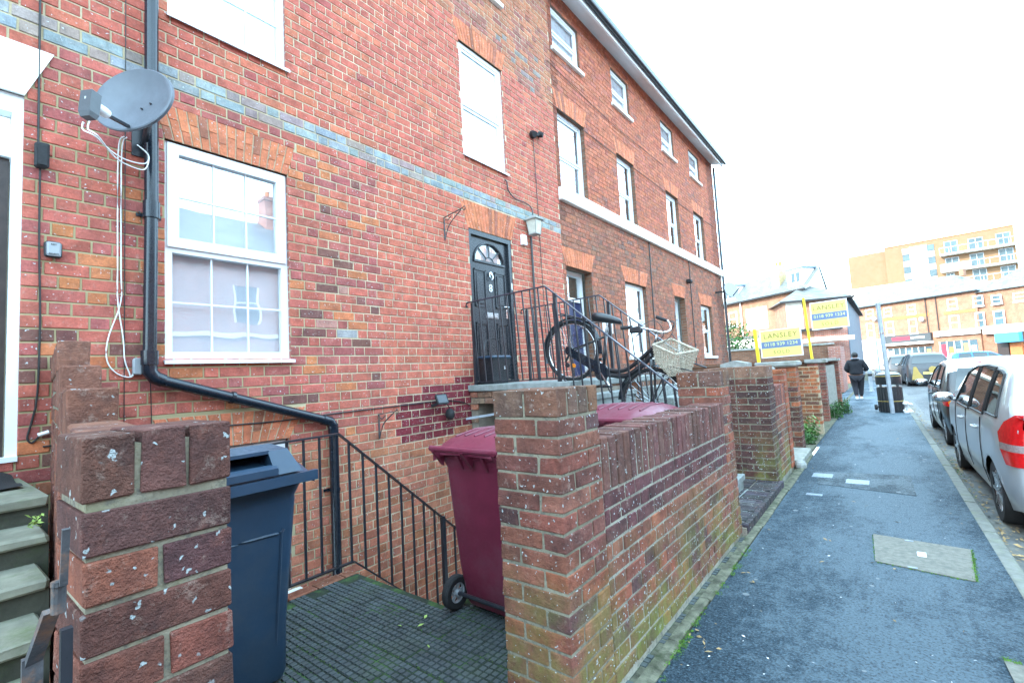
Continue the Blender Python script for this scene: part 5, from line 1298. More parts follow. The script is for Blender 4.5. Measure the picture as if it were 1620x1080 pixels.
def guard(c, r, a0, a1):
    s = MB(); rings = []
    for k in range(19):
        a = math.radians(a0+(a1-a0)*k/18); d = Vector((math.cos(a), 0, math.sin(a)))
        rings.append([c+d*(r-.014)+Vector((0, -.032, 0)), c+d*r+Vector((0, -.02, 0)), c+d*(r+.006), c+d*r+Vector((0, .02, 0)), c+d*(r-.014)+Vector((0, .032, 0)), c+d*(r-.006)])
    s.loft(rings); return s
guard(RW, .37, -10, 200).build('mudguard', M['black_pipe'], bk); guard(FW, .37, 5, 175).build('mudguard', M['black_pipe'], bk)
BB = V(-2.36, 1.375); HT, HBt = V(-1.775, 1.64), V(-1.815, 1.50); ST = V(-2.30, 1.80)
s = MB()
s.tube(catmull([HBt+Vector((-.0, 0, .03)), V(-1.93, 1.42), V(-2.1, 1.33), V(-2.27, 1.345), BB], 5), .028, 10)
s.tube(catmull([HT+Vector((0, 0, -.03)), V(-1.95, 1.48), V(-2.12, 1.385), V(-2.3, 1.40), V(-2.345, 1.44)], 5), .022, 8)
s.tube([BB, ST], .017, 10); s.tube([HT, HBt], .02, 10)
for dy in (-.05, .05):
    s.tube([BB+Vector((0, dy*.5, 0)), RW+Vector((0, dy, 0))], .010, 8); s.tube([ST+Vector((.0, dy*.3, -.04)), RW+Vector((0, dy, 0))], .008, 8)
    s.tube([HBt+Vector((.0, dy*.8, -.02)), HBt+Vector((.0, dy, -.1)), FW+Vector((0, dy, 0))], [.012, .012, .009], 8)
s.build('frame', M['black_car'], bk, smooth=True)
s = MB(); s.tube([ST, V(-2.272, 1.905)], .013, 8); s.build('seat_post', M['alu'], bk)
s = MB(); rings = []
for (x, w_, z, h_) in ((-2.43, .055, 1.985, .03), (-2.40, .085, 1.995, .04), (-2.34, .088, 1.985, .042), (-2.27, .06, 1.965, .038), (-2.19, .035, 1.935, .03), (-2.13, .026, 1.91, .024), (-2.115, .01, 1.90, .014)):
    rings.append([(x, BY+w_*1.15*math.cos(a), z-.005+(h_*.9 if math.sin(a) > 0 else h_*1.7)*math.sin(a)) for a in [2*math.pi*k/12 for k in range(12)]])
s.loft(rings); s.build('saddle', M['seat_black'], bk, smooth=True)
s = MB(); s.cyl(BB+Vector((0, -.045, 0)), (0, 1, 0), .085, .006, 24); ch = s.build('chainring', M['black_iron'], bk)
s = MB(); s.bar(BB+Vector((0, -.06, 0)), BB+Vector((.09, -.065, -.145)), .02, .014); s.bar(BB+Vector((0, .06, 0)), BB+Vector((-.09, .065, .145)), .02, .014); s.build('crank', M['alu'], bk)
for sg in (1, -1): s = MB(); c = BB+Vector((.09*sg, -.11*sg, -.145*sg)); s.cbox(c.x-.04, c.x+.04, c.y-.045, c.y+.045, c.z-.012, c.z+.012, None, .004); s.build('pedal', M['black_plastic'], bk)
s = MB(); s.cbox(-2.72, -2.36, BY-.052, BY-.04, 1.0, 1.01) if False else None
s.prism([BB+Vector((.06, -.05, .075)), RW+Vector((-.03, -.05, .05)), RW+Vector((-.04, -.05, -.03)), BB+Vector((.06, -.05, -.075))], (0, -.018, 0)); s.build('chain_guard', M['black_pipe'], bk)
s = MB(); s.cyl(RW+Vector((0, -.05, 0)), (0, 1, 0), .05, .03, 16); s.tube([RW+Vector((.01, -.06, -.03)), RW+Vector((-.05, -.06, -.12)), RW+Vector((-.02, -.06, -.16))], .013, 8); s.cyl(RW+Vector((-.03, -.06, -.16)), (0, 1, 0), .028, .015, 12); s.build('gear_mechanism', M['black_iron'], bk)
# rack
s = MB()
for dy in (-.06, .06): s.tube([V(-2.86, 2.055, dy), V(-2.42, 1.915, dy)], .006, 6); s.tube([V(-2.80, 2.03, dy), RW+Vector((0, dy, 0))], .005, 6)
for k in range(5): x = -2.85+.1*k; s.tube([V(x, 2.052-.0317*k*1.0, -.06), V(x, 2.052-.0317*k, .06)], .005, 6)
s.cbox(-2.8, -2.5, BY-.035, BY+.035, 1.965, 1.975, None, .002) if False else None
s.prism([V(-2.84, 2.06, -.04), V(-2.45, 1.935, -.04), V(-2.45, 1.935, .04), V(-2.84, 2.06, .04)], (0, 0, .01))
s.build('luggage_rack', M['black_iron'], bk)
# bars
s = MB(); s.tube([HT, V(-1.745, 1.73)], .013, 8); s.tube([V(-1.75, 1.73), V(-1.70, 1.745)], .016, 8)
hb = catmull([Vector((-2.0, BY-.27, 1.80)), Vector((-1.87, BY-.25, 1.80)), Vector((-1.73, BY-.16, 1.755)), Vector((-1.69, BY, 1.735)), Vector((-1.66, BY+.14, 1.77)), Vector((-1.72, BY+.25, 1.87)), Vector((-1.82, BY+.27, 1.92))], 6); s.tube(hb, .0115, 8); s.build('handlebar', M['alu'], bk, smooth=True)
for a, b in (((-2.0, BY-.27, 1.80), (-1.88, BY-.253, 1.80)), ((-1.84, BY+.272, 1.925), (-1.73, BY+.255, 1.875))): s = MB(); s.tube([a, b], .018, 10); s.build('grip', M['rubber'], bk)
s = MB(); s.tube(catmull([(-1.85, BY-.25, 1.80), (-1.79, BY-.25, 1.76), (-1.86, BY-.27, 1.70)], 4), .006, 6); s.tube(catmull([(-1.73, BY+.25, 1.87), (-1.66, BY+.26, 1.84), (-1.70, BY+.28, 1.77)], 4), .006, 6); s.build('brake_lever', M['black_plastic'], bk)
s = MB(); s.tube(catmull([(-1.83, BY-.25, 1.79), (-1.70, BY-.15, 1.85), (-1.66, BY-.05, 1.72), (-1.78, BY, 1.62)], 6), .003, 5); s.tube(catmull([(-1.72, BY+.24, 1.86), (-1.6, BY+.1, 1.84), (-1.62, BY+.03, 1.7), (-1.78, BY+.02, 1.6)], 6), .003, 5); s.tube(catmull([(-1.6, BY, 1.72), (-1.56, BY-.02, 1.66)], 3), .004, 5); s.build('brake_cable', M['cable_black'], bk)
s = MB(); s.cbox(-1.94+.03, -1.83+.03, BY-.29, BY-.21, 1.74, 1.80, None, .01); s.build('gear_shifter', M['seat_black'], bk)
# stand
s = MB(); s.tube([BB+Vector((-.05, .03, 0)), BB+Vector((.02, .09, -.22))], .007, 6); s.build('kick_stand', M['black_iron'], bk)
# wicker basket: stakes and woven weavers
BT3 = [Vector(p) for p in ((-1.745, 4.43, 1.607), (-1.494, 4.30, 1.492), (-1.379, 4.60, 1.525), (-1.672, 4.74, 1.665))]
BB3 = [Vector(p) for p in ((-1.745, 4.47, 1.445), (-1.582, 4.37, 1.30), (-1.462, 4.60, 1.338), (-1.65, 4.69, 1.465))]
bs_ = MB(); cen = sum(BT3+BB3, Vector())/8
def ringpts(f):
    P = []
    for i in range(4):
        a = BB3[i].lerp(BT3[i], f); b = BB3[(i+1) % 4].lerp(BT3[(i+1) % 4], f)
        for j in range(8): P.append(a.lerp(b, j/8))
    return P
def outw(p): d = Vector((p.x-cen.x, p.y-cen.y, 0)); return d.normalized()
for a, b in zip(ringpts(0), ringpts(1)): bs_.tube([a, b+(b-a).normalized()*.01], .0038, 5)
for L in range(13):
    f = (L+.5)/13; P = ringpts(f); pts = []
    for i, p in enumerate(P+[P[0]]): pts.append(p+outw(p)*(.008 if (i+L) % 2 else -.006)+Vector((0, 0, rnd.uniform(-.002, .002))))
    bs_.tube(pts, .0036, 5, False)
for L in range(4):
    P = ringpts(1.0); pts = []
    for i, p in enumerate(P+[P[0]]): pts.append(p+outw(p)*(.008*math.sin(i*1.5+L*1.6))+Vector((0, 0, .012+.007*math.cos(i*1.5+L*1.6))))
    bs_.tube(pts, .0065, 6, False)
for k in range(1, 9):
    t_ = k/9; bs_.tube([BB3[0].lerp(BB3[1], t_), BB3[3].lerp(BB3[2], t_)], .004, 5); bs_.tube([BB3[0].lerp(BB3[3], t_)+Vector((0, 0, .005)), BB3[1].lerp(BB3[2], t_)+Vector((0, 0, .005))], .004, 5)
bs_.build('wicker_basket', M['wicker'], bk)
s = MB(); s.tube([(-1.6, BY-.1, 1.40), (-1.45, BY-.1, 1.36), (-1.29, BY-.1, 1.30)], .006, 6) ; s.tube([(-1.62, BY+.1, 1.41), FW+Vector((0, .06, 0))], .006, 6); s.tube([(-1.62, BY-.1, 1.41), FW+Vector((0, -.06, 0))], .006, 6); s.tube([(-1.45, BY+.1, 1.42), (-1.33, BY+.1, 1.37)], .008, 6); s.build('basket_support', M['black_iron'], bk)

# ================================================================== THINGS ON THE FACADE
# satellite dish
sdh = thing('satellite_dish', 'grey oval satellite dish with a two-arm receiver, fixed beside the drainpipe', 'satellite dish', (-3.9, .95, 3.3))
dc = Vector((-3.68, .835, 3.32)); nrm = Vector((.52, -.80, .10)).normalized(); rgt = nrm.cross(Vector((0, 0, 1))).normalized()*-1; upv = nrm.cross(rgt)*-1
if upv.z < 0: upv = -upv
s = MB(); rings = []
for i in range(0, 9):
    f = i/8; rings.append([dc+rgt*(.275*f*math.cos(a))+upv*(.215*f*math.sin(a)+.0)-nrm*(.05*(1-f*f)) for a in [2*math.pi*k/36 for k in range(36)]] if i else [dc-nrm*.05+rgt*.001*math.cos(a)+upv*.001*math.sin(a) for a in [2*math.pi*k/36 for k in range(36)]])
rings.append([dc+rgt*(.282*math.cos(a))+upv*(.222*math.sin(a))-nrm*.004 for a in [2*math.pi*k/36 for k in range(36)]])
rings.append([dc+rgt*(.282*math.cos(a))+upv*(.222*math.sin(a))-nrm*.022 for a in [2*math.pi*k/36 for k in range(36)]])
for i in range(7, 0, -1):
    f = i/8; rings.append([dc+rgt*(.275*f*math.cos(a))+upv*(.215*f*math.sin(a))-nrm*(.05*(1-f*f)+.012) for a in [2*math.pi*k/36 for k in range(36)]])
s.loft(rings); o_ = s.build('dish', M['dish'], sdh, smooth=True); smooth_by_angle(o_, 50)
s = MB()
for (a, b) in ((.04, -.05), (.1, -.02), (.02, -.14), (-.1, -.13), (.06, -.15)): s.cyl(dc+rgt*a+upv*b-nrm*.037, nrm, .006, .01, 8)
s.build('dish_bolt', M['black_iron'], o_)
lb = Vector((-3.47, .60, 3.10)); foot = dc-upv*.20-nrm*.0
s = MB(); s.bar(foot, lb-upv*.02, .02, .016); s.build('receiver_arm', M['black_iron'], sdh)
s = MB(); s.cyl(lb-nrm*.055, nrm, .03, .05, 16); s.cyl(lb-nrm*.09, nrm, .026, .025, 16, .031); s.build('receiver_horn', M['upvc'], sdh)
s = MB(); q = lb+nrm*.005
rr = []
for (h_, w_, d_) in ((.07, .026, .02), (.06, .036, .03), (-.07, .036, .03), (-.10, .028, .022)):
    rr.append([q+upv*h_+rgt*w_*a+nrm*d_*b for a, b in ((1, 1), (-1, 1), (-1, -1), (1, -1))])
s.loft(rr); lo = s.build('receiver_box', M['lnb'], sdh)
text('II', .022, q-rgt*.0+nrm*.0305+upv*.01, rgt, upv, M['white_letter'], lo, 'receiver_print', .001)
s = MB(); s.tube([dc-nrm*.06-upv*.03, dc-nrm*.14-upv*.05, (XF+.03, 1.0, 3.22)], .02, 8); s.box(XF, XF+.01, .93, 1.0, 3.12, 3.34); s.build('wall_bracket', M['black_iron'], sdh)
wc_ = thing('white_cable', 'looped white twin cable hanging down the wall from the satellite dish', 'cable', (XF, .87, 2.4))
s = MB(); r_ = .0042
for k, dy in enumerate((-.012, .004)):
    s.tube(catmull([q-upv*.12+rgt*dy*2.5, q-upv*.17+rgt*dy*2, q-upv*.22+rgt*(.07+dy), (-3.6, .73+dy, 2.90-k*.03), (-3.75, .84+dy, 2.93-k*.035), (XF+.2, .96, 3.0-k*.04), (XF+.12, 1.0, 3.1), (XF+.06, .95, 3.18)], 6), r_, 6)
    s.tube(catmull([(XF+.09, .88+dy, 3.2), (XF+.012, .868+dy*1.2, 3.1), (XF+.012, .868+dy*1.2, 2.3), (XF+.012, .868+dy, 2.05), (XF+.012, .868+dy-(.065 if k else -.03), 1.8), (XF+.012, (.80 if k else .895), 1.65), (XF+.012, (.85 if k else .92), 1.56), (XF+.014, .93, 1.53), (XF+.015, .957, 1.6)], 6), r_, 6)
s.build('cable', M['cable_white'], wc_, smooth=True)
def simple(name, label, cat, loc, parts, group=None):
    t = thing(name, label, cat, loc, 0, group)
    for nm, mb, m, sm in parts:
        o = mb.build(nm, m, t)
        if sm: smooth_by_angle(o, 40)
    return t
s = MB(); s.cbox(XF, XF+.04, .935, .985, 1.545, 1.66, None, .006); simple('cable_box', 'small grey box at the foot of the white cable loop', 'junction box', (XF, .96, 1.6), [('case', s, M['grey_plastic'], 0)])
def cable(label, pts, r=.004, n=6, m='cable_black'):
    s = MB(); s.tube(catmull(pts, n), r, 6); simple('black_cable', label, 'cable', tuple(pts[0]), [('cable', s, M[m], 1)])
X1 = XF+.010
cable('black cable running straight down past the left door into a hooked end', [(X1, .452, 8.0), (X1, .452, 5.0), (X1, .454, 3.6), (X1, .456, 3.0)], .006)
cable('black cable from the small wall box down to a loop by the left door', [(X1, .466, 2.88), (X1, .468, 2.4), (X1, .478, 1.9), (X1, .472, 1.45), (X1, .45, 1.28), (X1, .432, 1.185), (X1, .452, 1.15), (X1, .485, 1.19)], .0055)
cable('thin dark cable right of the left door cable, running behind the dish', [(X1, .891, 8.0), (X1, .892, 5), (X1, .893, 3.7), (X1, .893, 2.0), (X1, .893, 1.2)], .003)
cable('short thin cable below the drainpipe bend', [(X1, 1.04, 1.5), (X1, 1.045, 1.3), (X1, 1.045, 1.1)], .003)
cable('black cable sagging across the wall under the drainpipe to the floodlight', [(X1, .5, 1.12), (X1, 1.4, 1.13), (X1, 1.95, 1.12), (X1, 2.5, 1.135), (X1, 3.29, 1.145), (X1, 3.8, 1.15), (X1, 4.1, 1.12), (X1, 4.3, 1.06)], .006)
s = MB(); s.cbox(XF, XF+.05, .438, .505, 2.865, 3.03, None, .012); s.cbox(XF+.05, XF+.055, .447, .495, 2.88, 3.015, None, .003); simple('junction_box', 'black weatherproof box on the cable above the key safe', 'junction box', (XF, .47, 2.95), [('case', s, M['rubber'], 0)])
ks = thing('key_safe', 'small grey key safe fixed to the wall by the left door', 'key safe', (XF, .53, 2.35))
s = MB(); s.cbox(XF, XF+.04, .487, .572, 2.3, 2.405, None, .012); s.build('case', M['rubber'], ks)
s = MB(); s.cbox(XF+.04, XF+.05, .495, .564, 2.308, 2.397, None, .006); fc = s.build('cover', M['grey_plastic'], ks)
text('KEY', .016, (XF+.0515, .53, 2.38), (0, 1, 0), (0, 0, 1), M['rubber'], fc, 'print', .001); text('SECURITY', .011, (XF+.0515, .53, 2.32), (0, 1, 0), (0, 0, 1), M['rubber'], fc, 'print', .001)
ub = MB(); ub.cyl((XF+.02, .5, 1.20), (0, 1, .3), .012, .05, 8); simple('cable_joint', 'white taped joint at the end of the looped black cable', 'cable joint', (XF, .5, 1.2), [('joint', ub, M['upvc'], 0)])
# lantern by the door, its conduit, door bell
ln = thing('wall_lantern', 'square brass-topped wall lantern right of the black door', 'wall lamp', (XF, 5.78, 3.6))
s = MB(); cy = 5.78
s.loft([[(XF+.12+a*w_, cy+b*w_, z) for a, b in ((1, 1), (-1, 1), (-1, -1), (1, -1))] for z, w_ in ((3.72, .115), (3.735, .115), (3.80, .02))]); s.box(XF+.05, XF+.19, cy-.07, cy+.07, 3.50, 3.515); s.build('lamp_cap', M['stone'], ln)
s = MB(); s.loft([[(XF+.12+a*w_, cy+b*w_, z) for a, b in ((1, 1), (-1, 1), (-1, -1), (1, -1))] for z, w_ in ((3.515, .06), (3.72, .085))]); s.build('lamp_glass', M['lampglass'], ln)
s = MB(); 
for a, b in ((1, 1), (-1, 1), (-1, -1), (1, -1)): s.bar((XF+.12+a*.062, cy+b*.062, 3.515), (XF+.12+a*.088, cy+b*.088, 3.72), .008)
s.bar((XF, cy, 3.6), (XF+.06, cy, 3.6), .03); s.build('lamp_frame', M['stone'], ln)
cable('black conduit dropping from the lantern to the landing', [(XF+.03, 5.80, 3.5), (XF+.03, 5.805, 2.8), (XF+.03, 5.81, 2.0), (XF+.03, 5.82, 1.3)], .017, 3)
cable('curled black cable above the lantern', [(XF+.08, 5.82, 3.8), (XF+.04, 5.84, 3.95), (XF+.03, 5.7, 4.0), (XF+.03, 5.45, 4.0), (XF+.03, 5.3, 4.08), (XF+.03, 5.27, 4.2), (X1, 5.25, 4.23)], .009)
cable('thin dark cable down the wall from the black spotlight to the landing', [(X1, 6.05, 5.15), (X1, 6.06, 4.5), (X1, 6.07, 3.4), (X1, 6.09, 1.4)], .005)
s = MB(); s.cbox(XF, XF+.05, 5.56, 5.67, 3.33, 3.485, None, .006); simple('sensor_box', 'small white box under the lantern', 'sensor', (XF, 5.62, 3.4), [('case', s, M['upvc'], 0)])
s = MB(); s.cyl((XF+.06, 6.0, 5.18), (.6, -.4, -.3), .065, .10, 16, .045); s.cyl((XF+.06, 6.2, 5.25), (.6, .3, -.2), .05, .08, 14, .04); s.bar((XF, 6.1, 5.22), (XF+.07, 6.1, 5.22), .05); s.bar((XF+.06, 6.0, 5.2), (XF+.06, 6.2, 5.24), .02); simple('security_light', 'small black spotlight high on the wall between the upper windows', 'spotlight', (XF, 6.1, 5.2), [('fitting', s, M['rubber'], 1)])
def basket_bracket(y, z, s_, label, m):
    t = thing('basket_bracket', label, 'bracket', (XF, y, z))
    s = MB(); s.bar((XF+.006, y, z), (XF+.006, y, z-.25*s_), .016, .008); s.bar((XF, y, z-.005), (XF+.28*s_, y, z+.03*s_), .012, .008)
    s.tube(catmull([(XF+.01, y, z-.24*s_), (XF+.08*s_, y, z-.1*s_), (XF+.26*s_, y, z+.02)], 6), .006, 6)
    s.tube(catmull([(XF+.28*s_, y, z+.03*s_), (XF+.31*s_, y, z+.05), (XF+.32*s_, y, z+.02), (XF+.3*s_, y, z+.0), (XF+.29*s_, y, z+.02)], 5), .006, 6)
    s.tube(catmull([(XF+.02, y, z-.03), (XF+.06*s_, y, z-.05), (XF+.09*s_, y, z-.03), (XF+.12*s_, y, z-.01)], 5), .005, 6)
    s.build('iron_scroll', M[m], t)
basket_bracket(4.0, 3.38, 1.15, 'black iron hanging-basket bracket left of the black door', 'rust_iron')
basket_bracket(2.95, 1.08, 1.0, 'iron hanging-basket bracket low on the wall above the railing', 'rust_iron')
fl = thing('floodlight', 'small black floodlight with a sensor on the stained bricks above the maroon bin', 'floodlight', (XF, 3.7, 1.12))
s = MB(); s.loft([[Vector((XF+.14, 3.70, 1.17))+Vector((.5, -.1, .25)).normalized()*d+Vector((0, 1, 0))*a*w_+Vector((-.35, 0, .8)).normalized()*b*h_ for a, b in ((1, 1), (-1, 1), (-1, -1), (1, -1))] for d, w_, h_ in ((-.02, .075, .05), (.02, .085, .06))]); hd_ = s.build('lamp_housing', M['rubber'], fl)
s = MB(); s.loft([[Vector((XF+.14, 3.70, 1.17))+Vector((.5, -.1, .25)).normalized()*d+Vector((0, 1, 0))*a*.07+Vector((-.35, 0, .8)).normalized()*b*.045 for a, b in ((1, 1), (-1, 1), (-1, -1), (1, -1))] for d in (.02, .024)]); s.build('lamp_glass', M['lnb'], hd_)
s = MB(); s.bar((XF, 3.68, 1.1), (XF+.1, 3.68, 1.13), .03); s.tube(catmull([(XF+.13, 3.75, 1.12), (XF+.1, 3.83, 1.1), (XF+.06, 3.9, 1.05)], 5), .006, 6); s.build('mounting_arm', M['rubber'], fl)
s = MB(); s.sphere((XF+.07, 3.89, .99), .062, 12, 8, (1, .8, 1.1)); s.build('motion_sensor', M['rubber'], fl, smooth=True)
# food caddy by the door
cd = thing('food_caddy', 'black kerbside food caddy with carrying handle standing before the black door', 'caddy', (-3.93, 4.62, 1.306))
s = MB(); s.loft([[(-3.93+a*w_, 4.60+b*w2, z) for a, b in ((1, 1), (-1, 1), (-1, -1), (1, -1))] for z, w_, w2 in ((1.307, .11, .14), (1.33, .115, .145), (1.60, .135, .165), (1.625, .145, .175))]); s.build('bucket', M['black_plastic'], cd)
s = MB(); s.cbox(-4.08, -3.775, 4.42, 4.79, 1.62, 1.66, None, .012); l_ = s.build('lid', M['bin_dark'], cd)
s = MB(); s.tube(catmull([(-3.93, 4.43, 1.6), (-3.93, 4.45, 1.8), (-3.93, 4.55, 1.88), (-3.93, 4.67, 1.88), (-3.93, 4.77, 1.8), (-3.93, 4.79, 1.6)], 5), .009, 6); s.build('carry_handle', M['black_plastic'], cd)
text('57', .05, (-3.79, 4.66, 1.5), (0, 1, 0), (0, 0, 1), M['white_letter'], cd, 'painted_number', .002)
# small house sign on house B
s = MB(); s.cbox(XF, XF+.012, 8.0, 8.42, 2.1, 2.42, None, .004); simple('wall_notice', 'small white notice on the wall right of the navy door', 'notice', (XF, 8.2, 2.2), [('plate', s, M['upvc'], 0)])
# far satellite dish + light at the end of house B
sd2 = thing('satellite_dish', 'pale satellite dish at the far corner of the terrace under the sill band', 'satellite dish', (XF+.3, 16.3, 3.6))
c2 = Vector((XF+.45, 16.2, 3.75)); n2 = Vector((.85, -.45, .2)).normalized(); r2 = n2.cross(Vector((0, 0, 1))).normalized(); u2 = r2.cross(n2)
s = MB(); s.loft([[c2+r2*(.3*f*math.cos(a))+u2*(.27*f*math.sin(a))-n2*(.05*(1-f*f)) for a in [2*math.pi*k/20 for k in range(20)]] for f in (.02, .5, .8, 1)]); s.loft([[c2-n2*.02+r2*(.3*f*math.cos(a))+u2*(.27*f*math.sin(a))-n2*(.05*(1-f*f)) for a in [2*math.pi*k/20 for k in range(20)]] for f in (1, .8, .5, .02)]); s.build('dish', M['grey_plastic'], sd2)
s = MB(); s.bar(c2-n2*.05, (XF, 16.0, 3.7), .05); s.bar(c2-u2*.2, c2+n2*.3-u2*.05, .02); s.build('bracket', M['rubber'], sd2)
s = MB(); s.cbox(XF, XF+.12, 13.15, 13.35, 3.68, 3.78, None, .02); simple('security_light', 'tiny black light on the far part of the terrace, between the two ground-floor openings', 'spotlight', (XF, 13.2, 3.7), [('fitting', s, M['rubber'], 0)])
cable('thin cable strung across the upper wall of the far houses', [(XF+.015, 6.6, 6.0), (XF+.015, 8.5, 5.93), (XF+.015, 11, 5.95), (XF+.015, 13.5, 5.9), (XF+.015, 16.5, 5.98)], .006)
cable('higher thin cable strung across the far houses below the top windows', [(XF+.015, 6.6, 6.75), (XF+.015, 9, 6.6), (XF+.015, 12.0, 6.65)], .005)
# ================================================================== ESTATE AGENT BOARDS
def board(name, label, px, y, z0, zpost, bx0, bx1, bz0, bz1, tilt, sold, group=None):
    t = thing('estate_agent_sign', label, 'sign', (px, y, z0), 0, group)
    up = Vector((tilt, 0, 1)).normalized()
    s = MB(); s.bar(Vector((px+.02, y, z0)), Vector((px, y, z0))+up*(zpost-z0), .065, .05); s.build('post', M['yellow_post'], t)
    O = Vector((bx0, y-.03, bz0)); W = bx1-bx0; Hh = bz1-bz0; r = Vector((1, 0, .03)).normalized()
    Hh0 = Hh; Hh = Hh0
    def Q(u, v, d=0): return O+r*(W*u)+Vector((tilt*.3, 0, 1))*(Hh*v)+Vector((0, d, 0))
    def pl(u0, u1, v0, v1, d, th, m, nm, par):
        s = MB(); s.loft([[Q(u0, v0, dd), Q(u1, v0, dd), Q(u1, v1, dd), Q(u0, v1, dd)] for dd in (d, d-th)]); return s.build(nm, m, par)
    b = pl(0, 1, 0, 1, 0, .008, M['white_letter'], 'board', t)
    pl(.03, .97, .03, .97, -.008, .002, M['yellow'], 'board_face', b); pl(.03, .97, .34, .58, -.010, .002, M['slate_blue'], 'blue_band', b)
    ts = min(Hh, W*.8)
    text('LANSLEY', ts*.25, Q(.5, .77, -.0125), r, (0, 0, 1), M['gold_letter'], b, 'board_lettering', .002, 1.1)
    text('0118 939 1234', ts*.165, Q(.5, .465, -.0145), r, (0, 0, 1), M['lime_letter'], b, 'board_lettering', .002, 1.05)
    text('www.lansley', Hh*.05, Q(.55, .365, -.0145), r, (0, 0, 1), M['lime_letter'], b, 'board_lettering', .001) if False else None
    text('SOLD', Hh*.17, Q(.5, .18, -.0125), r, (0, 0, 1), M['gold_letter'], b, 'board_lettering', .002, 1.35)
board('s', 'lower and nearer yellow LANSLEY board marked SOLD, on a yellow post behind the dark piers', -1.77, 9.6, -.05, 2.0, -1.75, -1.09, 1.455, 1.955, -.03, True, 'estate agent boards')
board('s', 'higher and further yellow LANSLEY board, overlapping the blue corner shop', -1.31, 13.2, -.05, 2.87, -1.28, -.55, 2.07, 2.72, -.03, True, 'estate agent boards')

# ================================================================== STREET FURNITURE
gb = gz(15.4)
lb_ = thing('litter_bin', 'round black litter bin with gold bands on the pavement behind the leaning pole', 'litter bin', (.03, 15.45, gb))
s = MB(); s.lathe([(.235, 0), (.25, .02), (.255, .1), (.255, .60), (.25, .64)], (.03, 15.45, gb), n=32); o_ = s.build('body', M['black_plastic'], lb_); smooth_by_angle(o_, 40)
s = MB(); s.lathe([(.262, .70), (.265, .72), (.265, .88), (.25, .95), (.18, .985), (.05, 1.0)], (.03, 15.45, gb), n=32); o_ = s.build('hood', M['black_plastic'], lb_); smooth_by_angle(o_, 40)
s = MB(); s.lathe([(.256, .92), (.24, .965), (.15, 1.0), (.02, 1.012)], (.03, 15.45, gb), n=32); s.build('hood_top', M['galv'], lb_)
for k in range(24):
    a = 2*math.pi*k/24
    s = MB() if k == 0 else s; s.bar((.03+.25*math.cos(a), 15.45+.25*math.sin(a), gb+.02), (.03+.25*math.cos(a), 15.45+.25*math.sin(a), gb+.62), .02)
s.build('flutes', M['black_plastic'], lb_, kind='stuff')
for z_ in (.27, .90): s = MB(); s.lathe([(.262, z_), (.268, z_+.004), (.268, z_+.016), (.262, z_+.02)], (.03, 15.45, gb), n=32); s.build('gold_band', M['gold'], lb_)
for k in range(4):
    a = math.pi/4+math.pi/2*k; s = MB(); s.bar((.03+.24*math.cos(a), 15.45+.24*math.sin(a), gb+.62), (.03+.24*math.cos(a), 15.45+.24*math.sin(a), gb+.72), .05); s.build('hood_bracket', M['black_plastic'], lb_)
s = MB(); s.cyl((-.27, 15.3, gb+.13), (1, .2, 0), .07, .05, 14); s.bar((-.27, 15.3, gb+.13), (-.18, 15.35, gb+.13), .03)
simple('small_wheel', 'little black wheel lying against the left foot of the litter bin', 'wheel', (-.27, 15.3, gb), [('wheel_disc', s, M['rubber'], 0)])
s = MB()
for i in range(16): p = Vector((.33+rnd.uniform(-.05, .1), 15.4+rnd.uniform(-.3, .2), gb+rnd.uniform(-.08, .25))); s.sphere(p, rnd.uniform(.03, .07), 6, 5, (1, 1, .7))
simple('rubbish_bag', 'white litter spilling against the kerb side of the litter bin', 'rubbish', (.36, 15.4, gb), [('crumpled_paper', s, M['litter'], 0)])
s = MB(); s.tube([(.045, 15.05, gb), (-.01, 15.05, gb+2.72)], .048, 14); s.cyl((-.01, 15.05, gb+2.74), (0, 0, 1), .052, .05, 14)
po = MB(); po.cyl((.004, 15.05, gb+2.0), (0, 0, 1), .054, .04, 14)
simple('sign_post', 'plain grey steel post leaning left in front of the litter bin', 'post', (.05, 15.35, gb), [('post', s, M['galv'], 1), ('clamp', po, M['steel'], 0)])
s = MB(); s.tube([(-.2, 27, gz(27)), (-.22, 27, gz(27)+2.3)], .035, 10); s2 = MB(); s2.cyl((-.45, 27, gz(27)+1.4), (0, 1, 0), .0, .01, 3) if False else None
s2 = MB(); s2.lathe([(.01, -.02), (.13, -.02), (.13, .02), (.01, .02)], (-.36, 27, gz(27)+1.65), 'y', 20) if False else None
simple('sign_post', 'thin grey post further along the pavement, beyond the litter bin', 'post', (-.2, 27, gz(27)), [('post', s, M['galv'], 1)])
for i, (x, y_, lab) in enumerate(((-.55, 25.5, 'first pale grey bollard by the kerb corner'), (-.3, 26.3, 'second pale grey bollard, right of the first'), (-.62, 28.5, 'furthest pale grey bollard near the corner shop'))):
    s = MB(); z_ = gz(y_); s.lathe([(.09, 0), (.08, .05), (.07, .1), (.07, .8), (.085, .83), (.085, .88), (.07, .95), (.02, 1.0)], (x, y_, z_), n=16); b_ = MB(); b_.lathe([(.072, .66), (.074, .67), (.074, .75), (.072, .76)], (x, y_, z_), n=16)
    simple('bollard', lab, 'bollard', (x, y_, z_), [('shaft', s, M['galv'], 1), ('band', b_, M['rubber'], 1)], 'bollards by the corner')

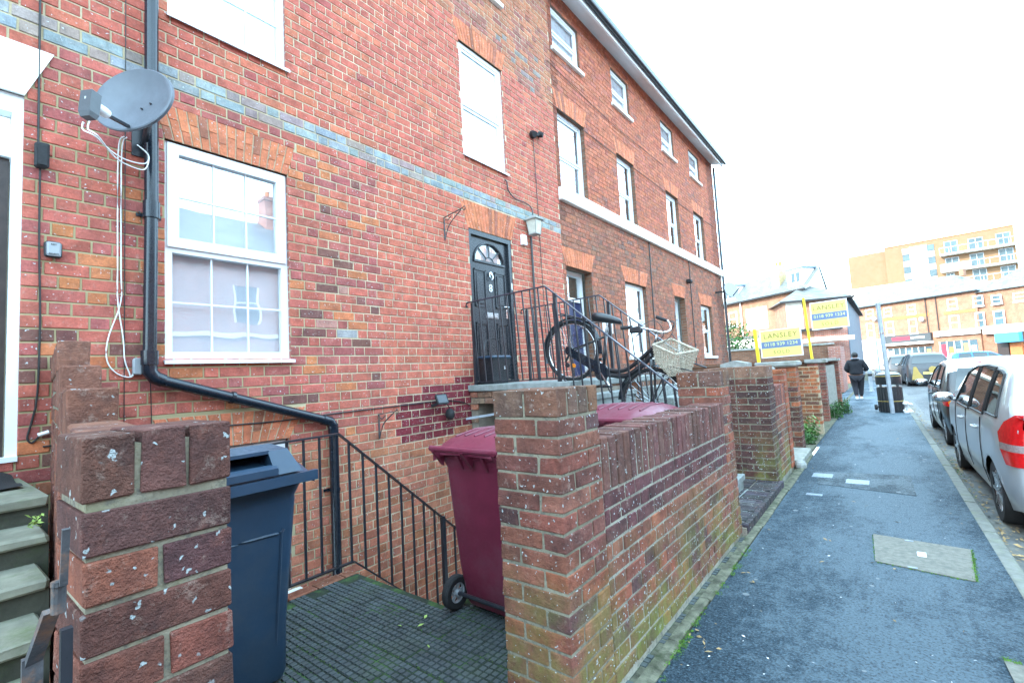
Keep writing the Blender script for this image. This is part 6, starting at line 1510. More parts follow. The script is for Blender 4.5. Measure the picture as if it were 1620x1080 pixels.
# ================================================================== PLANTS
def weed_clump(x, y, z, h, r, n, label, big=.05):
    t = thing('weed_clump', label, 'weeds', (x, y, z)); s = MB(); q = MB()
    for i in range(n):
        a = rnd.uniform(0, 6.28); d = r*math.sqrt(rnd.random()); px, py = x+d*math.cos(a), y+d*math.sin(a); hh = h*rnd.uniform(.4, 1)
        for k in range(7): leaf(s, px+rnd.gauss(0, .03), py+rnd.gauss(0, .03), z+hh*(k+1)/7, big*rnd.uniform(.4, 1), 1.0)
        q.tube([(px, py, z), (px+rnd.gauss(0, .02), py, z+hh)], .003, 3, False)
    s.build('leaves', M['leaf_green'] if rnd.random() < .5 else mat('weed_green', (.10, .22, .04), .6, .5, 6), t); q.build('stems', M['leaf_green'], t)
weed_clump(-1.12, 9.6, -.01, .42, .14, 34, 'bright green weeds at the foot of the orange low wall')
weed_clump(-1.12, 9.2, -.01, .2, .1, 14, 'small low weeds just beyond the capped pier')
weed_clump(-1.0, 13.6, -.04, .38, .16, 30, 'leafy green weeds at the near end of the long rendered wall')
weed_clump(-1.02, 15.0, -.05, .42, .25, 44, 'taller weeds along the middle of the long rendered wall')
def bush(name, label, c, r, n, big):
    t = thing(name, label, 'tree', c); s = MB(); cx, cy, cz = c
    for i in range(n):
        u = Vector((rnd.gauss(0, 1), rnd.gauss(0, 1), rnd.gauss(0, 1))).normalized(); k = rnd.random()**.4
        cl = 1+.3*noise.noise(u*2.3); p = Vector((cx+u.x*r*k*cl, cy+u.y*r*k*cl, cz+r*1.3+u.z*r*1.1*k*cl))
        if noise.noise(p*2.2) > -.12: leaf(s, p.x, p.y, p.z, big*rnd.uniform(.5, 1.1), 1.2)
    s.build('crown', M['leaf_green'], t); q = MB()
    for k in range(6): a = k; q.tube([(cx, cy, cz), (cx+.2*math.cos(a), cy+.2*math.sin(a), cz+r*.7), (cx+r*.5*math.cos(a), cy+r*.5*math.sin(a), cz+r*1.5)], [.06, .04, .015], 6)
    q.build('trunk', M['door_brown'], t)
bush('garden_tree', 'glossy green garden tree showing over the brown wall beside the terrace', (-7.1, 28.4, -.2), 1.75, 5200, .11)

# ================================================================== PERSON
def skin_mesh(verts, edges, name, m, parent, sub=2):
    me = bpy.data.meshes.new('s'); me.from_pydata([v[0] for v in verts], edges, []); o = bpy.data.objects.new('s', me); C.objects.link(o)
    md = o.modifiers.new('s', 'SKIN'); 
    for i, v in enumerate(verts):
        sv = me.skin_vertices[0].data[i]; rr = v[1]; sv.radius = rr if isinstance(rr, tuple) else (rr, rr); sv.use_root = (i == 0)
    md.use_smooth_shade = True
    m2 = o.modifiers.new('u', 'SUBSURF'); m2.levels = sub; m2.render_levels = sub
    bpy.context.view_layer.update(); dg = bpy.context.evaluated_depsgraph_get()
    m3 = bpy.data.meshes.new_from_object(o.evaluated_get(dg)); bpy.data.objects.remove(o); m3.name = name; m3.materials.clear(); m3.materials.append(m)
    r = bpy.data.objects.new(name, m3); C.objects.link(r); r.parent = parent; return r
pt = thing('person', 'person in black hooded top and dark trousers walking away along the pavement, head bent', 'person', (-.80, 20.2, gz(20.2)))
K = 1.62/1.75
def k3(x, y, z): return (x*K, y*K, z*K)
body = [(k3(0, 0, .95), (.17, .14)), (k3(0, .02, 1.12), (.165, .13)), (k3(0, .02, 1.30), (.19, .13)), (k3(0, .0, 1.43), (.13, .09)), (k3(0, .03, 1.52), .055), (k3(0, .07, 1.60), .085), (k3(0, .08, 1.68), .088),
 (k3(-.19, .0, 1.40), .07), (k3(-.27, -.02, 1.15), .05), (k3(-.16, .22, 1.05), .038), (k3(-.10, .30, 1.08), .03),
 (k3(.19, .0, 1.40), .07), (k3(.30, .0, 1.15), .05), (k3(.22, .24, 1.10), .038), (k3(.14, .33, 1.13), .03),
 (k3(-.10, .0, .86), .11), (k3(-.08, -.03, .50), .07), (k3(-.05, -.22, .12), .042), (k3(-.05, -.14, .05), .035),
 (k3(.10, .0, .86), .11), (k3(.09, .09, .50), .07), (k3(.07, .10, .10), .042), (k3(.07, .2, .04), .035)]
bo = skin_mesh(body, [(0, 1), (1, 2), (2, 3), (3, 4), (4, 5), (5, 6), (3, 7), (7, 8), (8, 9), (9, 10), (3, 11), (11, 12), (12, 13), (13, 14), (0, 15), (15, 16), (16, 17), (17, 18), (0, 19), (19, 20), (20, 21), (21, 22)], 'body', M['skin'], pt)
jk = [(k3(0, -.005, .90), (.225, .185)), (k3(0, .0, 1.02), (.215, .18)), (k3(0, .01, 1.22), (.215, .165)), (k3(0, .0, 1.40), (.175, .12)), (k3(0, -.0, 1.49), (.09, .08)),
 (k3(-.20, .0, 1.40), .10), (k3(-.31, -.02, 1.14), .085), (k3(-.20, .2, 1.03), .06), (k3(.20, .0, 1.40), .10), (k3(.33, .0, 1.14), .085), (k3(.25, .2, 1.08), .06)]
skin_mesh(jk, [(0, 1), (1, 2), (2, 3), (3, 4), (3, 5), (5, 6), (6, 7), (3, 8), (8, 9), (9, 10)], 'hooded_top', M['cloth_black'], bo)
tr = [(k3(0, -.01, .93), (.19, .165)), (k3(-.10, -.01, .84), .14), (k3(-.085, -.03, .5), .095), (k3(-.05, -.20, .14), .062), (k3(.10, -.0, .84), .14), (k3(.095, .08, .5), .095), (k3(.07, .09, .13), .062)]
skin_mesh(tr, [(0, 1), (1, 2), (2, 3), (0, 4), (4, 5), (5, 6)], 'trousers', M['trouser'], bo)
for (x, y_, z_) in ((-.05, -.15, .06), (.07, .17, .04)):
    s = MB(); rr = []
    for (dy, w_, h_) in ((-.12, .02, .03), (-.10, .04, .05), (-.02, .045, .06), (.08, .05, .04), (.15, .04, .03), (.17, .015, .015)): rr.append([(x*K+w_*math.cos(a), y_*K+dy*K, (z_-.03)*K+h_*(1+math.sin(a))) for a in [2*math.pi*k/10 for k in range(10)]])
    s.loft(rr); s.build('shoe', M['shoe'], bo, smooth=True, local=True)
s = MB(); s.sphere(k3(0, .065, 1.665), .105*K, 14, 10, (1, 1.1, 1.12)); s.build('hair', M['hair'], bo, smooth=True, local=True)
s = MB(); s.sphere(k3(0, -.04, 1.50), .11*K, 14, 8, (1.15, .85, .5)); s.build('hood', M['cloth_black'], bo, smooth=True, local=True)
s = MB(); s.tube([k3(.14*math.cos(a), .03+.1*math.sin(a), 1.535) for a in [math.pi+math.pi*k/10 for k in range(11)]], .018, 8); s.build('collar', M['hood_grey'], bo, smooth=True, local=True)
for sg in (-1, 1):                                    # hands holding a phone before the chest
    bx_, by_, bz_ = (-.10 if sg < 0 else .14), .33, 1.10
    for fgr in range(4): s = MB(); s.tube([k3(bx_, by_, bz_-.0+.012*fgr), k3(bx_-.03*sg, by_+.04, bz_+.012*fgr), k3(bx_-.055*sg, by_+.03, bz_+.01+.012*fgr)], .008, 6); s.build('finger', M['skin'], bo, local=True)
    s = MB(); s.tube([k3(bx_, by_-.01, bz_+.02), k3(bx_-.02*sg, by_+.01, bz_+.06)], .009, 6); s.build('thumb', M['skin'], bo, local=True)

# ================================================================== CARS
def lerp_poly(P, x):
    if x <= P[0][0]: return P[0][1]
    for (a, b), (c, d) in zip(P, P[1:]):
        if a <= x <= c: t = (x-a)/(c-a) if c > a else 0; return b+(d-b)*t
    return P[-1][1]
def sm_poly(P, x, w=.06):
    return sum(lerp_poly(P, x+w*k) for k in (-1, -.5, 0, .5, 1))/5
def make_car(label, L, W, top, belt, wheels, paint, side_glass, roof_mat=None, wr=.29, rear_glass=None, cat='car', group=None, sill=.2, tail=None, screen=None):
    """local frame: y=0 rear, y=L front, x=0 centre line, z=0 road"""
    t = thing('parked_car', label, cat, (0, 0, 0), 0, group); hw = W/2
    zt = lambda y: sm_poly(top, y, .05)
    def plan(y): 
        a = min(1, max(0, y/.5)); b = min(1, max(0, (L-y)/.7)); return hw*(.88+.12*math.sqrt(1-(1-a)**2))*(.72+.28*math.sqrt(1-(1-b)**2))
    def zbot(y):
        z = sill+.06*max(0, 1-y/.3)+.04*max(0, 1-(L-y)/.4)
        for wy in wheels:
            d = abs(y-wy); R = wr+.055
            if d < R: z = max(z, math.sqrt(R*R-d*d)+wr-.02)
        return z
    def width(y, z):
        w = plan(y)
        if z < .45: return w*(.93+.07*min(1, max(0, (z-.15)/.3)))
        if z <= belt: return w*(1-.025*((z-.6)/.35)**2)
        return w*(1-.025-.20*((z-belt)/(1.5-belt))**1.25)
    ys = sorted(set([0, .01, .03, .06, .1, .15, .2, .28]+[L*i/60 for i in range(2, 60)]+[L-.2, L-.1, L-.05, L-.02, L-.005, L]+[w+s*(wr+.055)*q for w in wheels for s in (-1, 1) for q in (.3, .6, .8, .92, .985, 1.0)]))
    ys = [y for i, y in enumerate(ys) if i == 0 or y-ys[i-1] > .004]
    ns = 13; rings = []
    for y in ys:
        b, tz = zbot(y), zt(y); tz = max(tz, b+.1); pts = []
        e = .0 if 0 < y < L else .0
        for k in range(ns-4):
            z = b+(tz-.07-b)*k/(ns-5); pts.append((width(y, z), z))
        w0 = width(y, tz-.07); pts += [(w0*.96, tz-.035), (w0*.84, tz-.012), (w0*.5, tz+.004), (0, tz+.012)]
        rings.append([(x, y, z) for x, z in pts]+[(-x, y, z) for x, z in pts[-2::-1]])
    s = MB(); s.loft(rings, cap=True, closed=False)
    bo = s.build('body', paint, t, smooth=True); smooth_by_angle(bo, 38)
    if roof_mat:
        s = MB(); rr = []
        for y in [v for v in ys if top[2][0]-.02 < v < top[-3][0]+.05]:
            tz = zt(y); w0 = width(y, tz-.07); pts = [(w0*.985+.002, tz-.055), (w0*.96+.003, tz-.032), (w0*.84+.002, tz-.008), (w0*.5, tz+.008), (0, tz+.016)]; rr.append([(x, y, z) for x, z in pts]+[(-x, y, z) for x, z in pts[-2::-1]])
        s.loft(rr, False, False); s.build('roof', roof_mat, t, smooth=True)
    # side windows following the body surface
    for sg in (1, -1):
        for (poly) in side_glass:
            ya, yb, yc, yd, z0, ins = poly      # bottom from ya..yb, top from yc..yd
            s = MB(); nu, nv = 10, 5; g_ = []
            for j in range(nv+1):
                v = j/nv
                for i in range(nu+1):
                    u = i/nu; y0_, y1_ = ya+(yc-ya)*v, yb+(yd-yb)*v; y = y0_+(y1_-y0_)*u
                    ztop = zt(y)-ins; z = z0+(ztop-z0)*v; g_.append((sg*(width(y, z)+.004), y, z))
            f = [(j*(nu+1)+i, j*(nu+1)+i+1, (j+1)*(nu+1)+i+1, (j+1)*(nu+1)+i) for j in range(nv) for i in range(nu)]
            s.add(g_, f if sg > 0 else [q[::-1] for q in f]); wo = s.build('side_window', M['car_glass_solid'], t, smooth=True)
            rim = [g_[i] for i in range(nu+1)]+[g_[j*(nu+1)+nu] for j in range(1, nv+1)]+[g_[nv*(nu+1)+i] for i in range(nu-1, -1, -1)]+[g_[j*(nu+1)] for j in range(nv-1, -1, -1)]
            s = MB(); s.tube([(p[0]*1.002, p[1], p[2]) for p in rim], .010, 5, False); s.build('window_seal', M['car_dark'], wo)
    def across(y, z, x): return (x, y-.0, z)
    if rear_glass:
        z0, z1, w0, w1 = rear_glass; s = MB(); g_ = []; nu, nv = 10, 5
        def ry(z):
            lo, hi = 0, L*.4
            for _ in range(24):
                m_ = (lo+hi)/2
                if zt(m_) < z: lo = m_
                else: hi = m_
            return hi
        for j in range(nv+1):
            v = j/nv; z = z0+(z1-z0)*v
            for i in range(nu+1): u = -1+2*i/nu; g_.append((u*(w0+(w1-w0)*v), ry(z)-.012, z+.012))
        s.add(g_, [(j*(nu+1)+i, j*(nu+1)+i+1, (j+1)*(nu+1)+i+1, (j+1)*(nu+1)+i) for j in range(nv) for i in range(nu)]); s.build('rear_window', M['car_glass_solid'], t, smooth=True)
    if screen:
        z0, z1, w0, w1 = screen; s = MB(); g_ = []; nu, nv = 10, 5
        def fy(z):
            lo, hi = L*.5, L
            for _ in range(24):
                m_ = (lo+hi)/2
                if zt(m_) > z: lo = m_
                else: hi = m_
            return lo
        for j in range(nv+1):
            v = j/nv; z = z0+(z1-z0)*v
            for i in range(nu+1): u = -1+2*i/nu; g_.append((u*(w0+(w1-w0)*v), fy(z)+.012, z+.012))
        s.add(g_, [(j*(nu+1)+i, (j+1)*(nu+1)+i, (j+1)*(nu+1)+i+1, j*(nu+1)+i+1) for j in range(nv) for i in range(nu)]); s.build('windscreen', M['car_glass_solid'], t, smooth=True)
    # underside
    s = MB(); s.box(-hw*.86, hw*.86, .15, L-.15, .16, .5); s.build('underbody', M['car_dark'], t)
    for wy in wheels:
        for sg in (1, -1):
            s = MB(); x = sg*(hw-.115); s.lathe([(wr*.66, -.09), (wr*.93, -.095), (wr, -.07), (wr, .07), (wr*.93, .095), (wr*.66, .09), (wr*.66, -.09)], (x, wy, wr), 'x', 32, cap=False); wo = s.build('wheel', M['rubber'], t, smooth=True); smooth_by_angle(wo, 40)
            s = MB(); s.lathe([(wr*.02, sg*.085), (wr*.14, sg*.08), (wr*.3, sg*.05), (wr*.6, sg*.055), (wr*.68, sg*.088), (wr*.68, -sg*.02), (.01, -sg*.02)], (x, wy, wr), 'x', 28)
            for k in range(7): a = 2*math.pi*k/7; s.bar((x+sg*.075, wy+.03*math.cos(a), wr+.03*math.sin(a)), (x+sg*.075, wy+wr*.66*math.cos(a), wr+wr*.66*math.sin(a)), .035, .025)
            s.build('rim', M['steel'], wo)
            s = MB(); s.lathe([(.01, 0), (wr+.05, 0), (wr+.05, -sg*.2), (.01, -sg*.2)], (sg*(hw-.24), wy, wr), 'x', 24); s.build('wheel_arch', M['car_dark'], t)
    # door seams, handles, mirrors
    for sg in (1, -1):
        for y in [p[0] for p in side_glass[:-1]]+[side_glass[0][0]+.0]:
            pass
        for y in (wheels[0]+wr+.12, (wheels[0]+wheels[1])/2+.05, wheels[1]-wr-.12):
            s = MB(); s.tube([(sg*(width(y, z)+.0005), y, z) for z in [sill+.08+(belt-sill-.08)*k/8 for k in range(9)]], .004, 4, False); s.build('door_seam', M['car_dark'], t)
        for y in (wheels[0]+wr+.3, (wheels[0]+wheels[1])/2+.25):
            s = MB(); z = belt-.12; s.tube([(sg*(width(y, z)), y-.08, z), (sg*(width(y, z)+.03), y-.06, z), (sg*(width(y, z)+.03), y+.06, z), (sg*width(y, z), y+.08, z)], .014, 8); s.build('door_handle', paint, t)
        ym = wheels[1]-wr-.12; s = MB(); z = belt+.06; xm = width(ym, z)
        s.sphere((sg*(xm+.12), ym+.02, z+.02), .1, 12, 8, (1.05, .55, .7)); s.bar((sg*(xm-.03), ym+.03, z-.02), (sg*(xm+.06), ym+.03, z), .05, .04); mo_ = s.build('wing_mirror', paint, t, smooth=True)
        s = MB(); s.sphere((sg*(xm+.12), ym-.03, z+.02), .085, 12, 8, (1.02, .12, .68)); s.build('mirror_glass', M['chrome'], mo_, smooth=True)
    if tail:
        for sg in (1, -1):
            for (nm, m_, yz) in tail:                 # patches wrapped round the rear corner: rows of (y from, y to, x inner at y=0, z)
                s = MB(); g_ = []; nu = 12
                for (yo, xin, z) in yz:
                    path = []
                    for i in range(nu+1):
                        u = i/nu
                        if u < .5:
                            y = yo*(1-u*2); path.append((sg*(width(y, z)+.006), y-.006*u*2, z))
                        else: q = (u-.5)*2; x0_ = width(0, z)+.004; path.append((sg*(x0_+(xin-x0_)*q), -.008-.0*q, z))
                    g_ += path
                n = nu+1; s.add(g_, [(j*n+i, j*n+i+1, (j+1)*n+i+1, (j+1)*n+i) for j in range(len(yz)-1) for i in range(nu)]); s.build(nm, m_, t, smooth=True)
    s = MB(); s.box(-.26, .26, -.014, -.006, .62, .73); s.build('number_plate', M['yellow'], t)
    return t
m_, nt_, bs_n = new_mat('car_window_glass'); bs_n.inputs['Base Color'].default_value = (.015, .022, .022, 1); bs_n.inputs['Roughness'].default_value = .02; bs_n.inputs['Specular IOR Level'].default_value = .9; M['car_glass_solid'] = m_
zr = -.1
topJ = [(0, .98), (.06, 1.02), (.30, 1.43), (.6, 1.50), (1.3, 1.525), (1.9, 1.50), (2.35, 1.40), (3.05, 1.0), (3.6, .84), (3.78, .66), (3.83, .5)]
c1 = make_car('silver hatchback with large red tail light parked nearest at the right edge', 3.83, 1.675, topJ, .93, (.63, 3.08), M['silver_car'],
     [(.34, .82, .48, .80, 1.0, .10), (.90, 1.62, .90, 1.62, .97, .085), (1.70, 2.66, 1.70, 2.25, .95, .085)], wr=.285, rear_glass=(1.03, 1.40, .69, .60), screen=(1.02, 1.38, .62, .52),
     tail=[('tail_light', M['tail_red'], [(.24, .64, .80), (.27, .62, .88), (.17, .67, .98), (.04, .76, 1.05)]), ('tail_light', M['tail_clear'], [(.23, .65, .74), (.24, .64, .80)]), ('tail_light', M['tail_red'], [(.14, .66, .62), (.23, .65, .74)])])
place(c1, .72+.8375-.06, 5.27, zr, .9); c1.scale = (1, 1, .93)
topS = [(0, .80), (.05, .95), (.22, 1.30), (.5, 1.42), (1.2, 1.46), (1.7, 1.42), (2.1, 1.32), (2.75, .98), (3.2, .84), (3.36, .66), (3.40, .5)]
c2 = make_car('small black car with white roof and red spoiler strip, parked ahead of the silver one', 3.40, 1.62, topS, .92, (.55, 2.86), M['black_car'],
     [(.55, 1.25, .62, 1.2, .97, .09), (1.33, 2.4, 1.33, 2.0, .95, .09)], roof_mat=M['white_car'], wr=.275, rear_glass=(.93, 1.30, .66, .58), screen=(1.0, 1.3, .58, .5),
     tail=[('tail_light', M['tail_red'], [(.20, .55, .70), (.28, .52, .78), (.24, .55, .86), (.12, .6, .9)]), ('indicator_lens', M['amber'], [(.05, .56, .74), (.05, .55, .84)])])
s = MB(); s.box(-.42, .42, .2, .23, 1.385, 1.405); s.build('spoiler_strip', M['tail_red'], c2, local=True)
place(c2, .66+.81, 9.95, gz(11.5)-.1, .8); c2.scale = (1, 1, .95)
topV = [(0, .85), (.05, 1.05), (.25, 1.55), (.5, 1.66), (1.6, 1.70), (2.5, 1.62), (3.3, 1.12), (4.1, .98), (4.3, .7), (4.35, .55)]
c3 = make_car('dark grey car with gold artwork on its tailgate, parked far along the road', 4.35, 1.75, topV, 1.02, (.75, 3.4), paint('dark_grey_car_paint', (.02, .023, .027), .45), [(.5, 1.3, .6, 1.25, 1.1, .1), (1.4, 2.2, 1.4, 2.2, 1.08, .1), (2.3, 3.1, 2.3, 2.7, 1.06, .1)], roof_mat=None, wr=.32, rear_glass=(1.15, 1.55, .66, .56), screen=(1.15, 1.5, .6, .5))
s = MB(); s.poly([(-.72, -.02, .35), (-.25, -.02, .35), (-.3, -.02, .55), (-.42, -.02, .75), (-.5, -.02, 1.0), (-.62, -.02, 1.0), (-.66, -.02, .7)]); s.build('gold_artwork', M['gold'], c3, local=True)
s = MB(); s.lathe([(.13, 0), (.16, 0), (.16, .01), (.13, .01)], (.12, -.03, .84), 'y', 20); s.build('gold_emblem', M['gold'], c3, local=True)
s = MB(); s.tube([(.0, -.02, .62), (.25, -.02, .66), (.5, -.02, .76)], .02, 6); s.build('chrome_trim', M['chrome'], c3, local=True)
place(c3, .95+.78, 31.5, gz(32)-.1, 5)
c4 = copy_tree(c3); c4['label'] = 'furthest dark car, mostly hidden behind the one with gold artwork'; c4.location = (.95, 36.0, gz(37)-.1); c4.rotation_euler = (0, 0, math.radians(2))
for ch in list(c4.children):
    if ch.name.startswith('gold'): bpy.data.objects.remove(ch)
c5 = make_car('bright blue car crossing at the junction before the shops', 4.2, 1.75, topV[:-1]+[(4.2, .55)], 1.0, (.75, 3.3), M['blue_car'], [(.5, 1.3, .6, 1.25, 1.05, .1), (1.4, 2.2, 1.4, 2.2, 1.03, .1), (2.3, 3.1, 2.3, 2.7, 1.01, .1)], wr=.32, rear_glass=(1.12, 1.5, .64, .54), screen=(1.1, 1.45, .6, .5))
place(c5, 4.0, 52, gz(50)-.1, -80)

# ================================================================== FAR BUILDINGS
def frame_building(name, label, A, B, depth, z0, cat='building'):
    """facade from A to B (plan), local x along the facade, y into the building"""
    A = Vector((*A, 0)); B = Vector((*B, 0)); L = (B-A).length; rz = math.atan2(B.y-A.y, B.x-A.x)
    return thing(name, label, cat, (A.x, A.y, z0), rz), L
def fbox(t, nm, m, *b, par=None): s = MB(); s.box(*b); return s.build(nm, m, par or t, local=True)
def fwin(t, u0, u1, z0, z1, m='upvc', glass='far_glass', d=.0, rail=True):
    s = MB(); fw = .09; y0 = d-.04
    for q in ((u0, u0+fw, z0, z1), (u1-fw, u1, z0, z1), (u0+fw, u1-fw, z1-fw, z1), (u0+fw, u1-fw, z0, z0+fw)): s.box(q[0], q[1], y0, y0+.1, q[2], q[3])
    if rail: s.box(u0+fw, u1-fw, y0, y0+.08, (z0+z1)/2-.04, (z0+z1)/2+.04)
    w = s.build('window', M[m], t, local=True); s = MB(); s.box(u0+fw, u1-fw, y0+.05, y0+.06, z0+fw, z1-fw); s.build('pane', M[glass], w, local=True)
    s = MB(); s.box(u0-.05, u1+.05, y0-.06, y0+.06, z0-.1, z0); s.build('sill', M['paint_white'], w, local=True)
    return w
Z0 = -.3
# shops across the junction
sh, L = frame_building('shop_terrace', 'two-storey orange brick shops with slate roof across the junction', (-4.2, 76.11), (14.8, 63.67), 8, Z0)
e = 7.6-Z0; u_ = 2.05                                  # the measured origin lies u_ along the facade
fbox(sh, 'wall', M['far_brick'], 0, 14.6, 0, 8, -.5, e); fbox(sh, 'wall', M['far_brick'], 14.6, L, .25, 8.25, -.5, e-.25)
s = MB(); s.prism([(-.3, -.35, e-.05), (14.9, -.35, e-.05), (10.8, 4, e+2.5), (1.6, 4, e+2.5)], (0, .02, .02)); s.prism([(-.3, -.35, e-.05), (1.6, 4, e+2.5), (-.3, 8.3, e-.05)], (0, 0, .02)); s.prism([(14.9, -.35, e-.05), (14.9, 8.3, e-.05), (10.8, 4, e+2.5)], (0, 0, .02)); s.build('roof', M['slate_far'], sh, local=True)
s = MB(); s.prism([(14.5, -.15, e-.3), (L+3, -.15, e-.3), (L+3, 4.4, e+2.6), (17.6, 4.4, e+2.6)], (0, .02, .02)); s.build('roof', M['slate_far'], sh, local=True)
fbox(sh, 'gutter', M['rubber'], -.3, 14.9, -.42, -.3, e-.12, e)
for (a, b, c, d) in ((1.35, 2.3, 6.05, 7.2), (3.5, 4.39, 6.05, 7.1), (6.08, 6.94, 5.95, 7.04), (10.01, 10.91, 5.9, 7.04), (12.25, 13.1, 5.9, 7.0), (13.75, 14.55, 5.9, 6.8)): fwin(sh, u_+a, u_+b, c-Z0, d-Z0)
for (a, b, c, d) in ((1.29, 2.2, 3.6, 5.47), (3.54, 4.43, 3.75, 5.4), (6.04, 6.9, 3.65, 5.4), (10.0, 10.91, 3.65, 5.25), (12.27, 13.03, 3.6, 5.25), (13.75, 14.6, 3.7, 5.2)): fwin(sh, u_+a, u_+b, c-Z0, d-Z0)
fwin(sh, u_+15.3, u_+16.3, 5.9-Z0, 6.75-Z0, d=.25)
fbox(sh, 'soldier_band', M['voussoir'], 3.4+u_, 8.2+u_, -.03, 0, 5.5-Z0, 5.85-Z0)
fbox(sh, 'soldier_band', M['voussoir'], 9.6+u_, 14.4, -.03, 0, 5.4-Z0, 5.7-Z0)
fa = fbox(sh, 'fascia', M['fascia_grey'], u_+3.3, u_+8.3, -.35, 0, 2.78-Z0, 3.62-Z0)
sn = (Vector((19, -12.44, 0))).normalized()
text('Reading', .62, Vector((-4.2, 76.11, 0))+sn*(u_+5.0)+Vector((-sn.y*-.36*-1, sn.x*-.36, 3.18)), sn, (0, 0, 1), M['red'], fa, 'fascia_lettering', .03) if False else None
s = MB(); s.box(u_+4.3, u_+6.2, -.36, -.35, 3.0-Z0, 3.4-Z0); s.build('red_sign_panel', M['red'], fa, local=True)
s = MB(); s.box(u_+6.3, u_+7.7, -.36, -.35, 3.12-Z0, 3.3-Z0); s.build('white_sign_panel', M['white_letter'], fa, local=True)
fbox(sh, 'canopy', M['white_render'], u_+3.2, u_+8.35, -.8, 0, 2.45-Z0, 2.72-Z0)
def shopfront(u0, u1, z1, cols):
    s = MB(); s.box(u0, u1, -.02, .05, .3, z1)
    w = s.build('shop_window', M['far_glass'], sh, local=True); n = len(cols)
    for k, c in enumerate(cols):
        a = u0+(u1-u0)*k/n; q = MB(); q.box(a-.04, a+.04, -.08, 0, 0, z1); q.build('mullion', M['upvc'], w, local=True)
        if c: q = MB(); q.box(a+.15, a+(u1-u0)/n-.1, -.04, -.03, .5+.4*(k % 2), z1-.3-.3*(k % 3)); q.build('window_display', M[c], w, local=True)
shopfront(u_+3.5, u_+8.1, 2.4, ['white_letter', None, 'red', 'slate_blue', None, 'white_letter', 'gold'])
fbox(sh, 'fascia', M['white_render'], u_+8.6, u_+12.6, -.35, 0, 3.1-Z0, 3.65-Z0); shopfront(u_+8.9, u_+12.2, 2.8, ['red', 'voussoir', 'white_letter', 'gold', 'white_letter'])
fbox(sh, 'fascia', M['white_render'], u_+12.9, L, -.35, 0, 2.95-Z0, 3.75-Z0); fbox(sh, 'awning', M['sky_blue'], u_+14.1, u_+15.9, -1.0, -.36, 2.0-Z0, 2.9-Z0)
fbox(sh, 'shop_opening', M['door_brown'], u_+13.75, u_+14.6, -.02, .3, 0, 2.5-Z0); fbox(sh, 'shop_opening', M['voussoir'], u_+14.7, u_+15.6, -.02, .3, 0, 1.9-Z0)
fbox(sh, 'shop_front', M['white_render'], u_+.2, u_+3.1, -.3, 0, 0, 3.4-Z0); fwin(sh, u_+.6, u_+1.6, .9, 2.5, d=-.3); fwin(sh, u_+1.9, u_+2.8, .9, 2.5, d=-.3)
for uu in (3.0, 8.0, 9.0): s = MB(); s.tube([(u_+uu, -.08, 3.3), (u_+uu, -.08, e-.1)], .06, 6); s.build('drainpipe', M['door_brown'], sh, local=True)
for uu, zz in ((2.55, 5.9), (7.6, 5.2)): s = MB(); s.sphere((u_+uu, -.4, zz-Z0), .28, 10, 6, (1, .35, 1)); s.build('satellite_dish_disc', M['grey_plastic'], sh, local=True)
s = MB(); s.box(9.6+u_-.2, 9.6+u_+.2, 3.8, 4.3, e+2.2, e+3.0); s.build('chimney', M['far_brick'], sh, local=True)
# apartment block
ap, L = frame_building('apartment_block', 'modern ochre apartment block with white balconies rising behind the shops', (-3.7, 105.75), (16.98, 103.36), 14, Z0)
T = 20.3; fbox(ap, 'wall', M['ochre'], 5.4, 21.0, 0, 14, 0, T); fbox(ap, 'wall', M['ochre'], 0, 5.4, .6, 14, 0, T-.35); fbox(ap, 'lower_wall', M['white_render'], -.3, 12.5, -.25, 0, 0, 13.9)
fbox(ap, 'roof_edge', M['voussoir'], 5.35, 21.1, -.08, .1, T, T+.15)
cw = fbox(ap, 'stair_tower_panel', M['white_render'], 8.7, 10.95, -.18, 0, 12.5, 19.7)
for i in range(6):
    for (a, b) in ((7.75, 8.65), (11.0, 11.85)): fbox(ap, 'glazed_panel', M['far_glass' if (i+(a > 9)) % 2 else 'galv'], a, b, -.1, 0, 18.6-i*1.07, 19.6-i*1.07)
for (u0, u1, z0, z1) in ((13.05, 14.7, 17.6, 19.6), (15.9, 17.6, 17.6, 19.4), (19.0, 20.6, 17.5, 19.45), (13.0, 14.65, 14.9, 16.9), (15.9, 17.5, 14.95, 16.95), (19.1, 20.7, 15.0, 17.0), (12.95, 13.9, 12.5, 14.4), (16.0, 17.6, 12.5, 14.4), (19.1, 20.7, 12.5, 14.3), (16.1, 17.6, 10.2, 11.7)):
    s = MB(); fw = .08
    for q in ((u0, u0+fw, z0, z1), (u1-fw, u1, z0, z1), (u0+fw, u1-fw, z1-fw, z1), (u0+fw, u1-fw, z0, z0+fw), ((u0+u1)/2-.04, (u0+u1)/2+.04, z0, z1)): s.box(q[0], q[1], -.06, .02, q[2], q[3])
    w = s.build('balcony_door', M['galv'], ap, local=True); fbox(ap, 'pane', M['far_glass_bright' if 'far_glass_bright' in M else 'far_glass'], u0+fw, u1-fw, -.03, -.01, z0+fw, z1-fw, par=w)
for z_, a, b in ((17.45, 12.5, 21.4), (14.75, 12.4, 21.4), (12.2, 12.9, 21.4)):
    bl = fbox(ap, 'balcony', M['white_render'], a, b, -1.5, 0, z_-.22, z_)
    s = MB()
    for k in range(9): x = a+(b-a)*k/8; s.bar((x, -1.45, z_), (x, -1.45, z_+1.0), .05)
    s.bar((a, -1.45, z_+1.0), (b, -1.45, z_+1.0), .06); s.build('balustrade', M['steel'], bl, local=True)
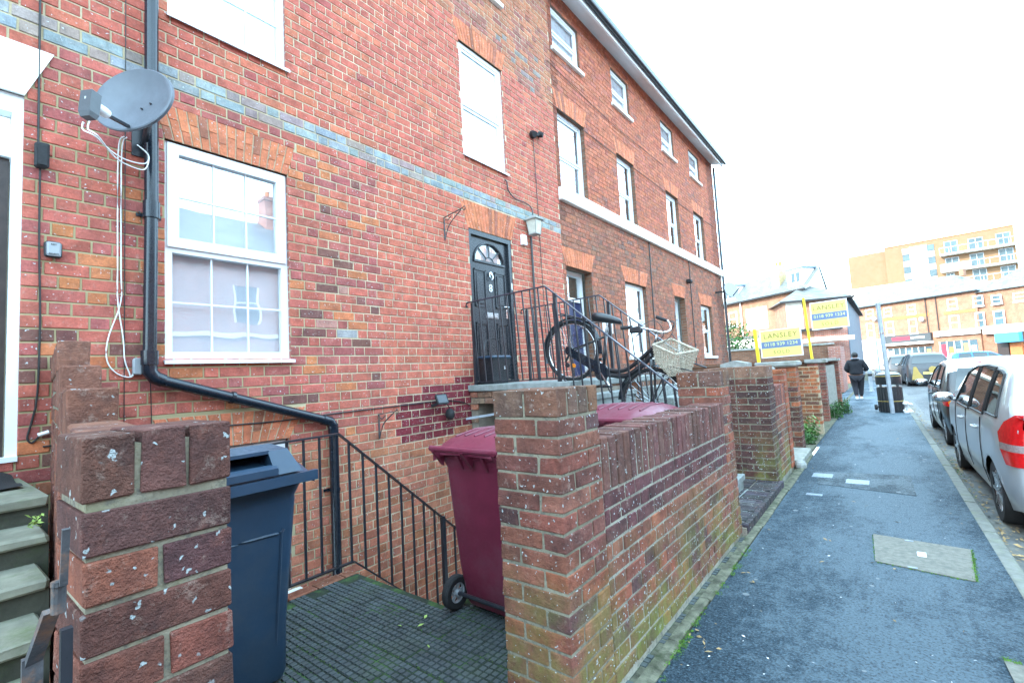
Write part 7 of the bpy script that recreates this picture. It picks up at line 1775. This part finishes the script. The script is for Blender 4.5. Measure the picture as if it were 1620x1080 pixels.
fbox(ap, 'balcony_screen', M['white_render'], 12.5, 16.0, -1.5, -1.45, 14.75, 15.6); fbox(ap, 'terrace_wall', M['white_render'], 11.5, 14.6, -1.6, -.3, 10.5, 13.4)
# corner building (blue shop side, sunlit brick end)
cb, L = frame_building('corner_shop', 'corner building with orange brick end, hipped slate roof and blue-grey painted street side', (-4.9, 36.30), (-1.717, 37.474), 18, Z0)
e = 5.3-Z0; fbox(cb, 'wall', M['far_brick'], 0, L, 0, 6, 0, e); s = MB(); s.prism([(-1.80, 37.46, Z0), (-1.66, 37.50, Z0), (-1.55, 57, Z0), (-5, 57, Z0)], (0, 0, e)); s.build('painted_side', M['blue_paint'], cb)
s = MB(); s.prism([(-3.0, 37.2, Z0+e), (-1.35, 37.35, Z0+e), (-1.25, 57.2, Z0+e), (-3.0, 57.2, Z0+e)], (0, 0, .12)); s.build('side_eaves', M['rubber'], cb); fbox(cb, 'rear_wall', M['far_brick'], .2, L-.02, 6, 18.5, 0, e)
s = MB(); s.loft([[(-.35, -.35, e), (L+.4, -.35, e), (L+.4, 18.8, e), (-.35, 18.8, e)], [(L/2-.1, 2.0, e+1.3), (L/2+.1, 2.0, e+1.3), (L/2+.1, 16, e+1.3), (L/2-.1, 16, e+1.3)]]); s.build('roof', M['slate_far'], cb, local=True)
fbox(cb, 'gutter', M['rubber'], -.4, L+.45, -.45, -.33, e-.1, e+.02); fbox(cb, 'gutter', M['rubber'], L+.35, L+.45, -.33, 18.8, e-.1, e+.02)
fwin(cb, .3, .75, 3.75-Z0, 4.8-Z0); fwin(cb, 2.75, 3.15, 4.6-Z0, 5.2-Z0, rail=False); fbox(cb, 'white_panel', M['white_render'], 0, .95, -.03, 0, 3.4-Z0, e-.05)
fbox(cb, 'shop_side', M['opp_brick'], 1.5, L, -.05, 0, 0, 3.3-Z0); fbox(cb, 'fascia_board', M['rubber'], .6, 3.0, -.5, 0, 3.25-Z0, 3.4-Z0); fbox(cb, 'low_roof_edge', M['white_render'], .7, 2.9, -2.6, -.4, 2.45-Z0, 2.7-Z0)
for yy_ in (2, 6, 10): fbox(cb, 'side_window', M['far_glass'], L+.06, L+.09, yy_, yy_+1.2, 3.4-Z0, 4.6-Z0)
s = MB(); s.sphere((L+.45, 3.2, 2.7-Z0), .3, 12, 8, (1, 1, .8)); s.bar((L, 3.2, 2.9-Z0), (L+.4, 3.2, 2.8-Z0), .06); s.build('side_lamp', M['upvc'], cb, local=True)
# terrace behind
tb, L = frame_building('slate_roofed_terrace', 'sunlit orange brick terrace with dormers and a tall chimney behind the brown wall', (-13.0, 43.9), (-3.95, 38.15), 8, Z0, 'house')
u_ = 3.66; e = 6.3-Z0
fbox(tb, 'wall', M['far_brick'], 0, L, 0, 2.1, 0, e)
s = MB(); s.prism([(-.3, -.3, e-.05), (L+.3, -.3, e-.05), (L+.3, 1.6, e+1.75), (-.3, 1.6, e+1.75)], (0, .02, .02)); s.prism([(-.3, 2.2, e-.05), (-.3, 1.6, e+1.75), (L+.05, 1.6, e+1.75), (L+.05, 2.2, e-.05)], (0, .02, .02)); s.build('roof', M['slate_far'], tb, local=True)
s = MB(); s.poly([(L, 0, e), (L, 2.1, e), (L, 1.6, e+1.7)]); s.build('gable', M['white_render'], tb, local=True)
fbox(tb, 'gutter', M['rubber'], -.3, L+.3, -.4, -.28, e-.12, e)
c_ = fbox(tb, 'chimney', mat('yellow_brick', (.45, .36, .2), .9, .3, 6), u_+4.2, u_+4.85, .4, 1.1, e, e+2.2)
for k in (0, 1): s = MB(); s.cyl((u_+4.4+k*.3, .8, e+2.35), (0, 0, 1), .1, .35, 10); s.build('chimney_pot', M['voussoir'], c_, local=True)
def dormer(u0, u1, z0, z1):
    d = fbox(tb, 'dormer', M['white_render'], u0, u1, .1, 1.2, z0-Z0, z1-Z0); fbox(tb, 'dormer_roof', M['slate_blue'], u0-.08, u1+.08, .0, 1.35, z1-Z0, z1-Z0+.12, par=d)
    for a in (u0+(u1-u0)*.3, u0+(u1-u0)*.6): fbox(tb, 'dormer_pane', M['far_glass'], a, a+(u1-u0)*.2, .06, .1, z0-Z0+.3, z1-Z0-.25, par=d)
dormer(u_-.6, u_+.75, 6.5, 7.75); dormer(u_+5.75, u_+7.0, 6.6, 7.8)
fwin(tb, u_+2.3, u_+3.6, 4.1-Z0, 5.2-Z0); fbox(tb, 'white_surround', M['white_render'], u_+1.9, u_+3.9, -.03, 0, 3.9-Z0, 5.6-Z0)
fwin(tb, u_+.1, u_+1.0, 4.4-Z0, 5.6-Z0)
s = MB(); s.tube([(u_+1.5, -.1, 0), (u_+1.5, -.1, e)], .06, 6); s.build('drainpipe', M['upvc'], tb, local=True)
# white lean-to with sheeting behind the tree
wl_, L = frame_building('lean_to', 'white-clad single-storey lean-to behind the garden tree and brown wall', (-9.6, 34.5), (-5.6, 33.6), 3, -.2, 'shed')
fbox(wl_, 'wall', M['white_render'], 0, L, 0, 3, 0, 3.2)
for k in range(7): fbox(wl_, 'cladding_joint', M['grey_plastic'], 0, L, -.02, 0, 1.6+k*.22, 1.62+k*.22)
fbox(wl_, 'roof', M['slate_far'], -.1, L+.1, -.2, 3.2, 3.2, 3.3)
# tall building edge at the far right, and street lamp column by the shops
s = MB(); s.tube([(5.35, 72.0, -.3), (5.2, 72.0, 9.2)], .07, 8); s2 = MB(); s2.bar((5.2, 72, 9.2), (4.4, 72, 9.35), .08); simple('street_lamp', 'thin lamp column standing in front of the shops across the junction', 'street lamp', (5.35, 72, -.3), [('column', s, M['galv'], 1), ('lamp_arm', s2, M['galv'], 0)])
